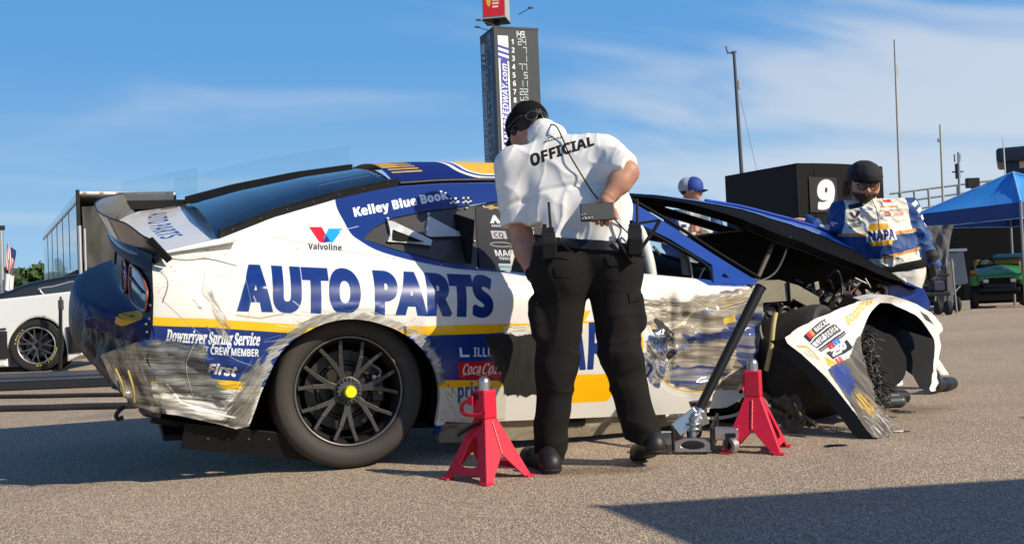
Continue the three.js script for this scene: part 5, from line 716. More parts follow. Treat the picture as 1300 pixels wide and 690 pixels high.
// white and black race car parked behind
{ const d = 14.1, wc = P(45, 438, d), t = thing('parked_race_car', 'white race car with black roof and yellow-lettered tyre, parked behind the wreck', 'race car', V(wc.x, 0, wc.z)); t.rotation.y = 0.10; t.updateMatrixWorld(true);
  const s = d / FOC, Lx = (px, py) => [(px - 45) * s, wc.y + (438 - py) * s + (px - 45) * 0.04 * s];
  const archB = smooth([[8, 462], [10, 438], [22, 414], [45, 403], [68, 412], [80, 438], [82, 462]], 5);
  const body = [[-220, 452], [-215, 400], [-120, 385], [0, 376], [60, 374], [110, 372], [112, 384], [108, 415], [100, 455]].concat(archB.slice().reverse());
  const white = MAT([0.78, 0.78, 0.76], 0.3, { clearcoat: 0.5 }), blk = MAT([0.012, 0.012, 0.014], 0.2, { clearcoat: 0.6 });
  mesh('body', extrude(body.map((p) => Lx(...p)), 1.8, 0.03, [], 2).translate(0, 0, -0.92), white, t);
  mesh('roof', extrude(smooth([[-60, 378], [-30, 372], [0, 366], [25, 358], [60, 353], [108, 350.5], [150, 360], [150, 378]], 4).map((p) => Lx(...p)), 1.35, 0.06, [], 3).translate(0, 0, -0.95), blk, t);
  mesh('window', extrude(smooth([[44, 366], [60, 364], [92, 361], [92, 376], [56, 378], [47, 372]], 3, true).map((p) => Lx(...p)), 0.02, 0.004).translate(0, 0, -0.262), MAT([0.02, 0.022, 0.03], 0.1, { clearcoat: 1 }), t);
  mesh('window_trim', tube(smooth([[44, 366], [60, 364], [92, 361], [92, 376], [56, 378], [47, 372]], 3, true).map((p) => { const q = Lx(...p); return V(q[0], q[1], -0.25); }), 0.012, 60, 6, true), M.alu, t);
  mesh('lower_skirt', extrude([[-220, 452], [-216, 418], [10, 417], [10, 452]].map((p) => Lx(...p)), 0.02, 0.004).translate(0, 0, -0.009), blk, t); mesh('lower_skirt', extrude([[82, 418], [107, 417], [101, 452], [84, 452]].map((p) => Lx(...p)), 0.02, 0.004).translate(0, 0, -0.009), blk, t);
  mesh('stripe', extrude([[-216, 416], [-216, 414], [9, 413], [9, 415]].map((p) => Lx(...p)), 0.024, 0.004).translate(0, 0, -0.008), blk, t);
  const w = new THREE.Group(); w.name = 'wheel'; w.position.set(0, 0.357, -0.16); t.add(w);
  mesh('tyre', tyreGeo(0.357, 0.255, 0.32), M.rubber, w); mesh('rim', barrel(0.255, 0.32), MAT([0.3, 0.3, 0.3], 0.35, { metalness: 0.8 }), w); mesh('spokes', spokes(0.25, 7, 0.10), MAT([0.10, 0.10, 0.10], 0.35, { metalness: 0.6 }), w); mesh('rim_lip', new THREE.TorusGeometry(0.25, 0.010, 8, 60).translate(0, 0, 0.14), M.alu, w); mesh('brake_disc', new THREE.CylinderGeometry(0.17, 0.17, 0.02, 32).rotateX(Math.PI / 2).translate(0, 0, 0.03), M.darkgrey, w);
  const ringTex = canvasTex(512, 512, (x, ww, h) => { x.fillStyle = '#171614'; x.fillRect(0, 0, ww, h); x.font = 'bold 50px sans-serif'; x.fillStyle = '#f0cf3a'; const arc = (str, a0, st, flip) => { [...str].forEach((c, i) => { x.save(); x.translate(256, 256); x.rotate(a0 + i * st); x.translate(0, flip ? 232 : -196); x.textAlign = 'center'; x.fillText(c, 0, 0); x.restore(); }); }; arc('EAGLE', -1.42, 0.19); arc('GOODYEAR', 2.72 - 0.95, 0.19); });
  const rg = new THREE.RingGeometry(0.27, 0.345, 64); rg.translate(0, 0, 0.1565); mesh('tyre_lettering', rg, MAT('#fff', 0.7, { map: ringTex }), w);
  mesh('wheel_well', new THREE.CylinderGeometry(0.39, 0.39, 0.5, 40, 1, true).rotateX(Math.PI / 2).translate(0, 0.36, -0.35), M.black, t); mesh('wheel_well_back', new THREE.CircleGeometry(0.4, 40).translate(0, 0.36, -0.5), M.black, t);
}
// low black ramp, hoses, and the black pole
{ const a = G(0, 495), b = G(128, 493), t = thing('low_ramp', 'long low black ramp lying on the asphalt before the parked white car', 'ramp', V((a.x + b.x) / 2, 0, (a.z + b.z) / 2)); mesh('ramp_board', box(3.4, 0.09, 0.5, -0.4, 0.045, -0.25, 0.02), MAT([0.022, 0.022, 0.024], 0.45), t); mesh('ramp_board', box(3.4, 0.10, 0.9, -0.4, 0.05, -1.1, 0.02), MAT([0.035, 0.035, 0.037], 0.5), t); mesh('ramp_edge', box(3.4, 0.012, 0.03, -0.4, 0.096, -0.02, 0.004), M.darkgrey, t); }
for (const [y0, y1, l] of [[506, 504, 'thin black hose lying straight on the asphalt nearest the black ramp'], [523, 519, 'thicker black hose lying straight on the asphalt nearest the crumpled bumper']]) { const pts = []; for (let i = 0; i <= 12; i++) { const p = G(lerp(-60, 175, i / 12), lerp(y0 + 1, y1 - 1, i / 12)); p.y = 0.02; p.z += 0.012 * Math.sin(i * 1.3); pts.push(p); } tag(mesh('air_hose', tube(pts, y0 > 510 ? 0.032 : 0.020, 60, 10), M.rubber), l, 'hose'); }
{ const b = G(76, 471); const t = thing('jack_handle_pole', 'black upright pole with flat head standing before the parked white car', 'pole', b); mesh('pole', bar([0, 0, 0], [0.03, 0.86, 0], 0.04, 0.04, V(0, 0, 1)), M.satin, t); mesh('head', [box(0.065, 0.14, 0.05, 0.035, 0.90, 0, 0.012), box(0.03, 0.05, 0.03, 0.035, 0.99, 0, 0.01)], M.darkgrey, t); mesh('foot', box(0.16, 0.02, 0.16, 0, 0.01, 0, 0.006), M.satin, t); }
// big transporter with its tail open
function trailer(name, label, pc, dc, pf, df, topY, wid, openRear) {
  const c = gl(P(pc, 345, dc)), f = gl(P(pf, 345, df)), dir = f.clone().sub(c), Ln = dir.length(); dir.normalize();
  const t = thing(name, label, 'trailer', c); t.rotation.y = Math.atan2(-dir.x, -dir.z); t.updateMatrixWorld(true);      // local -z runs along the side, +x to the right
  const H = topY, gloss = MAT([0.16, 0.27, 0.33], 0.08, { metalness: 0.75, clearcoat: 0.5 }), blk = M.black;
  mesh('side_wall', box(0.06, H - 0.75, Ln, 0.0, (H + 0.75) / 2, -Ln / 2, 0.01), gloss, t);
  for (let k = 1; k < 6; k++) mesh('panel_seam', box(0.02, H * 0.42, 0.03, -0.03, H * 0.72, -Ln * k / 6, 0.002), M.darkgrey, t);
  mesh('belt_trim', box(0.05, 0.12, Ln, -0.035, H * 0.47, -Ln / 2, 0.01), blk, t); mesh('top_trim', box(0.06, 0.08, Ln, -0.03, H - 0.25, -Ln / 2, 0.01), M.alu, t);
  mesh('roof', box(wid, 0.08, Ln, wid / 2, H, -Ln / 2, 0.01), M.white, t); mesh('front_wall', box(wid, H, 0.08, wid / 2, H / 2, -Ln, 0.01), blk, t); mesh('far_wall', box(0.06, H - 0.75, Ln, wid, (H + 0.75) / 2, -Ln / 2, 0.01), blk, t); mesh('floor', box(wid, 0.3, Ln, wid / 2, 0.9, -Ln / 2, 0.01), blk, t);
  mesh('tail_roof_edge', [box(wid, 0.07, 0.06, wid / 2, H + 0.02, 0.03, 0.01)], M.white, t); for (let k = 0; k < 6; k++) mesh('marker_lamp', box(0.10, 0.05, 0.03, 0.2 + k * wid / 6, H + 0.02, 0.075, 0.008), MAT([0.5, 0.3, 0.2], 0.4), t);
  mesh('upper_bay', box(wid - 0.1, H * 0.28, 0.05, wid / 2, H * 0.66, -0.7, 0.02), MAT([0.07, 0.068, 0.064], 0.6), t); mesh('bay_shelf', box(wid - 0.1, 0.06, 0.9, wid / 2, H * 0.49, -0.5, 0.01), blk, t); mesh('bay_back', box(wid - 0.1, H * 0.6, 0.05, wid / 2, H * 0.35, -1.8, 0.01), blk, t);
  mesh('corner_post', box(0.10, H, 0.10, 0.02, H / 2 + 0.1, 0.02, 0.02), M.satin, t); mesh('lift_post', rod([0.03, 0.6, 0.12], [0.03, H * 0.78, 0.12], 0.05), M.alu, t); mesh('lift_post', rod([0.16, 0.6, 0.12], [0.16, H * 0.76, 0.12], 0.035), M.alu, t);
  mesh('bay_curtain', grid(12, 10, (s, q) => V(lerp(0.15, wid * 0.55, s), lerp(H * 0.92, H * 0.47, q), 0.0 - 0.25 * fbm(s * 5, q * 3, 4) - 0.3)), MAT([0.055, 0.053, 0.05], 0.8, { side: THREE.DoubleSide }), t);
  for (const z of [-Ln * 0.12, -Ln * 0.2]) mesh('wheel', new THREE.CylinderGeometry(0.5, 0.5, 0.3, 24).rotateZ(Math.PI / 2).translate(0.2, 0.5, z), M.rubber, t);
  return t;
}
trailer('transporter_trailer', 'tall glossy blue-grey transporter trailer with open black tail beyond the bumper', 100, 28, 57, 41, 4.05, 2.6, true);
{ const c = gl(P(-14, 345, 30)), t = thing('trailer_corner', 'pale trailer end just showing at the left edge of the picture', 'trailer', c); t.rotation.y = 0.52; mesh('wall', box(0.9, 2.5, 5, -0.15, 2.05, -2.5, 0.03), M.white, t); mesh('corner_post', rod([0.34, 0.4, 0.03], [0.34, 3.3, 0.03], 0.05), M.alu, t); mesh('top_lamp', box(0.16, 0.14, 0.1, 0.36, 3.38, 0, 0.02), M.satin, t); mesh('wheel', new THREE.CylinderGeometry(0.45, 0.45, 0.3, 24).rotateZ(Math.PI / 2).translate(0, 0.45, -1.5), M.rubber, t); }
{ const b = gl(P(11, 345, 62)), t = thing('flag_pole', 'thin pole flying a striped flag above a white flag beside the trees', 'flag', b); mesh('pole', rod([0, 0, 0], [0, 5.3, 0], 0.04, 0.03), M.alu, t);
  const flagTex = canvasTex(128, 96, (x, w, h) => { for (let i = 0; i < 13; i++) { x.fillStyle = i % 2 ? '#e8e4e0' : '#b3242f'; x.fillRect(0, i * h / 13, w, h / 13 + 1); } x.fillStyle = '#27346b'; x.fillRect(0, 0, w * 0.4, h * 0.54); });
  mesh('flag', grid(8, 12, (s, q) => V(-0.05 + 0.45 * s - 0.12 * q, 5.2 - 1.6 * q - 0.5 * s, 0.15 * Math.sin(s * 5 + q * 3)), (s, q) => [q, s]), MAT('#fff', 0.8, { map: flagTex, side: THREE.DoubleSide }), t); mesh('lower_flag', grid(6, 8, (s, q) => V(-0.25 + 0.5 * s - 0.1 * q, 3.4 - 1.0 * q - 0.2 * s, 0.1 * Math.sin(s * 5))), MAT([0.7, 0.7, 0.68], 0.8, { side: THREE.DoubleSide }), t); }
// trees on the left horizon
const leafGeo = (() => { const g = new THREE.BufferGeometry(); g.setAttribute('position', new THREE.Float32BufferAttribute([-0.5, 0, 0, 0.5, 0, 0.1, 0, 0.9, 0, 0.5, 0, 0.1, 0.6, 0.8, -0.1, 0, 0.9, 0], 3)); g.computeVertexNormals(); return g; })();
const leafMats = [MAT([0.035, 0.075, 0.02], 0.9, { side: THREE.DoubleSide }), MAT([0.055, 0.10, 0.03], 0.9, { side: THREE.DoubleSide }), MAT([0.03, 0.06, 0.022], 0.9, { side: THREE.DoubleSide })];
function tree(px, depth, h, rad, label, seed, mi) {
  const t = thing('tree', label, 'tree', gl(P(px, 345, depth)), 'trees on the left horizon'), r = rng(seed), br = [rod([0, 0, 0], [0.1, h * 0.5, 0], 0.3, 0.16, 8)];
  for (let k = 0; k < 7; k++) { const a = r() * 6.28, l = rad * (0.4 + 0.4 * r()); br.push(rod([0.05, h * (0.2 + 0.25 * r()), 0], [Math.cos(a) * l, h * (0.5 + 0.3 * r()), Math.sin(a) * l], 0.1, 0.03, 6)); }
  mesh('trunk', br, MAT([0.05, 0.04, 0.03], 0.9), t);
  const lumps = Array.from({ length: 16 }, () => { const a = r() * 6.28, q = Math.sqrt(r()) * rad * 0.75; return [Math.cos(a) * q, h * (0.30 + 0.55 * r() * (1 - 0.5 * q / rad)), Math.sin(a) * q, rad * (0.28 + 0.22 * r())]; });
  const N = 2600, im = new THREE.InstancedMesh(leafGeo, leafMats[mi], N), m = new THREE.Matrix4(), e = new THREE.Euler(), qn = new THREE.Quaternion(), col = new THREE.Color(); im.name = 'crown';
  for (let k = 0; k < N; k++) { const L0 = lumps[Math.floor(r() * lumps.length)], u = r() * 2 - 1, a = r() * 6.28, rr = L0[3] * (0.55 + 0.5 * r()), sn = Math.sqrt(1 - u * u); e.set(r() * 6, r() * 6, r() * 6); m.compose(V(L0[0] + rr * sn * Math.cos(a), L0[1] + rr * u * 0.8, L0[2] + rr * sn * Math.sin(a)), qn.setFromEuler(e), V(1, 1, 1).multiplyScalar(0.35 + 0.4 * r())); im.setMatrixAt(k, m); const b = 0.7 + 0.6 * r(); im.setColorAt(k, col.setRGB(b, b, b * 0.9)); }
  im.castShadow = true; im.userData.kind = 'stuff'; t.add(im);
}
tree(3, 100, 5.5, 2.4, 'small dark tree right beside the flag pole', 1, 2); tree(20, 110, 6.3, 2.6, 'low round tree between the flag and the bigger tree', 2, 0); tree(40, 105, 7.2, 3.2, 'tallest bushy green tree in front of the transporter trailer', 3, 1); tree(54, 115, 7.0, 2.8, 'bushy tree close against the transporter trailer side', 4, 0);


// ================================================================ scoring pylon
{ const dep = 75, c = gl(P(634, 200, dep)), yTop = (375.6 - 33) / (FOC / dep) + CH, wR = 3.45, t = thing('scoring_pylon', 'tall dark four-sided scoring pylon showing lap and car numbers', 'scoreboard', c);
  t.rotation.y = Math.atan2(1.1, 3.0); t.updateMatrixWorld(true);    // local x along the right face, -z along the left face
  const seg = { '0': 'abcdef', '1': 'bc', '2': 'abged', '3': 'abgcd', '4': 'fgbc', '5': 'afgcd', '6': 'afgedc', '7': 'abc', '8': 'abcdefg', '9': 'abcdfg' };
  const led = (x, s, X, Y, w, h, col) => { x.strokeStyle = col; x.lineWidth = h * 0.17; x.lineCap = 'round'; [...s].forEach((ch, i) => { const a = X + i * w * 1.45, m = Y + h / 2, L0 = { a: [0, 0, 1, 0], b: [1, 0, 1, 0.5], c: [1, 0.5, 1, 1], d: [0, 1, 1, 1], e: [0, 0.5, 0, 1], f: [0, 0, 0, 0.5], g: [0, 0.5, 1, 0.5] }; if (ch === '.') { x.fillStyle = col; x.fillRect(a, Y + h * 0.9, h * 0.15, h * 0.15); return; } for (const k of seg[ch]) { const q = L0[k]; x.beginPath(); x.moveTo(a + q[0] * w, Y + q[1] * h); x.lineTo(a + q[2] * w, Y + q[3] * h); x.stroke(); } }); };
  const nums = ['24', '7', '1', '77', '5', '11', '22', '43', '19', '23', '12', '48', '17', '41', '2', '9', '54', '20'];
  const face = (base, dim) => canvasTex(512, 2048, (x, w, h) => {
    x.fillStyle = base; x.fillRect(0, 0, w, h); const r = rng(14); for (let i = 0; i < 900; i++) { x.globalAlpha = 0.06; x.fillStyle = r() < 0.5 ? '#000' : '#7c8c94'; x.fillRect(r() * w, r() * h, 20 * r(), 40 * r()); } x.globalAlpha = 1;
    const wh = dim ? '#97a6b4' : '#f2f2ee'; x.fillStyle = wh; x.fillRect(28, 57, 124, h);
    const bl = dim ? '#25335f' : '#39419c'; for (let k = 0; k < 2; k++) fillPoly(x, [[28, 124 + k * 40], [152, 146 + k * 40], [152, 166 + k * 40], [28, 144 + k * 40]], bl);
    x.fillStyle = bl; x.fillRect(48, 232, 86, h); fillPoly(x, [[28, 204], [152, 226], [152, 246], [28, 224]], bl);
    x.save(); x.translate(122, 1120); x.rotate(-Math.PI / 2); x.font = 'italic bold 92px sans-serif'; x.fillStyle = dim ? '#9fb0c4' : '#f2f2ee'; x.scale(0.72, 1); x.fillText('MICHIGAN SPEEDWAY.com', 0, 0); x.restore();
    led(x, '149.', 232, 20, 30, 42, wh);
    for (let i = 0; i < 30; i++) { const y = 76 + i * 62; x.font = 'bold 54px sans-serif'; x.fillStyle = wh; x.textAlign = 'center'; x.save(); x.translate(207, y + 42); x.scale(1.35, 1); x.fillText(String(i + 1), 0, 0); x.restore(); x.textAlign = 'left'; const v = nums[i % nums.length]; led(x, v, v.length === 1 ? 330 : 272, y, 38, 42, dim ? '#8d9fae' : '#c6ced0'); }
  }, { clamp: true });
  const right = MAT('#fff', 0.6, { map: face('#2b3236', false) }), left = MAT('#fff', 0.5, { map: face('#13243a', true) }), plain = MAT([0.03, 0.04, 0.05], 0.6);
  const g = new THREE.BoxGeometry(wR, yTop, 3.2); g.translate(wR / 2, yTop / 2, -1.6);
  mesh('tower_core', g, plain, t);
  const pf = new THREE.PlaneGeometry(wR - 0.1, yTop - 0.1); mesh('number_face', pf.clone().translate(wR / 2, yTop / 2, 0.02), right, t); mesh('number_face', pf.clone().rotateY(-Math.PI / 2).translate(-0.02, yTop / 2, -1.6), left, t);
  mesh('corner_trim', box(0.16, yTop, 0.16, 0, yTop / 2, 0, 0.02), plain, t); mesh('top_frame', box(wR + 0.1, 0.15, 3.3, wR / 2, yTop, -1.6, 0.02), plain, t);
  const sTex = canvasTex(128, 128, (x, w, h) => { x.fillStyle = '#d9202f'; x.fillRect(0, 0, w, h); x.fillStyle = '#f0b83a'; x.beginPath(); x.ellipse(34, 58, 14, 30, 0, 0, 7); x.fill(); x.fillStyle = '#f4ddd0'; for (let k = 0; k < 4; k++) x.fillRect(56, 44 + k * 14, 50 - k * 5, 8); });
  const sg = new THREE.Group(); sg.name = 'top_sign'; sg.position.set(0.6, yTop + 0.75, -1.1); sg.rotation.y = -0.55; t.add(sg);
  mesh('sign_box', box(1.75, 2.6, 1.6, 0, 1.3, 0, 0.03), MAT([0.36, 0.37, 0.36], 0.6), sg); const sp = new THREE.PlaneGeometry(1.6, 2.3); mesh('sign_face', sp.translate(0, 1.33, 0.83), MAT('#fff', 0.5, { map: sTex }), sg); mesh('sign_base', box(1.8, 0.12, 1.7, 0, -0.04, 0, 0.02), M.satin, sg); mesh('sign_post', rod([0, -0.8, 0], [0, 0, 0], 0.25), M.satin, sg);
  for (const [a, b] of [[[0, yTop + 0.1, 0.1], [-1.3, yTop + 0.35, 0.3]], [[0, yTop - 0.05, -1], [-0.9, yTop + 0.25, -1.2]], [[1.8, yTop + 0.9, 0.4], [2.7, yTop + 1.4, 0.6]]]) mesh('lamp_arm', [rod(a, b, 0.03), box(0.35, 0.12, 0.16, b[0], b[1], b[2], 0.03)], M.satin, t);
  tag(t, null, null);
}
// ================================================================ right side
{ const A = gl(P(1018, 345, 12)), t = thing('black_canvas_cart', 'tall black canvas-covered cart with white number nine behind the raised bonnet', 'cart', A); t.rotation.y = -Math.atan2(-0.4, 0.71) ; t.updateMatrixWorld(true); const H = 2.2, Lr = 1.45, Ll = 1.25;
  const cloth = MAT([0.010, 0.010, 0.011], 0.85, { sheen: 0.2 }), g = (f, m, n) => mesh(n, grid(24, 24, f), m, t);
  g((s, q) => V(Lr * s, H * q + 0.012 * Math.sin(s * 3.1) * q, 0.012 * fbm(s * 4, q * 3, 1)), MAT([0.012, 0.012, 0.012], 0.9, { specularIntensity: 0.3 }), 'cover'); g((s, q) => V(0.012 * fbm(s * 4, q * 3, 3), H * q, -Ll * s), cloth, 'cover'); g((s, q) => V(Lr * s, H + 0.02 * Math.sin(s * 3.1) * Math.sin(q * 3.1), -Ll * q), cloth, 'cover'); mesh('cover', [box(0.02, H, Ll, Lr, H / 2, -Ll / 2), box(Lr, H, 0.02, Lr / 2, H / 2, -Ll)], cloth, t);
  mesh('seam', [rod([0, 0.1, 0.004], [0, H, 0.004], 0.008), rod([0.28, 0.1, 0.008], [0.28, H, 0.008], 0.005)], M.satin, t);
  const nT = canvasTex(256, 256, (x, w, h) => { x.fillStyle = '#050505'; x.fillRect(0, 0, w, h); x.save(); x.translate(38, 222); x.transform(1.05, 0, -0.12, 1, 22, 0); x.font = 'bold 270px sans-serif'; x.lineJoin = 'round'; x.strokeStyle = '#6c6c6c'; x.lineWidth = 34; x.strokeText('9', 0, 0); x.strokeStyle = x.fillStyle = '#f4f4f2'; x.lineWidth = 20; x.strokeText('9', 0, 0); x.fillText('9', 0, 0); x.restore(); }, { clamp: true });
  const np = new THREE.PlaneGeometry(0.46, 0.42); mesh('number_patch', np.translate(0.40, 1.83, 0.018), MAT('#fff', 0.7, { map: nT }), t); }
// masts
function mast(px0, py0, px1, py1, dep, r, label, mat, extra) { const top = P(px0, py0, dep), bot = P(px1, py1, dep), d = bot.clone().sub(top), foot = top.clone().addScaledVector(d, top.y / (top.y - bot.y)), t = thing('mast', label, 'mast', foot); const tl = top.clone().sub(foot); mesh('pole', rod([0, 0, 0], tl, r, r * 0.6, 8), mat, t); if (extra) extra(t, tl); return t; }
const paleMetal = MAT([0.45, 0.43, 0.36], 0.5), darkMetal = MAT([0.06, 0.07, 0.08], 0.5);
mast(932, 66, 942, 222, 40, 0.10, 'tall dark mast with small weather vane above the black cart', darkMetal, (t, p) => { mesh('weather_vane', [rod([p.x, p.y, 0], [p.x - 0.2, p.y + 0.05, 0], 0.03), rod([p.x - 0.2, p.y, 0], [p.x - 0.25, p.y + 0.3, 0], 0.03), box(0.22, 0.06, 0.06, p.x + 0.05, p.y + 0.06, 0, 0.02)], darkMetal, t); mesh('sensor', box(0.10, 0.36, 0.1, p.x + 0.2, p.y - 1.25, 0, 0.02), MAT([0.4, 0.4, 0.4], 0.5), t); mesh('stay_cable', rod([p.x + 0.2, p.y - 1.6, 0], [p.x + 0.75, p.y - 5, 0.2], 0.01), M.grey, t); });
mast(1136, 50, 1143, 242, 34, 0.055, 'tallest pale thin mast behind the crew member in the black cap', paleMetal, (t, p) => mesh('fitting', [box(0.07, 0.4, 0.07, p.x + 0.08, p.y - 1.0, 0, 0.02)], M.grey, t));
mast(1194, 158, 1198, 262, 34, 0.055, 'shorter pale mast rising beside the grandstand railing', paleMetal, (t, p) => mesh('fitting', box(0.10, 0.12, 0.1, p.x, p.y - 0.5, 0, 0.02), paleMetal, t));
mast(1217, 193, 1219, 258, 33, 0.06, 'short mast with stubby antennas beside the railing', MAT([0.3, 0.3, 0.29], 0.5), (t, p) => { mesh('antenna', [rod([p.x - 0.08, p.y - 0.3, 0], [p.x - 0.08, p.y - 0.05, 0], 0.02), rod([p.x + 0.08, p.y - 0.3, 0], [p.x + 0.1, p.y - 0.05, 0], 0.02), box(0.14, 0.5, 0.12, p.x, p.y - 0.6, 0, 0.03), box(0.35, 0.04, 0.1, p.x, p.y - 0.62, 0, 0.01)], darkMetal, t); });
mast(1274, 176, 1278, 240, 36, 0.035, 'thin white mast just left of the dark blue tower', M.white);
// railing of the far stand
{ const dep = 36, t = thing('stand_railing', 'grey metal railing of the far stand above the blue canopy', 'railing', gl(P(1145, 345, dep))), o = t.position, q = (x, y) => P(x, y, dep).sub(o); t.updateMatrixWorld(true);
  for (const [a, b] of [[[1130, 246], [1260, 229]], [[1130, 258], [1260, 240]], [[1130, 270], [1260, 251]], [[1130, 282], [1260, 262]]]) mesh('rail', rod(q(...a), q(...b), 0.035, 0.035, 8), M.grey, t);
  for (const x of [1142, 1161, 1179, 1197, 1216, 1236, 1254]) mesh('post', rod(q(x, 244 - (x - 1142) * 0.12), q(x + 4, 300), 0.045, 0.045, 8), MAT([0.4, 0.4, 0.38], 0.5), t);
  mesh('deck_edge', bar(q(1120, 300), q(1320, 276), 0.3, 0.5), M.darkgrey, t); for (const x of [1130, 1230, 1310]) mesh('support', bar(q(x, 300), q(x + 2, 360), 0.3, 0.3, V(0, 0, 1)), M.darkgrey, t); }
{ const dep = 35, b = P(1236, 250, dep), t = thing('flood_light', 'small square black floodlight on a short post at the railing', 'floodlight', gl(b.clone())); const y = P(1236, 232, dep).y; mesh('post', rod([0, 0, 0], [0, y - 0.15, 0], 0.05), paleMetal, t); mesh('lamp_head', box(0.44, 0.34, 0.2, 0, y, 0, 0.03), M.satin, t); mesh('bracket', box(0.25, 0.08, 0.1, 0, y - 0.35, 0, 0.02), M.satin, t); }
{ const dep = 45, b = gl(P(1284, 345, dep)), t = thing('control_tower', 'dark blue tower with overhanging flat roof at the right edge', 'building', b); t.rotation.y = -0.455; const y = (py) => P(1284, py, dep).y, mb = MAT([0.012, 0.022, 0.05], 0.5); const y1 = y(188), y2 = y(205); mesh('tower_wall', box(3, y2, 3, 1.5, y2 / 2, -1.5, 0.03), mb, t); mesh('roof', box(3.6, y1 - y2 + 0.05, 3.8, 1.45, (y1 + y2) / 2, -1.5, 0.15), mb, t); mesh('window', box(1.2, 0.5, 0.06, 1.15, y(207), 0.02, 0.01), MAT([0.5, 0.42, 0.3], 0.3), t); }
// blue canopy
{ const N = V(11.2, 0, -22.4), dL = V(-1.12, 0, -2.8), e = V(2.8, 0, -1.12), t = thing('canopy_tent', 'bright blue pop-up canopy tent over the parked utility vehicle and carts', 'canopy', N.clone()); t.updateMatrixWorld(true);
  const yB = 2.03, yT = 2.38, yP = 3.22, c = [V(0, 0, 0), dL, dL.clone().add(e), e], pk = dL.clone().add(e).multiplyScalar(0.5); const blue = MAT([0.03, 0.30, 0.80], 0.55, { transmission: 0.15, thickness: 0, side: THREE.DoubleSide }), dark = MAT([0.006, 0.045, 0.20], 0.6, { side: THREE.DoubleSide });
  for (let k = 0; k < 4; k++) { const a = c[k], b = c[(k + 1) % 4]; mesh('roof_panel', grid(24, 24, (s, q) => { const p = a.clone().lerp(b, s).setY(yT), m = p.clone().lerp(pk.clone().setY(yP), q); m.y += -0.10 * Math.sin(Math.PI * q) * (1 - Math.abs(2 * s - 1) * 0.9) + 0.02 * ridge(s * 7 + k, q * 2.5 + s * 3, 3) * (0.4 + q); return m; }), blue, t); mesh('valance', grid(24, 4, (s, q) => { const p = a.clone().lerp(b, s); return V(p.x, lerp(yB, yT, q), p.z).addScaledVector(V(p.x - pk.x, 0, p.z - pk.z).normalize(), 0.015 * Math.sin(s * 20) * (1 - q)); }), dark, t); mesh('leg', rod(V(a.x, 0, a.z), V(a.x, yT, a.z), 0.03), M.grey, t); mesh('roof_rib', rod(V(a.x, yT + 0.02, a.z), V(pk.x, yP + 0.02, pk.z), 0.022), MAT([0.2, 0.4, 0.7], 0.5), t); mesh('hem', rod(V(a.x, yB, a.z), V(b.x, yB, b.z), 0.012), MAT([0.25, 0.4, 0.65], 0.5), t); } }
// dark transporter behind the canopy
{ const t = thing('dark_transporter', 'long near-black transporter standing in shade behind the canopy', 'trailer', V(15.0, 0, -31)); const dk = MAT([0.0025, 0.003, 0.004], 0.8, { specularIntensity: 0.2 }); mesh('body', box(11, 2.5, 2.4, 0, 1.25 + 0.02, 0, 0.05), dk, t); mesh('skirt', box(11, 0.5, 0.1, 0, 0.32, 1.25, 0.02), dk, t); mesh('locker_door', box(1.6, 1.3, 0.04, -3.2, 1.2, 1.22, 0.02), MAT([0.02, 0.022, 0.028], 0.5), t); mesh('roof_trim', box(11, 0.06, 0.1, 0, 2.5, 1.23, 0.01), M.darkgrey, t); }
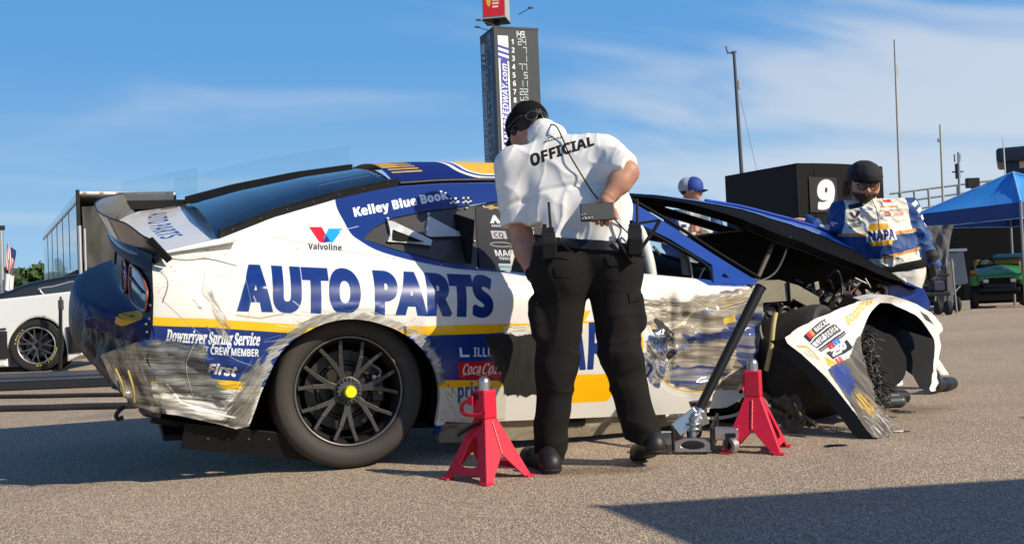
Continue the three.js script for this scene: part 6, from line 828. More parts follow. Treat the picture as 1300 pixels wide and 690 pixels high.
// green utility vehicle
{ const c = gl(P(1268, 345, 25.4)), t = thing('utility_vehicle', 'green utility vehicle with black cargo bed parked under the blue canopy', 'utility vehicle', c); t.rotation.y = -0.42;
  const gr = MAT([0.03, 0.22, 0.035], 0.35, { clearcoat: 0.5 }), tyre = new THREE.TorusGeometry(0.20, 0.105, 14, 28).rotateY(Math.PI / 2);
  mesh('bonnet', [new THREE.BoxGeometry(1, 1, 1)].map(() => { const g = grid(16, 12, (s, q) => V(lerp(-0.52, 0.52, s) * (1 - 0.1 * (1 - q)), 0.80 + 0.22 * q + 0.05 * (1 - (2 * s - 1) ** 2) - 0.06 * (1 - q) ** 3, lerp(0.55, -0.35, q))); return g; }), gr, t);
  mesh('front_panel', [box(0.98, 0.16, 0.12, 0, 0.74, 0.50, 0.05), box(0.22, 0.30, 0.5, -0.55, 0.70, 0.25, 0.06), box(0.22, 0.30, 0.5, 0.55, 0.70, 0.25, 0.06)], gr, t); mesh('grille', box(0.70, 0.16, 0.06, 0, 0.66, 0.555, 0.02), M.black, t); mesh('bumper', [box(0.9, 0.08, 0.10, 0, 0.46, 0.60, 0.02), box(0.7, 0.14, 0.06, 0, 0.54, 0.57, 0.02)], M.satin, t);
  for (const x of [-0.30, 0.30]) mesh('headlight', box(0.12, 0.09, 0.04, x, 0.67, 0.59, 0.015), MAT([0.6, 0.6, 0.58], 0.2), t); for (const x of [-0.56, 0.56]) mesh('turn_signal', box(0.16, 0.10, 0.10, x, 0.90, 0.42, 0.02), MAT([0.6, 0.14, 0.02], 0.35), t);
  for (const [x, z] of [[-0.58, 0.15], [0.58, 0.15], [-0.58, -1.6], [0.58, -1.6]]) { const w = mesh('wheel', tyre.clone().translate(x, 0.305, z), M.rubber, t); mesh('rim', new THREE.CylinderGeometry(0.13, 0.13, 0.16, 18).rotateZ(Math.PI / 2).translate(x, 0.305, z), MAT([0.5, 0.42, 0.05], 0.5), w); }
  mesh('chassis', box(0.9, 0.25, 2.2, 0, 0.45, -0.7, 0.04), M.black, t); mesh('cargo_bed', box(1.2, 0.42, 1.1, 0, 0.85, -1.6, 0.03), M.black, t); mesh('seat', [box(1.1, 0.14, 0.45, 0, 0.78, -0.75, 0.04), box(1.1, 0.4, 0.12, 0, 1.02, -0.98, 0.04)], MAT([0.25, 0.2, 0.03], 0.6), t); mesh('steering_wheel', new THREE.TorusGeometry(0.17, 0.018, 8, 24).rotateX(-0.9).translate(-0.25, 1.12, -0.42), M.black, t); mesh('dash', box(1.0, 0.2, 0.15, 0, 0.98, -0.36, 0.05), M.black, t); mesh('blue_box', box(0.8, 0.1, 0.5, 0.3, 1.28, -0.9, 0.02), MAT([0.02, 0.12, 0.22], 0.5), t); mesh('rag', box(0.2, 0.1, 0.12, -0.28, 1.14, -0.5, 0.05, 0.3, 0.4, 0.5), MAT([0.5, 0.47, 0.42], 0.8), t); mesh('bonnet_lettering', box(0.26, 0.004, 0.06, 0, 1.03, -0.05, 0.001, 0.2), M.white, t); }
// carts and covered gear between the crew member and the utility vehicle
{ const c = gl(P(1172, 345, 22)), t = thing('tool_cart', 'dark wheeled tool cart heaped with gear behind the crew member', 'cart', c); mesh('frame', [box(0.9, 0.08, 0.6, 0, 0.45, 0, 0.02), box(0.9, 0.05, 0.6, 0, 0.85, 0, 0.02)], M.satin, t); for (const [x, z] of [[-0.4, 0.25], [0.4, 0.25], [-0.4, -0.25], [0.4, -0.25]]) { mesh('post', rod([x, 0.3, z], [x, 1.0, z], 0.025), M.darkgrey, t); mesh('caster', new THREE.CylinderGeometry(0.15, 0.15, 0.08, 20).rotateZ(Math.PI / 2).translate(x, 0.15, z), M.rubber, t); } mesh('equipment', [box(0.5, 0.35, 0.4, -0.1, 1.05, 0, 0.08), box(0.3, 0.25, 0.3, 0.25, 0.62, 0.1, 0.05)], MAT([0.012, 0.018, 0.05], 0.6), t); }
{ const c = gl(P(1193, 345, 22.5)), t = thing('folded_chair_stack', 'grey draped folding chairs leaning together under the canopy edge', 'chairs', c); const gm = MAT([0.10, 0.10, 0.10], 0.8, { side: THREE.DoubleSide }); mesh('drape', grid(16, 16, (s, q) => V(lerp(-0.35, 0.35, s) * (0.5 + 0.5 * q), 1.95 - 1.1 * (1 - q) * 0.9, 0.1 * fbm(s * 6, q * 3, 2))), gm, t); mesh('board', box(0.28, 1.0, 0.06, 0.2, 0.65, -0.1, 0.02, 0, 0, -0.08), MAT([0.12, 0.12, 0.12], 0.6), t); for (const x of [-0.2, 0.1, 0.3]) mesh('leg', rod([x, 0, 0.1], [x * 0.6 + 0.1, 1.2, 0], 0.02), M.grey, t); }
{ const c = gl(P(1209, 345, 25)), t = thing('white_bin', 'pale boxy bin with dark lid half hidden under the canopy', 'bin', c); mesh('bin_body', box(0.5, 0.8, 0.5, 0, 1.0, 0, 0.04, 0, 0, 0.1), MAT([0.22, 0.23, 0.25], 0.6), t); mesh('lid', box(0.56, 0.07, 0.56, 0, 1.45, 0, 0.02), M.white, t); mesh('stand', box(0.4, 0.6, 0.4, 0, 0.3, 0, 0.02), M.black, t); }
{ const c = gl(P(1205, 345, 23.5)), t = thing('hand_truck', 'small black two-wheeled hand truck on the ground beneath the canopy', 'hand truck', c); for (const x of [-0.15, 0.15]) mesh('wheel', new THREE.TorusGeometry(0.13, 0.05, 10, 22).rotateY(Math.PI / 2).translate(x, 0.17, 0), M.rubber, t); mesh('frame', [rod([-0.15, 0.17, 0], [0.25, 0.6, 0], 0.02), rod([0.15, 0.17, 0], [-0.2, 0.6, 0], 0.02)], M.grey, t); mesh('pallet', box(0.3, 0.22, 0.02, 0.3, 0.14, 0, 0.01), MAT([0.3, 0.27, 0.22], 0.7), t); }
// canopy-roofed pit cart just outside the picture on the right: its shade falls across the foreground
{ const tip = G(757, 642), h = 2.6, L = h / Math.tan(SUN_EL), A = tip.clone().add(V(0.86, 0, 0.51).multiplyScalar(L / Math.hypot(0.86, 0.51))), d1 = G(1300, 607).sub(tip).normalize(), d2 = G(870, 690).sub(tip).normalize();
  const t = thing('shade_canopy', 'flat-roofed canopy beside the viewpoint, seen only by its foreground shadow', 'canopy', V(A.x, 0, A.z)); const a = d1.clone().multiplyScalar(6), b = d2.clone().multiplyScalar(5);
  const c4 = [V(0, 0, 0), a, a.clone().add(b), b]; mesh('roof', grid(8, 8, (s, q) => V(0, h, 0).addScaledVector(a, s).addScaledVector(b, q)), MAT([0.02, 0.12, 0.4], 0.6, { side: THREE.DoubleSide }), t); for (const p of c4) mesh('leg', rod([p.x, 0, p.z], [p.x, h, p.z], 0.025), M.grey, t); }

{ const a = G(1150, 526).add(V(3.0, 0, 1.78)), t = thing('sign_stand', 'two-legged sign stand beside the viewpoint, seen only by its striped shadow', 'sign stand', a); for (const [x, z] of [[0, 0], [0.35, -0.55]]) mesh('leg', rod([x, 0, z], [x, 1.85, z], 0.07), M.grey, t); mesh('cross_bar', rod([0, 1.8, 0], [0.35, 1.8, -0.55], 0.04), M.grey, t); }
// far tree line round the horizon
{ const r = rng(404), N = 9000, im = new THREE.InstancedMesh(leafGeo, leafMats[2], N), m = new THREE.Matrix4(), e = new THREE.Euler(), qn = new THREE.Quaternion(), col = new THREE.Color(); im.name = 'tree_line';
  for (let k = 0; k < N; k++) { const a = lerp(-2.2, 2.2, r()), d = 230 + 40 * r(), hh = 5 + 5 * (0.5 + 0.5 * vnoise(a * 22, 3)) + 2 * vnoise(a * 90, 7); e.set(r() * 6, r() * 6, r() * 6); m.compose(V(Math.sin(a) * d, hh * Math.sqrt(r()), -Math.cos(a) * d), qn.setFromEuler(e), V(1, 1, 1).multiplyScalar(1.6 + 1.6 * r())); im.setMatrixAt(k, m); const b = 0.7 + 0.5 * r(); im.setColorAt(k, col.setRGB(b, b, b)); }
  im.castShadow = true; im.userData.kind = 'stuff'; im.userData.label = 'distant dark green line of trees along the horizon'; im.userData.category = 'trees'; scene.add(im); }

// small spills of blue coolant on the asphalt
for (const [px, py, rx, rz] of [[1150, 523, 0.07, 0.05], [1137, 521, 0.03, 0.03], [1143, 548, 0.045, 0.025], [1060, 566, 0.06, 0.03]]) { const c = G(px, py), g = new THREE.CircleGeometry(1, 40); const a = g.attributes.position; for (let i = 1; i < a.count; i++) { const k = 1 + 0.35 * vnoise(a.getX(i) * 2 + px, a.getY(i) * 2, 3); a.setXY(i, a.getX(i) * k * rx, a.getY(i) * k * rz); } g.rotateX(-Math.PI / 2); g.translate(c.x, 0.004, c.z); struct('fluid_puddle', g, MAT([0.01, 0.03, 0.08], 0.06, { clearcoat: 1 })); }
// ================================================================ people
const skinTex = dataTex(128, (u, v) => { const n = fbm(u * 9, v * 9, 3, 4), m = fbm(u * 40, v * 40, 8, 2); return [222 + 16 * n + 8 * m, 172 + 18 * n + 8 * m, 148 + 18 * n + 6 * m]; }, { srgb: true });
const skin = (c) => MAT(c, 0.52, { map: skinTex, specularIntensity: 0.6 });
function handBones(w, d, n, side, curl, th = 0.5, sc = 1, spread = 0.06) {      // wrist, finger direction, palm normal, +1/-1 thumb side
  d = d.clone().normalize(); n = n.clone().addScaledVector(d, -n.dot(d)).normalize(); const s = d.clone().cross(n).multiplyScalar(side), B = [], at = (a, b, c) => w.clone().addScaledVector(d, a * sc).addScaledVector(s, b * sc).addScaledVector(n, c * sc);
  const off = [0.031, 0.0105, -0.0105, -0.030], len = [0.070, 0.078, 0.072, 0.057], r0 = [0.0095, 0.010, 0.0095, 0.0082];
  off.forEach((o, i) => { B.push([at(0.012, o * 0.55, 0), at(0.088 - Math.abs(o) * 0.1, o, 0), 0.016 * sc, 0.0125 * sc, 0.018]);
    let p = at(0.088 - Math.abs(o) * 0.1, o, 0), dir = d.clone().addScaledVector(s, o * spread * 30); dir.normalize(); let cu = Array.isArray(curl) ? curl[i] : curl;
    [0.45, 0.31, 0.24].forEach((f, k) => { const ax = s.clone().normalize(), q = new THREE.Quaternion().setFromAxisAngle(d.clone().cross(n).normalize(), cu * (k === 0 ? 0.8 : 1)); dir.applyQuaternion(q); const e = p.clone().addScaledVector(dir, len[i] * f * sc); B.push([p, e, r0[i] * (1 - 0.08 * k) * sc, r0[i] * (0.92 - 0.08 * k) * sc, 0.004]); p = e; }); });
  let p = at(0.028, 0.030, 0.004), td = s.clone().multiplyScalar(0.75).addScaledVector(d, 0.65).addScaledVector(n, 0.25 + th * 0.5).normalize();
  B.push([at(0.012, 0.012, 0), p, 0.017 * sc, 0.014 * sc, 0.014]); for (const l of [0.036, 0.03, 0.024]) { const e = p.clone().addScaledVector(td, l * sc); B.push([p, e, 0.0118 * sc, 0.0105 * sc, 0.006]); p = e; td.addScaledVector(d, 0.35).addScaledVector(n, th * 0.4).normalize(); }
  return B;
}
const geoFrom = (bones, k, cell, base, fn, uvf) => { const pts = [], R = []; for (const b of bones) { pts.push(b[0], b[1]); R.push(b[2], b[3] ?? b[2]); } const [lo, hi] = bounds(pts, Math.max(...R) + 0.03); const f = bonesSdf(bones, k); const g = surf(fn ? (x, y, z) => fn(f(x, y, z), x, y, z) : f, lo, hi, cell, uvf || ((x, y, z) => [x * 3 + z * 2, y * 3])); g.translate(-base.x, -base.y, -base.z); return g; };
// head in its own frame: origin between the ears, z to the face, y up
const HB = [[V(0, 0.042, -0.035), V(0, 0.040, 0.018), 0.088, 0.084], [V(0, 0.028, 0.03), V(0, 0.05, 0.03), 0.066, 0.064], [V(-0.03, -0.03, 0.03), V(0.03, -0.03, 0.03), 0.052, 0.052], [V(0, -0.05, 0.02), V(0, -0.078, 0.062), 0.050, 0.028], [V(-0.036, -0.025, 0.058), V(0.036, -0.025, 0.058), 0.032, 0.032], [V(0, 0.006, 0.090), V(0, -0.030, 0.106), 0.009, 0.013, 0.012], [V(-0.012, -0.034, 0.096), V(0.012, -0.034, 0.096), 0.009, 0.009, 0.01], [V(-0.040, 0.020, 0.076), V(0.040, 0.020, 0.076), 0.015, 0.015, 0.02], [V(-0.018, -0.058, 0.083), V(0.018, -0.058, 0.083), 0.009, 0.009, 0.01], [V(0.080, -0.022, -0.008), V(0.085, 0.018, -0.014), 0.012, 0.015, 0.01], [V(-0.080, -0.022, -0.008), V(-0.085, 0.018, -0.014), 0.012, 0.015, 0.01], [V(0, -0.05, -0.02), V(0, -0.17, -0.045), 0.058, 0.062]];
const headF = bonesSdf(HB, 0.035), skullF = bonesSdf(HB.slice(0, 2), 0.03);
const headSdf = (x, y, z) => { let d = headF(x, y, z); for (const s of [-1, 1]) d = Math.max(d, -(Math.hypot(x - s * 0.032, (y + 0.002) * 1.2, z - 0.101) - 0.017)); return Math.max(d, -(Math.hypot(x * 0.25, (y + 0.058), z - 0.095) - 0.0035)); };
const headGeo = surf(headSdf, [-0.12, -0.19, -0.16], [0.12, 0.15, 0.13], 0.0045, (x, y, z) => [x * 4 + z * 2, y * 4]);
const headBasis = (c, f, u) => { f = f.clone().normalize(); const x = u.clone().cross(f).normalize(), y = f.clone().cross(x); return M4().makeBasis(x, y, f).setPosition(c); };
const part = (g, m) => g.clone().applyMatrix4(m);
const shell = (fn, cell = 0.005, lo = [-0.13, -0.13, -0.16], hi = [0.13, 0.16, 0.17]) => surf(fn, lo, hi, cell, (x, y, z) => [x * 6, y * 6]);
const eyeGeo = (s) => new THREE.SphereGeometry(0.0125, 14, 10).translate(s * 0.032, -0.002, 0.082);
const fabric = (amp, fx, fy) => (d, x, y, z) => d - amp * ridge(x * fx + z * fx * 0.6, y * fy, z * fx, 2);

// ---------------------------------------------------------------- the official
{ const base = G(745, 598); base.y = 0; const t = thing('person', 'person in white official shirt and black cargo trousers, leaning over holding a phone behind', 'person', base);
  const J = { pel: P(742, 330, 4.60), mid: P(738, 268, 4.66), up: P(716, 205, 4.76), neck: P(694, 174, 4.83), hl: P(712, 345, 4.56), hr: P(779, 340, 4.60), kl: P(707, 462, 4.58), kr: P(788, 452, 4.55), al: P(695, 578, 4.62), ar: P(819, 556, 4.60), sl: P(650, 212, 4.78), sr: P(772, 196, 4.70), el: P(662, 300, 4.74), wl: P(679, 352, 4.62), er: P(796, 219, 4.52), wr: P(769, 254, 4.455), head: P(670, 166, 4.93) };
  const rAx = J.sr.clone().sub(J.sl).normalize(), upAx = J.up.clone().sub(J.pel).normalize(), back = rAx.clone().cross(upAx).normalize(), hipUp = V(0.14, 0.98, -0.05).normalize();
  const off = (p, v, d) => p.clone().addScaledVector(v, d);
  // skin: neck, arms, hands and head in one mesh
  const armB = [[J.sl, J.el, 0.060, 0.048], [J.el, off(J.el, J.wl.clone().sub(J.el), 0.35), 0.050, 0.052], [off(J.el, J.wl.clone().sub(J.el), 0.35), J.wl, 0.052, 0.032], [J.sr, J.er, 0.060, 0.050], [J.er, off(J.er, J.wr.clone().sub(J.er), 0.35), 0.047, 0.050], [off(J.er, J.wr.clone().sub(J.er), 0.35), J.wr, 0.050, 0.030], [J.up, J.neck, 0.08, 0.058], [J.sl, J.sr, 0.06, 0.06]];
  const hrB = handBones(J.wr, P(762, 286, 4.44).sub(J.wr), back, -1, [0.95, 0.92, 0.95, 1.0], 0.9, 1.0).concat([[off(J.wr, J.er.clone().sub(J.wr), 0.12), J.wr, 0.035, 0.030, 0.01]]), hlB = handBones(J.wl, P(689, 378, 4.60).sub(J.wl), rAx, 1, 0.45, 0.6).concat([[off(J.wl, J.el.clone().sub(J.wl), 0.12), J.wl, 0.034, 0.029, 0.01]]);
  const hm = headBasis(J.head.clone().sub(base), V(-0.42, -0.42, -0.80), V(-0.18, 0.85, -0.40)).scale(V(0.9, 0.9, 0.9));
  mesh('body', [geoFrom(armB, 0.03, 0.010, base), geoFrom(hrB, 0.006, 0.0036, base), geoFrom(hlB, 0.006, 0.005, base), part(headGeo, hm)], skin([0.62, 0.56, 0.53]), t);
  // shirt
  const wl2 = 0.10, shirtB = [];
  const L2 = (c, w, r, b) => { shirtB.push([off(off(c, rAx, -w), back, b), off(off(c, rAx, w), back, b), r, r]); };
  shirtB.push([off(off(J.pel, rAx, -0.10), upAx, 0.02), off(off(J.mid, rAx, -0.115), back, -0.01), 0.118, 0.116], [off(off(J.pel, rAx, 0.09), upAx, 0.02), off(off(J.mid, rAx, 0.105), back, -0.01), 0.118, 0.116], [off(J.mid, rAx, -0.115), off(J.up, rAx, -0.12), 0.116, 0.106], [off(J.mid, rAx, 0.105), off(J.up, rAx, 0.10), 0.116, 0.104], [J.mid, off(J.up, back, 0.02), 0.115, 0.095], [off(J.sl, rAx, 0.02), off(J.sr, rAx, -0.02), 0.078, 0.076], [J.up, J.neck, 0.10, 0.068, 0.05], [J.neck, off(J.neck, J.head.clone().sub(J.neck), 0.35), 0.068, 0.068, 0.03]);
  const sleeves = [[J.sl, off(J.el, J.el.clone().sub(J.sl), -0.12), 0.080, 0.094, 0.04], [J.sr, off(J.sr, J.er.clone().sub(J.sr), 0.92), 0.078, 0.080, 0.04]];
  const hemL = off(J.sl, J.el.clone().sub(J.sl), 0.84), hemLn = V(0.10, -1, 0.05).normalize(), hemR = J.er.clone(), hemRn = V(0.80, -0.30, 0.5).normalize(); const beltC = P(745, 309, 4.55);
  const nb = [J.neck.clone().add(V(-0.02, 0.075, -0.02)), J.neck.clone().sub(J.up).normalize()];
  const folds = (x, y, z) => { const p = V(x, y, z), a = p.clone().sub(J.mid).dot(rAx), b = p.clone().sub(J.mid).dot(upAx); const cr = (n) => (1 - Math.abs(n)) ** 4, lo = sstep(-b, -0.16, 0.10), hi = 1 - lo; const wa = a + 0.04 * fbm(a * 6, b * 6, 2, 2), wb = b + 0.06 * fbm(a * 5, b * 5, 12, 2); return 0.013 * lo * (cr(vnoise(wa * 8 - wb * 2.2, wb * 1.0, 3.3)) - 0.25) + 0.007 * hi * (cr(vnoise(wa * 6 + wb * 5, wb * 3 - wa * 3, 7.7)) - 0.25) + 0.006 * (cr(vnoise(wa * 5 + wb * 7, wb * 3 - wa * 4, 1.2)) - 0.25) + 0.004 * (cr(vnoise(wa * 17 - wb * 5, wb * 6, 9.1)) - 0.25) + 0.004 * fbm(a * 10, b * 8, 3, 2) - 0.010 * Math.exp(-(((b - 0.085 + 0.25 * a * a + a * 0.10) / 0.012) ** 2)); };
  const sF = bonesSdf(shirtB, 0.06), slF = sleeves.map((s) => bonesSdf([s], 0.03)); const [slo, shi] = bounds([J.pel, J.sl, J.sr, J.er, J.el, J.neck, J.up], 0.16);
  const shirtSdf = (x, y, z) => { const p = V(x, y, z); let d = sF(x, y, z); d = Math.max(d, -p.clone().sub(off(beltC, hipUp, -0.01)).dot(hipUp)); let a = slF[0](x, y, z); a = Math.max(a, p.clone().sub(hemL).dot(hemLn)); let b = slF[1](x, y, z); b = Math.max(b, p.clone().sub(hemR).dot(hemRn)); d = smin(smin(d, a, 0.05), b, 0.05); d = Math.max(d, p.clone().sub(nb[0]).dot(nb[1]) - 0.012); return Math.max(d - folds(x, y, z), p.clone().sub(hemL).dot(hemLn) - 0.02 - (p.clone().sub(J.mid).dot(rAx) > -0.17 ? 1 : 0)); };
  const so = J.up, sw = 0.9, suv = (p) => [p.clone().sub(so).dot(rAx) / sw + 0.5, p.clone().sub(so).dot(upAx) / sw + 0.5];
  const shirtTex = canvasTex(1024, 1024, (x, w, h) => { x.fillStyle = '#dfdeda'; x.fillRect(0, 0, w, h); const r = rng(2); for (let i = 0; i < 3000; i++) { x.globalAlpha = 0.05; x.fillStyle = r() < 0.5 ? '#c9c8c4' : '#ffffff'; x.fillRect(r() * w, r() * h, 3, 3); } x.globalAlpha = 1;
    const q = (px, py) => { const [a, b] = suv(P(px, py, 4.66)); return [a * w, (1 - b) * h]; };
    letters(x, 'OFFICIAL', q(674, 212), q(756, 188.5), q(671, 196), '#0d0d0f', { stroke: 6, cap: 72, join: 'miter' }); letters(x, 'NASCAR', q(688, 179), q(713, 171), q(687.5, 175), '#1a1a1c', { stroke: 5 }); fillPoly(x, [[692, 171], [700, 168.5], [699, 166], [693, 168]].map((p) => q(...p)), '#222');
    strokePts(x, smooth([[672, 258], [690, 244], [712, 234], [745, 228], [780, 215]].map((p) => q(...p)), 4), '#c9c8c3', 2.5); for (const l of [[[622, 284], [640, 287], [672, 288]], [[622, 287], [640, 290], [672, 291]], [[640, 196], [655, 214], [664, 245], [670, 285]], [[748, 178], [764, 196], [775, 216]], [[672, 232], [674, 262], [676, 300]], [[782, 222], [796, 206], [803, 199]]]) strokePts(x, smooth(l.map((p) => q(...p)), 4), '#b9b8b4', 1.8, 0.8); }, { clamp: true });
  const sg = surf(shirtSdf, slo, shi, 0.0085, (x, y, z, n) => n.dot(back) > -0.1 ? suv(V(x, y, z)) : [0.02, 0.02]); sg.translate(-base.x, -base.y, -base.z); mesh('shirt', sg, MAT('#ffffff', 0.8, { map: shirtTex, sheen: 0.15 }), t);
  mesh('collar', geoFrom([[off(J.neck, rAx, -0.035), off(J.neck, rAx, 0.04), 0.052, 0.052], [J.neck, off(J.neck, J.neck.clone().sub(J.up), 0.18), 0.066, 0.064]], 0.02, 0.007, base, (d, x, y, z) => Math.max(Math.abs(d) - 0.005, V(x, y, z).sub(nb[0]).dot(nb[1]) - 0.028)), MAT([0.74, 0.73, 0.71], 0.8), t);
  // trousers
  const hemA = off(J.al, V(0, -1, 0), 0.035), pB = [[J.hl, J.kl, 0.118, 0.088], [J.kl, off(J.al, V(0, -1, 0), 0.05), 0.087, 0.072], [J.hr, J.kr, 0.117, 0.088], [J.kr, off(J.ar, V(0.1, -1, 0), 0.06), 0.087, 0.074], [off(J.pel, rAx, -0.10), off(J.pel, rAx, 0.09), 0.128, 0.128], [J.hl, off(J.pel, rAx, -0.11), 0.135, 0.125], [J.hr, off(J.pel, rAx, 0.10), 0.132, 0.125], [P(683, 385, 4.53), P(687, 420, 4.53), 0.045, 0.045, 0.02], [P(805, 380, 4.55), P(808, 410, 4.55), 0.045, 0.045, 0.02]];
  const pF = bonesSdf(pB, 0.04), pfold = (x, y, z) => { const kn = Math.exp(-(((y - J.kl.y) / 0.16) ** 2)) + Math.exp(-(((y - 0.14) / 0.10) ** 2)) + 0.4; const cr = (n) => (1 - Math.abs(n)) ** 4; const wx = x + z + 0.07 * fbm(x * 5, y * 5, z * 5, 2), wy = y + 0.07 * fbm(x * 5 + 9, y * 5, z * 5, 2); return 0.010 * kn * (cr(vnoise(wx * 4 + wy * 1.5, wy * 11, z * 3)) - 0.25) + 0.006 * (cr(vnoise(wx * 9, wy * 2.6, z * 4)) - 0.25) };
  const pantSdf = (x, y, z) => { const p = V(x, y, z); let d = pF(x, y, z) - pfold(x, y, z); d = Math.max(d, p.clone().sub(beltC).dot(hipUp)); return Math.max(d, (x < (J.al.x + J.ar.x) / 2 ? 0.030 : 0.085 - 0.35 * (x - J.ar.x)) - y); };
  const [plo, phi] = bounds([J.pel, J.hl, J.hr, J.kl, J.kr, J.al, J.ar, V(J.al.x, 0.05, J.al.z)], 0.17); const pg = surf(pantSdf, plo, phi, 0.010, (x, y, z) => [x * 12, y * 12]); pg.translate(-base.x, -base.y, -base.z);
  const weave = dataTex(64, (u, v, i, j) => 40 + 14 * ((i + j) % 4 < 2 ? 1 : 0) + 10 * hash3(i, j, 4)); const pantM = MAT([0.014, 0.0125, 0.0115], 0.9, { bumpMap: weave, bumpScale: 0.0006, specularIntensity: 0.3 }); mesh('trousers', pg, pantM, t);
  const onCloth = (f, px, py, d0 = 4.2) => { const d = ray(px, py); let q = d0; for (let i = 0; i < 60; i++) { const p = d.clone().multiplyScalar(q).add(camera.position), v = f(p.x, p.y, p.z); q += v * 0.8; if (Math.abs(v) < 4e-4) break; } return d.clone().multiplyScalar(q - 0.006).add(camera.position).sub(base); };
  for (const o of [[[703, 340], [752, 330], [750, 342], [728, 353], [706, 351]], [[768, 326], [800, 320], [808, 333], [774, 338]], [[679, 372], [704, 369], [705, 382], [680, 386]], [[798, 372], [813, 368], [814, 380], [800, 384]]]) mesh('pocket_flap', panel(o, 5, (a, b) => onCloth(pF, a, b), (a, b) => [a / 25, b / 25], (a, b, q) => q.clone().multiplyScalar(1).add(V(0, 0, -0.02))), pantM, t);
  const bg = surf((x, y, z) => { const p = V(x, y, z).sub(beltC).dot(hipUp); return Math.max(Math.max(pF(x, y, z), sF(x, y, z) * 0 + pF(x, y, z)) - 0.013, Math.abs(p + 0.012) - 0.024); }, [plo[0], beltC.y - 0.12, plo[2]], [phi[0], beltC.y + 0.12, phi[2]], 0.008); bg.translate(-base.x, -base.y, -base.z); mesh('belt', bg, MAT([0.010, 0.010, 0.010], 0.5), t);
  // shoes
  const shoe = (heel, toe, toeY, heelY) => { const s = toe.clone().sub(heel).setY(0).normalize(), B = [[V(heel.x, heelY + 0.045, heel.z), V(toe.x, toeY + 0.035, toe.z), 0.043, 0.036], [V(heel.x, heelY + 0.03, heel.z), off(V(heel.x, heelY + 0.075, heel.z), s, 0.03), 0.038, 0.038], [off(V(toe.x, toeY + 0.034, toe.z), s, -0.06), V(toe.x, toeY + 0.034, toe.z), 0.046, 0.038]]; const sl = (p) => heelY + (toeY - heelY) * clamp(p.clone().sub(heel).setY(0).dot(s) / toe.clone().sub(heel).setY(0).length(), 0, 1); return [geoFrom(B, 0.03, 0.006, base, (d, x, y, z) => Math.max(d, sl(V(x, 0, z)) + 0.016 - y)), geoFrom(B, 0.03, 0.006, base, (d, x, y, z) => Math.max(d - 0.005, Math.abs(y - sl(V(x, 0, z)) - 0.012) - 0.011))]; };
  const shM = MAT([0.012, 0.011, 0.011], 0.5), soM = MAT([0.02, 0.019, 0.018], 0.7);
  for (const [h, to, ty, hy] of [[G(700, 600), G(672, 588), 0, 0], [G(833, 592), G(812, 584), 0.0, 0.055]]) { const [a, b] = shoe(h, to, ty, hy); const m = mesh('shoe', a, shM, t); mesh('sole', b, soM, m); }
  // hair, cap, dark glasses worn backwards on the cap
  const hairG = part(shell((x, y, z) => Math.max(skullF(x, y, z) - 0.010 + 0.003 * ridge(x * 60, y * 60, z * 60, 1), -y - 0.055, z - 0.03)), hm); mesh('hair', hairG, MAT([0.012, 0.010, 0.009], 0.7), t);
  const cap = mesh('cap', part(shell((x, y, z) => Math.max(skullF(x, y, z) - 0.020, -(y - 0.005 + 0.2 * z))), hm), MAT([0.008, 0.008, 0.009], 0.9, { specularIntensity: 0.2 }), t); mesh('brim', part(grid(14, 8, (s, q) => { const a = lerp(-1.0, 1.0, s); return V(Math.sin(a) * (0.085 + 0.02 * q), 0.028 - 0.02 * q - 0.02 * Math.abs(a), 0.05 + Math.cos(a) * (0.045 + 0.075 * q)); }), hm), M.black, cap);
  const gl2 = mesh('sunglasses', [tube([[0.115, 0.012, 0.0], [0.095, 0.02, -0.085], [0.074, 0.02, -0.108]].map((p) => V(...p)), 0.003, 12, 6), tube([[-0.115, 0.012, 0.0], [-0.095, 0.02, -0.085], [-0.074, 0.02, -0.108]].map((p) => V(...p)), 0.003, 12, 6), rod([-0.012, 0.022, -0.147], [0.012, 0.022, -0.147], 0.003)].map((g) => part(g, hm)), MAT([0.05, 0.05, 0.05], 0.4), t);
  for (const s of [-1, 1]) { const o = smooth([[0.014, 0.032], [0.045, 0.036], [0.066, 0.024], [0.062, -0.004], [0.042, -0.016], [0.020, -0.004]], 4, true), lp = (a, b) => V(s * a, b - 0.012, -0.147 + (a * a) * 6.4 - 0.002); mesh('lens', part(panel(o, 0.01, lp), hm), MAT([0.010, 0.009, 0.008], 0.12, { specularIntensity: 0.8 }), gl2); mesh('lens_frame', part(tube(o.filter((_, i) => i % 2 === 0).map((p) => lp(...p)), 0.0026, 60, 6, true), hm), MAT([0.12, 0.11, 0.10], 0.35, { metalness: 0.6 }), gl2); }
  mesh('headset_cup', part(new THREE.SphereGeometry(0.026, 14, 10).scale(0.6, 1, 1).translate(0.088, -0.01, -0.005), hm), M.satin, t);
  mesh('watch', geoFrom([[off(J.wl, J.el.clone().sub(J.wl), 0.05), off(J.wl, J.el.clone().sub(J.wl), 0.16), 0.036, 0.037]], 0.01, 0.006, base, (d) => d), M.black, t);
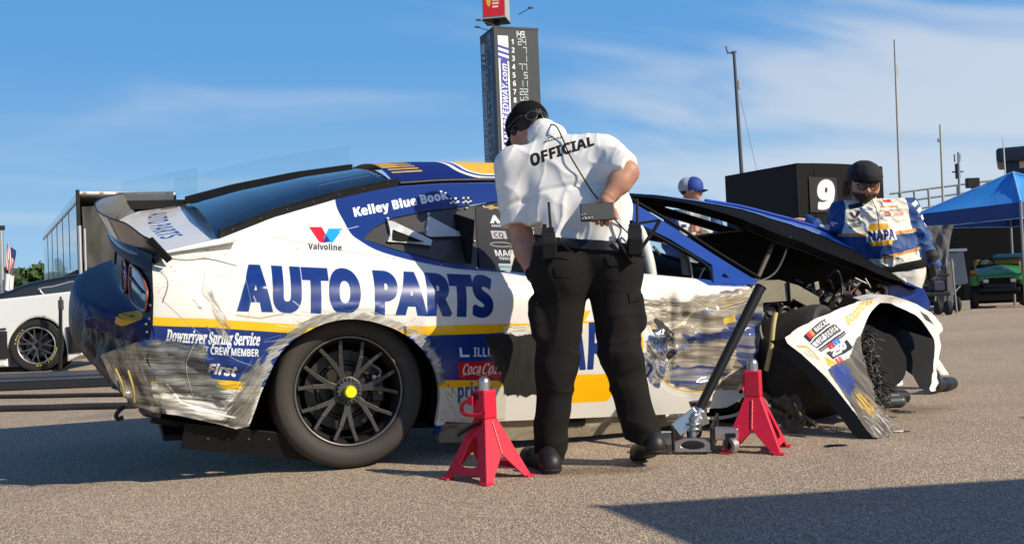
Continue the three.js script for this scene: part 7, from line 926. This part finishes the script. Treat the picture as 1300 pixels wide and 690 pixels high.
  // phone in the hand
  const ph = thing('phone', 'dark grey phone with three camera lenses held behind the official', 'phone', P(758.5, 269, 4.372)); { const px = P(780, 267.5, 4.372).sub(P(737, 270.5, 4.372)).normalize(), pz = off(back, V(0, 0, 1), 0.8).normalize(), py = pz.clone().cross(px).normalize(); ph.quaternion.setFromRotationMatrix(M4().makeBasis(px, py, px.clone().cross(py))); const W = 0.146, H = 0.078;
    mesh('case', box(W, H, 0.010, 0, 0, 0, 0.0048), MAT([0.035, 0.034, 0.033], 0.4), ph); mesh('back_plate', box(W - 0.008, H - 0.008, 0.002, 0, 0, 0.0052, 0.0008), MAT([0.085, 0.08, 0.076], 0.35), ph); mesh('camera_bump', [box(0.046, 0.02, 0.003, -0.046, -0.024, 0.0066, 0.0012), box(0.018, 0.030, 0.003, -0.060, -0.014, 0.0067, 0.0012)], MAT([0.02, 0.02, 0.02], 0.4), ph);
    for (const [x, y] of [[-0.060, -0.007], [-0.060, -0.024], [-0.045, -0.025], [-0.031, -0.025]]) mesh('camera_lens', [new THREE.TorusGeometry(0.0058, 0.0012, 6, 18).translate(x, y, 0.0085)], M.alu, ph); }
  // radios at the belt
  const radio = (label, pos, rot, cord) => { const r = thing('two_way_radio', label, 'radio', pos); r.rotation.z = rot; mesh('radio_body', [box(0.060, 0.115, 0.034, 0, 0, 0, 0.006), box(0.052, 0.02, 0.03, 0, 0.066, 0, 0.004)], M.satin, r); mesh('antenna', rod([0.012, 0.07, 0], [0.010, 0.185, 0.004], 0.0065, 0.0055), M.rubber, r); mesh('knob', new THREE.CylinderGeometry(0.008, 0.008, 0.018, 14).translate(-0.014, 0.082, 0), M.black, r); mesh('label_plate', box(0.03, 0.012, 0.002, 0, -0.015, 0.018, 0.0006), MAT([0.12, 0.15, 0.11], 0.4), r); mesh('pouch', box(0.066, 0.075, 0.04, 0, -0.025, 0, 0.008), M.black, r); if (cord) { r.updateMatrixWorld(true); mesh('cord', tube(cord.map((p) => r.worldToLocal(p)), 0.0032, 60, 6), M.black, r); } return r; };
  radio('black two-way radio on the left of the official belt', P(697, 311, 4.41), 0.02, [P(708, 302, 4.42), P(720, 315, 4.41), P(730, 322, 4.415)]);
  radio('black two-way radio on the right of the official belt, beside the car window', P(806, 306, 4.44), -0.04, [P(697, 158, 4.80), P(706, 160, 4.72), ...[[714, 176], [722, 195], [738, 222], [752, 244], [765, 260], [778, 276], [790, 289]].map((c) => onCloth(sF, ...c).add(base).add(V(0, 0, 0.012))), P(800, 298, 4.44)]);
  mesh('belt_strap', tube([P(783, 303, 4.43), P(792, 318, 4.43), P(803, 334, 4.44)].map((p) => p.sub(base)), 0.008, 16, 8), M.black, t);
  { const p = P(822, 300, 4.46), h = thing('folded_headset', 'black folded wire headset hooked at the official right hip', 'headset', p); h.updateMatrixWorld(true); const q = (a, b, d = 4.46) => P(a, b, d).sub(p); mesh('band', [tube([q(812, 283), q(826, 281), q(838, 279)], 0.006, 16, 6), tube([q(838, 279), q(829, 294), q(815, 314)], 0.009, 16, 6), tube([q(812, 283), q(804, 290), q(800, 300)], 0.005, 12, 6)], M.satin, h); }
}
// ---------------------------------------------------------------- crew member in the black cap
function crewSuit(t, base, B, k, cell, uvf, mat, cut, amp = 0.008) { const f = bonesSdf(B, k), pts = B.flatMap((b) => [b[0], b[1]]), [lo, hi] = bounds(pts, 0.2); const g = surf((x, y, z) => { const cr = (n) => (1 - Math.abs(n)) ** 4; let d = f(x, y, z) - amp * 1.7 * (cr(vnoise(x * 6 + y * 4, y * 8 - x * 5, z * 6)) - 0.3) - amp * (cr(vnoise(x * 13 - y * 5, y * 15 + x * 6, z * 13)) - 0.3) - amp * (cr(vnoise(x * 9, y * 3.5, z * 9)) - 0.3); return cut ? cut(d, x, y, z) : d; }, lo, hi, cell, uvf); g.translate(-base.x, -base.y, -base.z); return mesh('race_suit', g, mat, t); }
{ const D = 7.55, s = D / FOC, base = gl(P(1125, 345, 7.3)), t = thing('person', 'person in black cap and white-blue race suit, one hand on the raised bonnet', 'person', base), q = (a, b, d = D) => P(a, b, d), off = (p, v, d) => p.clone().addScaledVector(v, d);
  const J = { sl: q(1071, 271), sr: q(1147, 264), ch: q(1103, 278), be: q(1120, 322, 7.5), pel: q(1130, 356, 7.45), el: q(1052, 303, 7.75), wl: q(1026, 281, 7.95), er: q(1168, 300, 7.5), wr: q(1183, 334, 7.42), kl: q(1118, 430, 7.0), kr: q(1150, 420, 7.4), al: q(1132, 496, 6.68), ar: q(1190, 480, 7.28), head: q(1098, 234, 7.45), nk: q(1102, 256, 7.55) };
  const X = V(1, 0.03, 0), B = [[off(J.ch, X, -0.13), off(J.be, X, -0.11), 0.15, 0.15], [off(J.ch, X, 0.14), off(J.be, X, 0.12), 0.15, 0.15], [off(J.ch, X, 0).add(V(0, 0, 0.05)), off(J.be, X, 0).add(V(0, 0, 0.07)), 0.14, 0.16], [J.be, J.pel, 0.17, 0.15], [J.sl, J.sr, 0.088, 0.095], [J.ch, J.nk, 0.13, 0.075, 0.05], [J.sl, J.el, 0.082, 0.068, 0.04], [J.el, J.wl, 0.068, 0.05, 0.03], [J.sr, J.er, 0.092, 0.078, 0.04], [J.er, J.wr, 0.074, 0.056, 0.03]];
  const pl = (px, py) => { const p = q(px, py); return [p.x, p.y]; }, x0 = pl(990, 345)[0], x1 = pl(1210, 345)[0], yb = pl(1100, 355)[1], yt = pl(1100, 235)[1], W = 1024, H = Math.round(1024 * (yt - yb) / (x1 - x0));
  const suitTex = canvasTex(W, H, (x) => { const c = (px, py) => { const [a, b] = pl(px, py); return [(a - x0) / (x1 - x0) * W, (yt - b) / (yt - yb) * H]; }, F = (a, col) => fillPoly(x, a.map((p) => c(...p)), col), BL = '#123f7a';
    x.fillStyle = '#e4dfd0'; x.fillRect(0, 0, W, H);
    F([[985, 235], [1052, 235], [1068, 252], [1066, 275], [1064, 300], [1068, 340], [985, 350]], BL); F([[1146, 235], [1215, 235], [1215, 358], [1175, 358], [1158, 320], [1150, 290], [1144, 262]], BL);
    F([[1062, 301], [1104, 302], [1155, 296], [1160, 318], [1104, 330], [1062, 330]], BL); F([[1062, 297], [1104, 299], [1155, 291], [1155, 295], [1104, 303], [1062, 301]], '#d98f3c'); F([[1104, 327], [1160, 314], [1161, 317], [1104, 331]], '#d98f3c'); F([[1130, 345], [1166, 322], [1170, 345], [1140, 352]], BL);
    F([[1090, 294], [1094, 286], [1114, 286], [1123, 300], [1114, 314], [1094, 314], [1088, 304]], '#e2a526'); F([[1088, 296], [1122, 292], [1124, 306], [1089, 309]], '#ece8dc'); letters(x, 'NAPA', c(1090, 308), c(1121, 305), c(1090, 296), '#1a2f70', { stroke: 8 }); letters(x, 'AUTOCARE', c(1077, 328), c(1130, 322), c(1077, 317), '#1d3f86', { stroke: 3 });
    strokePts(x, smooth([[1101, 256], [1103, 280], [1104, 310], [1108, 335]].map((p) => c(...p)), 4), '#23242a', 5);
    letters(x, 'NAPA', c(1068, 254), c(1080, 250), c(1067, 250), '#22304f', { stroke: 4 }); letters(x, 'NAPA', c(1120, 245), c(1132, 247), c(1120, 242), '#22304f', { stroke: 4 });
    F([[1070, 262], [1087, 258], [1088, 264], [1071, 268]], '#1c2436'); F([[1113, 255], [1126, 254], [1126, 258], [1113, 259]], '#c4342f'); F([[1070, 272], [1074, 271], [1077, 276], [1081, 270], [1084, 270], [1078, 279], [1075, 279]], '#5a1c34'); letters(x, 'Valvoline', c(1069, 284), c(1083, 282), c(1069, 279), '#20242c', { stroke: 4 }); letters(x, 'CUMMINS', c(1070, 292), c(1084, 289), c(1070, 286), '#20242c', { stroke: 5 });
    letters(x, 'Prime Video', c(1083, 270), c(1098, 269), c(1083, 266), '#3a5d8c', { stroke: 3 }); letters(x, 'LLUMAR', c(1106, 278), c(1120, 277), c(1106, 274), '#282a30', { stroke: 4 }); F([[1110, 273], [1113, 270], [1118, 270], [1120, 273]], '#c4342f'); letters(x, 'Coca-Cola', c(1123, 277), c(1138, 275), c(1123, 271), '#c4342f', { font: 'italic bold 100px serif', stroke: 4 }); for (const [a, b, w] of [[1108, 264, 8], [1118, 263, 14], [1106, 269, 8], [1118, 268, 16]]) F([[a, b], [a + w, b - 0.5], [a + w, b + 1.8], [a, b + 2.3]], '#b59a62');
    for (const [a, b, r] of [[1150, 260, 0.9], [1156, 268, 0.9], [1162, 276, 1.0], [1168, 284, 1.05], [1174, 294, 1.1]]) { const k = Math.cos(r) * 8, m = Math.sin(r) * 8; F([[a, b], [a + k * 0.7, b + m * 0.7], [a + k * 0.7 + 8, b + m * 0.7 - 5], [a + 8, b - 5]], '#e8e6e0'); } F([[1176, 302], [1184, 299], [1186, 304], [1179, 307]], '#e0a42a'); F([[1181, 312], [1187, 310], [1188, 322], [1183, 324]], '#e4e2da'); letters(x, 'NAPA', c(1046, 300), c(1060, 284), c(1042, 296), '#c9cdd6', { stroke: 3 });
  }, { clamp: true });
  crewSuit(t, base, B, 0.05, 0.0105, (a, b, c2, n) => n.z > -0.25 ? [(a - x0) / (x1 - x0), (b - yb) / (yt - yb)] : [0.45, 0.03], MAT('#ffffff', 0.62, { map: suitTex, sheen: 0.3 }), (d, x, y, z) => Math.max(d, y - (J.nk.y + 0.015), -(y - (J.pel.y - 0.08))), 0.010);
  const lB = [[off(J.pel, X, -0.09), J.kl, 0.135, 0.10], [J.kl, J.al, 0.098, 0.08], [off(J.pel, X, 0.09), J.kr, 0.135, 0.10], [J.kr, J.ar, 0.098, 0.08], [off(J.pel, X, -0.1).add(V(0, 0.06, 0)), off(J.pel, X, 0.1).add(V(0, 0.06, 0)), 0.15, 0.15]]; const lg = geoFrom(lB, 0.04, 0.013, base, (d, x, y, z) => Math.max(d - 0.010 * ridge(x * 6, y * 9, z * 6, 2), 0.09 - y)); mesh('suit_trousers', lg, MAT([0.66, 0.64, 0.58], 0.7), t);
  mesh('belt', geoFrom([[off(J.pel, X, -0.1).add(V(0, 0.11, 0)), off(J.pel, X, 0.1).add(V(0, 0.11, 0)), 0.168, 0.168]], 0.02, 0.01, base, (d, x, y, z) => Math.max(d, Math.abs(y - (J.pel.y + 0.085) - 0.15 * (x - J.pel.x)) - 0.03)), M.black, t);
  const hm = headBasis(J.head.clone().sub(base), V(-0.10, -0.20, 0.95), V(0.05, 0.95, 0.2)).scale(V(1.12, 1.12, 1.12)); const dk = skin([0.80, 0.68, 0.63]);
  const lh = handBones(J.wl, q(1000, 277.5, 7.95).sub(J.wl), V(0.1, -1, 0.15), -1, 0.22, 0.3), rh = handBones(J.wr, q(1186, 362, 7.40).sub(J.wr), V(-0.9, 0, 0.3), 1, 0.5, 0.5);
  mesh('body', [part(headGeo, hm), geoFrom(lh.concat([[J.el, J.wl, 0.045, 0.033]]), 0.008, 0.005, base), geoFrom([[J.ch, J.nk, 0.10, 0.06], [J.nk, J.head, 0.062, 0.05]], 0.03, 0.01, base)], dk, t);
  mesh('glove', geoFrom(rh.map(([a, b, r1, r2, kk]) => [a, b, r1 + 0.005, r2 + 0.005, kk]).concat([[off(J.wr, V(0, 0.05, 0), 1), J.wr, 0.056, 0.045, 0.02]]), 0.008, 0.005, base), MAT([0.018, 0.016, 0.016], 0.7), t);
  const beard = part(shell((x, y, z) => Math.max(headF(x, y, z) - 0.004 - 0.003 * ridge(x * 70, y * 50, z * 50, 1), y + 0.050 - 0.10 * Math.max(0, Math.abs(x) - 0.03), -(z - 0.03) - 0.9 * y * 0, Math.max(0, 0) - 1 + 0, -(Math.hypot(x * 0.8, (y + 0.058) * 2.6, z - 0.095) - 0.011))), hm); mesh('beard', beard, MAT([0.05, 0.032, 0.022], 0.85), t);
  mesh('hair', part(shell((x, y, z) => Math.max(skullF(x, y, z) - 0.020 - 0.008 * ridge(x * 40, y * 40, z * 40, 2), -y - 0.09, z - 0.01), 0.006), hm), MAT([0.11, 0.055, 0.03], 0.85), t); { const r = rng(8), g = []; for (let k = 0; k < 40; k++) { const c = V(-0.088 - 0.03 * r(), 0.01 - 0.09 * r(), -0.03 - 0.05 * r()); g.push(new THREE.TorusGeometry(0.012, 0.005, 5, 10).applyMatrix4(M4().makeRotationFromEuler(new THREE.Euler(r() * 6, r() * 6, 0))).translate(c.x, c.y, c.z)); } mesh('curls', part(merge(g), hm), MAT([0.14, 0.07, 0.04], 0.85), t).userData.kind = 'stuff'; }
  const cap = mesh('cap', part(shell((x, y, z) => Math.max(skullF(x, y - 0.002, z) - 0.017 - 0.005 * sstep(y, 0.03, 0.075) - 0.003 * ridge(x * 22, y * 26, z * 22, 2), -(y - 0.032)), 0.006, [-0.15, -0.05, -0.2], [0.15, 0.2, 0.2]), hm), MAT([0.010, 0.011, 0.014], 0.85), t); mesh('brim', part(grid(16, 6, (s2, k) => { const a = lerp(-1.1, 1.1, s2); return V(Math.sin(a) * (0.092 + 0.010 * k), 0.036 - 0.012 * k, 0.012 + Math.cos(a) * (0.085 + 0.035 * k)); }), hm), M.black, cap);
  const gs = mesh('spectacles', [rod([-0.012, 0.002, 0.108], [0.012, 0.002, 0.108], 0.003), rod([-0.064, 0.006, 0.098], [-0.085, 0.004, 0.0], 0.0025), rod([0.064, 0.006, 0.098], [0.085, 0.004, 0.0], 0.0025)].map((g) => part(g, hm)), M.satin, t); for (const e of [-1, 1]) { const o = smooth([[0.012, 0.016], [0.040, 0.018], [0.062, 0.012], [0.058, -0.018], [0.036, -0.024], [0.016, -0.018]], 3, true), lp = (a, b) => V(e * a, b, 0.110 - a * a * 3); mesh('lens', part(panel(o, 0.01, lp), hm), MAT([0.75, 0.66, 0.62], 0.08, { transmission: 0.95, thickness: 0 }), gs); mesh('lens_frame', part(tube(o.filter((_, i) => i % 2 === 0).map((p) => lp(...p)), 0.0028, 40, 6, true), hm), M.black, gs); mesh('eye', part(eyeGeo(e), hm), MAT([0.3, 0.26, 0.23], 0.2), t); }
  const shoe = (h, to, hy) => { const s2 = to.clone().sub(h); return geoFrom([[h.clone().setY(0.05 + hy), to.clone().setY(0.042), 0.045, 0.038], [h.clone().setY(0.05 + hy), h.clone().setY(0.12 + hy), 0.045, 0.045], [h.clone().addScaledVector(s2, 0.6).setY(0.045), to.clone().setY(0.042), 0.048, 0.040]], 0.03, 0.008, base, (d, x, y, z) => Math.max(d, 0.004 - y)); };
  mesh('shoe', shoe(G(1186, 500), G(1208, 494), 0.01), M.satin, t); mesh('shoe', shoe(G(1118, 515), G(1147, 512), 0), M.satin, t); 
}
// ---------------------------------------------------------------- person beyond, in a trucker cap
{ const D = 10.4, base = gl(P(885, 345, D)), t = thing('person', 'person in blue and white trucker cap and sunglasses, seen beyond the windscreen', 'person', base), q = (a, b, d = D) => P(a, b, d), off = (p, v, d) => p.clone().addScaledVector(v, d);
  const head = q(878, 243), nk = q(876, 262), ch = q(880, 292), pel = ch.clone().setY(0.95), sl = q(856, 278, 10.5), sr = q(903, 276, 10.3), X = V(1, 0, 0);
  const er = q(915, 300, 10.2), el = q(850, 310, 10.6), wr = q(893, 290, 10.15), wl = q(862, 335, 10.4), uT = canvasTex(256, 256, (x, w, h) => { x.fillStyle = '#e6e2d8'; x.fillRect(0, 0, w, h); x.fillStyle = '#123f7a'; x.fillRect(0, 0, 62, h); x.fillRect(172, 0, 90, h); x.fillRect(0, 128, w, 40); x.fillStyle = '#16305f'; x.fillRect(100, 60, 44, 18); x.fillRect(70, 64, 18, 12); });
  crewSuit(t, base, [[off(ch, X, -0.12), off(pel, X, -0.09), 0.135, 0.13], [off(ch, X, 0.12), off(pel, X, 0.09), 0.135, 0.13], [sl, sr, 0.09, 0.09], [ch, nk, 0.12, 0.07], [sl, el, 0.08, 0.068], [el, wl, 0.062, 0.048], [sr, er, 0.08, 0.068], [er, wr, 0.062, 0.048], [off(pel, X, -0.09), base.clone().add(V(-0.11, 0.1, 0)), 0.12, 0.07], [off(pel, X, 0.09), base.clone().add(V(0.12, 0.1, 0)), 0.12, 0.07]], 0.05, 0.014, (a, b) => [(a - base.x) / 0.7 + 0.5, (b - 0.9) / 0.7], MAT('#fff', 0.65, { map: uT }), (d, x, y) => Math.max(d, y - nk.y - 0.02));
  const hm = headBasis(head.clone().sub(base), V(0.86, -0.05, 0.52), V(0, 1, 0)); const sk = skin([0.72, 0.56, 0.50]);
  mesh('body', [part(headGeo, hm), geoFrom([[ch, nk, 0.09, 0.058], [nk, head, 0.06, 0.05]], 0.03, 0.012, base), geoFrom(handBones(wr, V(-1, 0.1, 0.3), V(0, -0.3, -1), 1, 0.5).concat([[er, wr, 0.04, 0.032]]), 0.008, 0.006, base), geoFrom(handBones(wl, V(0, -1, 0.1), V(1, 0, 0), 1, 0.4).concat([[el, wl, 0.04, 0.032]]), 0.008, 0.007, base)], sk, t);
  mesh('hair', part(shell((x, y, z) => Math.max(skullF(x, y, z) - 0.006, -y - 0.06, z - 0.0)), hm), MAT([0.03, 0.02, 0.015], 0.8), t);
  const cap = mesh('cap', part(shell((x, y, z) => Math.max(skullF(x, y - 0.008, z) - 0.016, -(y - 0.012), -(z - 0.0))), hm), MAT('#1d3f92', 0.7), t); mesh('cap_mesh', part(shell((x, y, z) => Math.max(skullF(x, y - 0.008, z) - 0.015, -(y - 0.004), z + 0.001)), hm), MAT([0.42, 0.42, 0.46], 0.8), cap); mesh('brim', part(merge([0, 0.004].map((o) => grid(16, 8, (s, k) => { const a = lerp(-1.15, 1.15, s); return V(Math.sin(a) * (0.085 + 0.012 * k), 0.022 - 0.012 * k - 0.014 * a * a + o, 0.02 + Math.cos(a) * (0.080 + 0.075 * k)); }))), hm), MAT('#1a3884', 0.7), cap);
  mesh('cap_badge', part(new THREE.SphereGeometry(0.026, 18, 12).scale(1, 0.9, 0.25).translate(0.0, 0.075, 0.092), hm), M.white, cap); mesh('badge_letters', part(box(0.026, 0.010, 0.004, 0, 0.075, 0.1, 0.002), hm), MAT('#16244a', 0.5), cap);
  const gs = mesh('sunglasses', [rod([0.064, 0.004, 0.096], [0.086, 0.006, 0.0], 0.004), rod([-0.064, 0.004, 0.096], [-0.086, 0.006, 0.0], 0.004)].map((g) => part(g, hm)), M.black, t); for (const e of [-1, 1]) mesh('lens', part(new THREE.SphereGeometry(0.028, 16, 10).scale(1, 0.72, 0.35).translate(e * 0.034, -0.002, 0.096), hm), MAT([0.01, 0.01, 0.012], 0.1), gs);
}
// grey-green canister lying by the crew member's foot
{ const a = G(1121, 518), t = thing('canister', 'small dark canister with yellow-green cap lying by the foot of the crew member', 'canister', a); t.rotation.y = 0.1; mesh('canister_body', new THREE.CapsuleGeometry(0.035, 0.13, 6, 18).rotateZ(Math.PI / 2).translate(0.05, 0.036, 0.0), MAT([0.05, 0.055, 0.055], 0.4), t); mesh('cap', rod([-0.07, 0.04, 0.0], [-0.02, 0.05, 0.02], 0.012), MAT([0.35, 0.42, 0.02], 0.5), t); }
renderer.render(scene, camera);
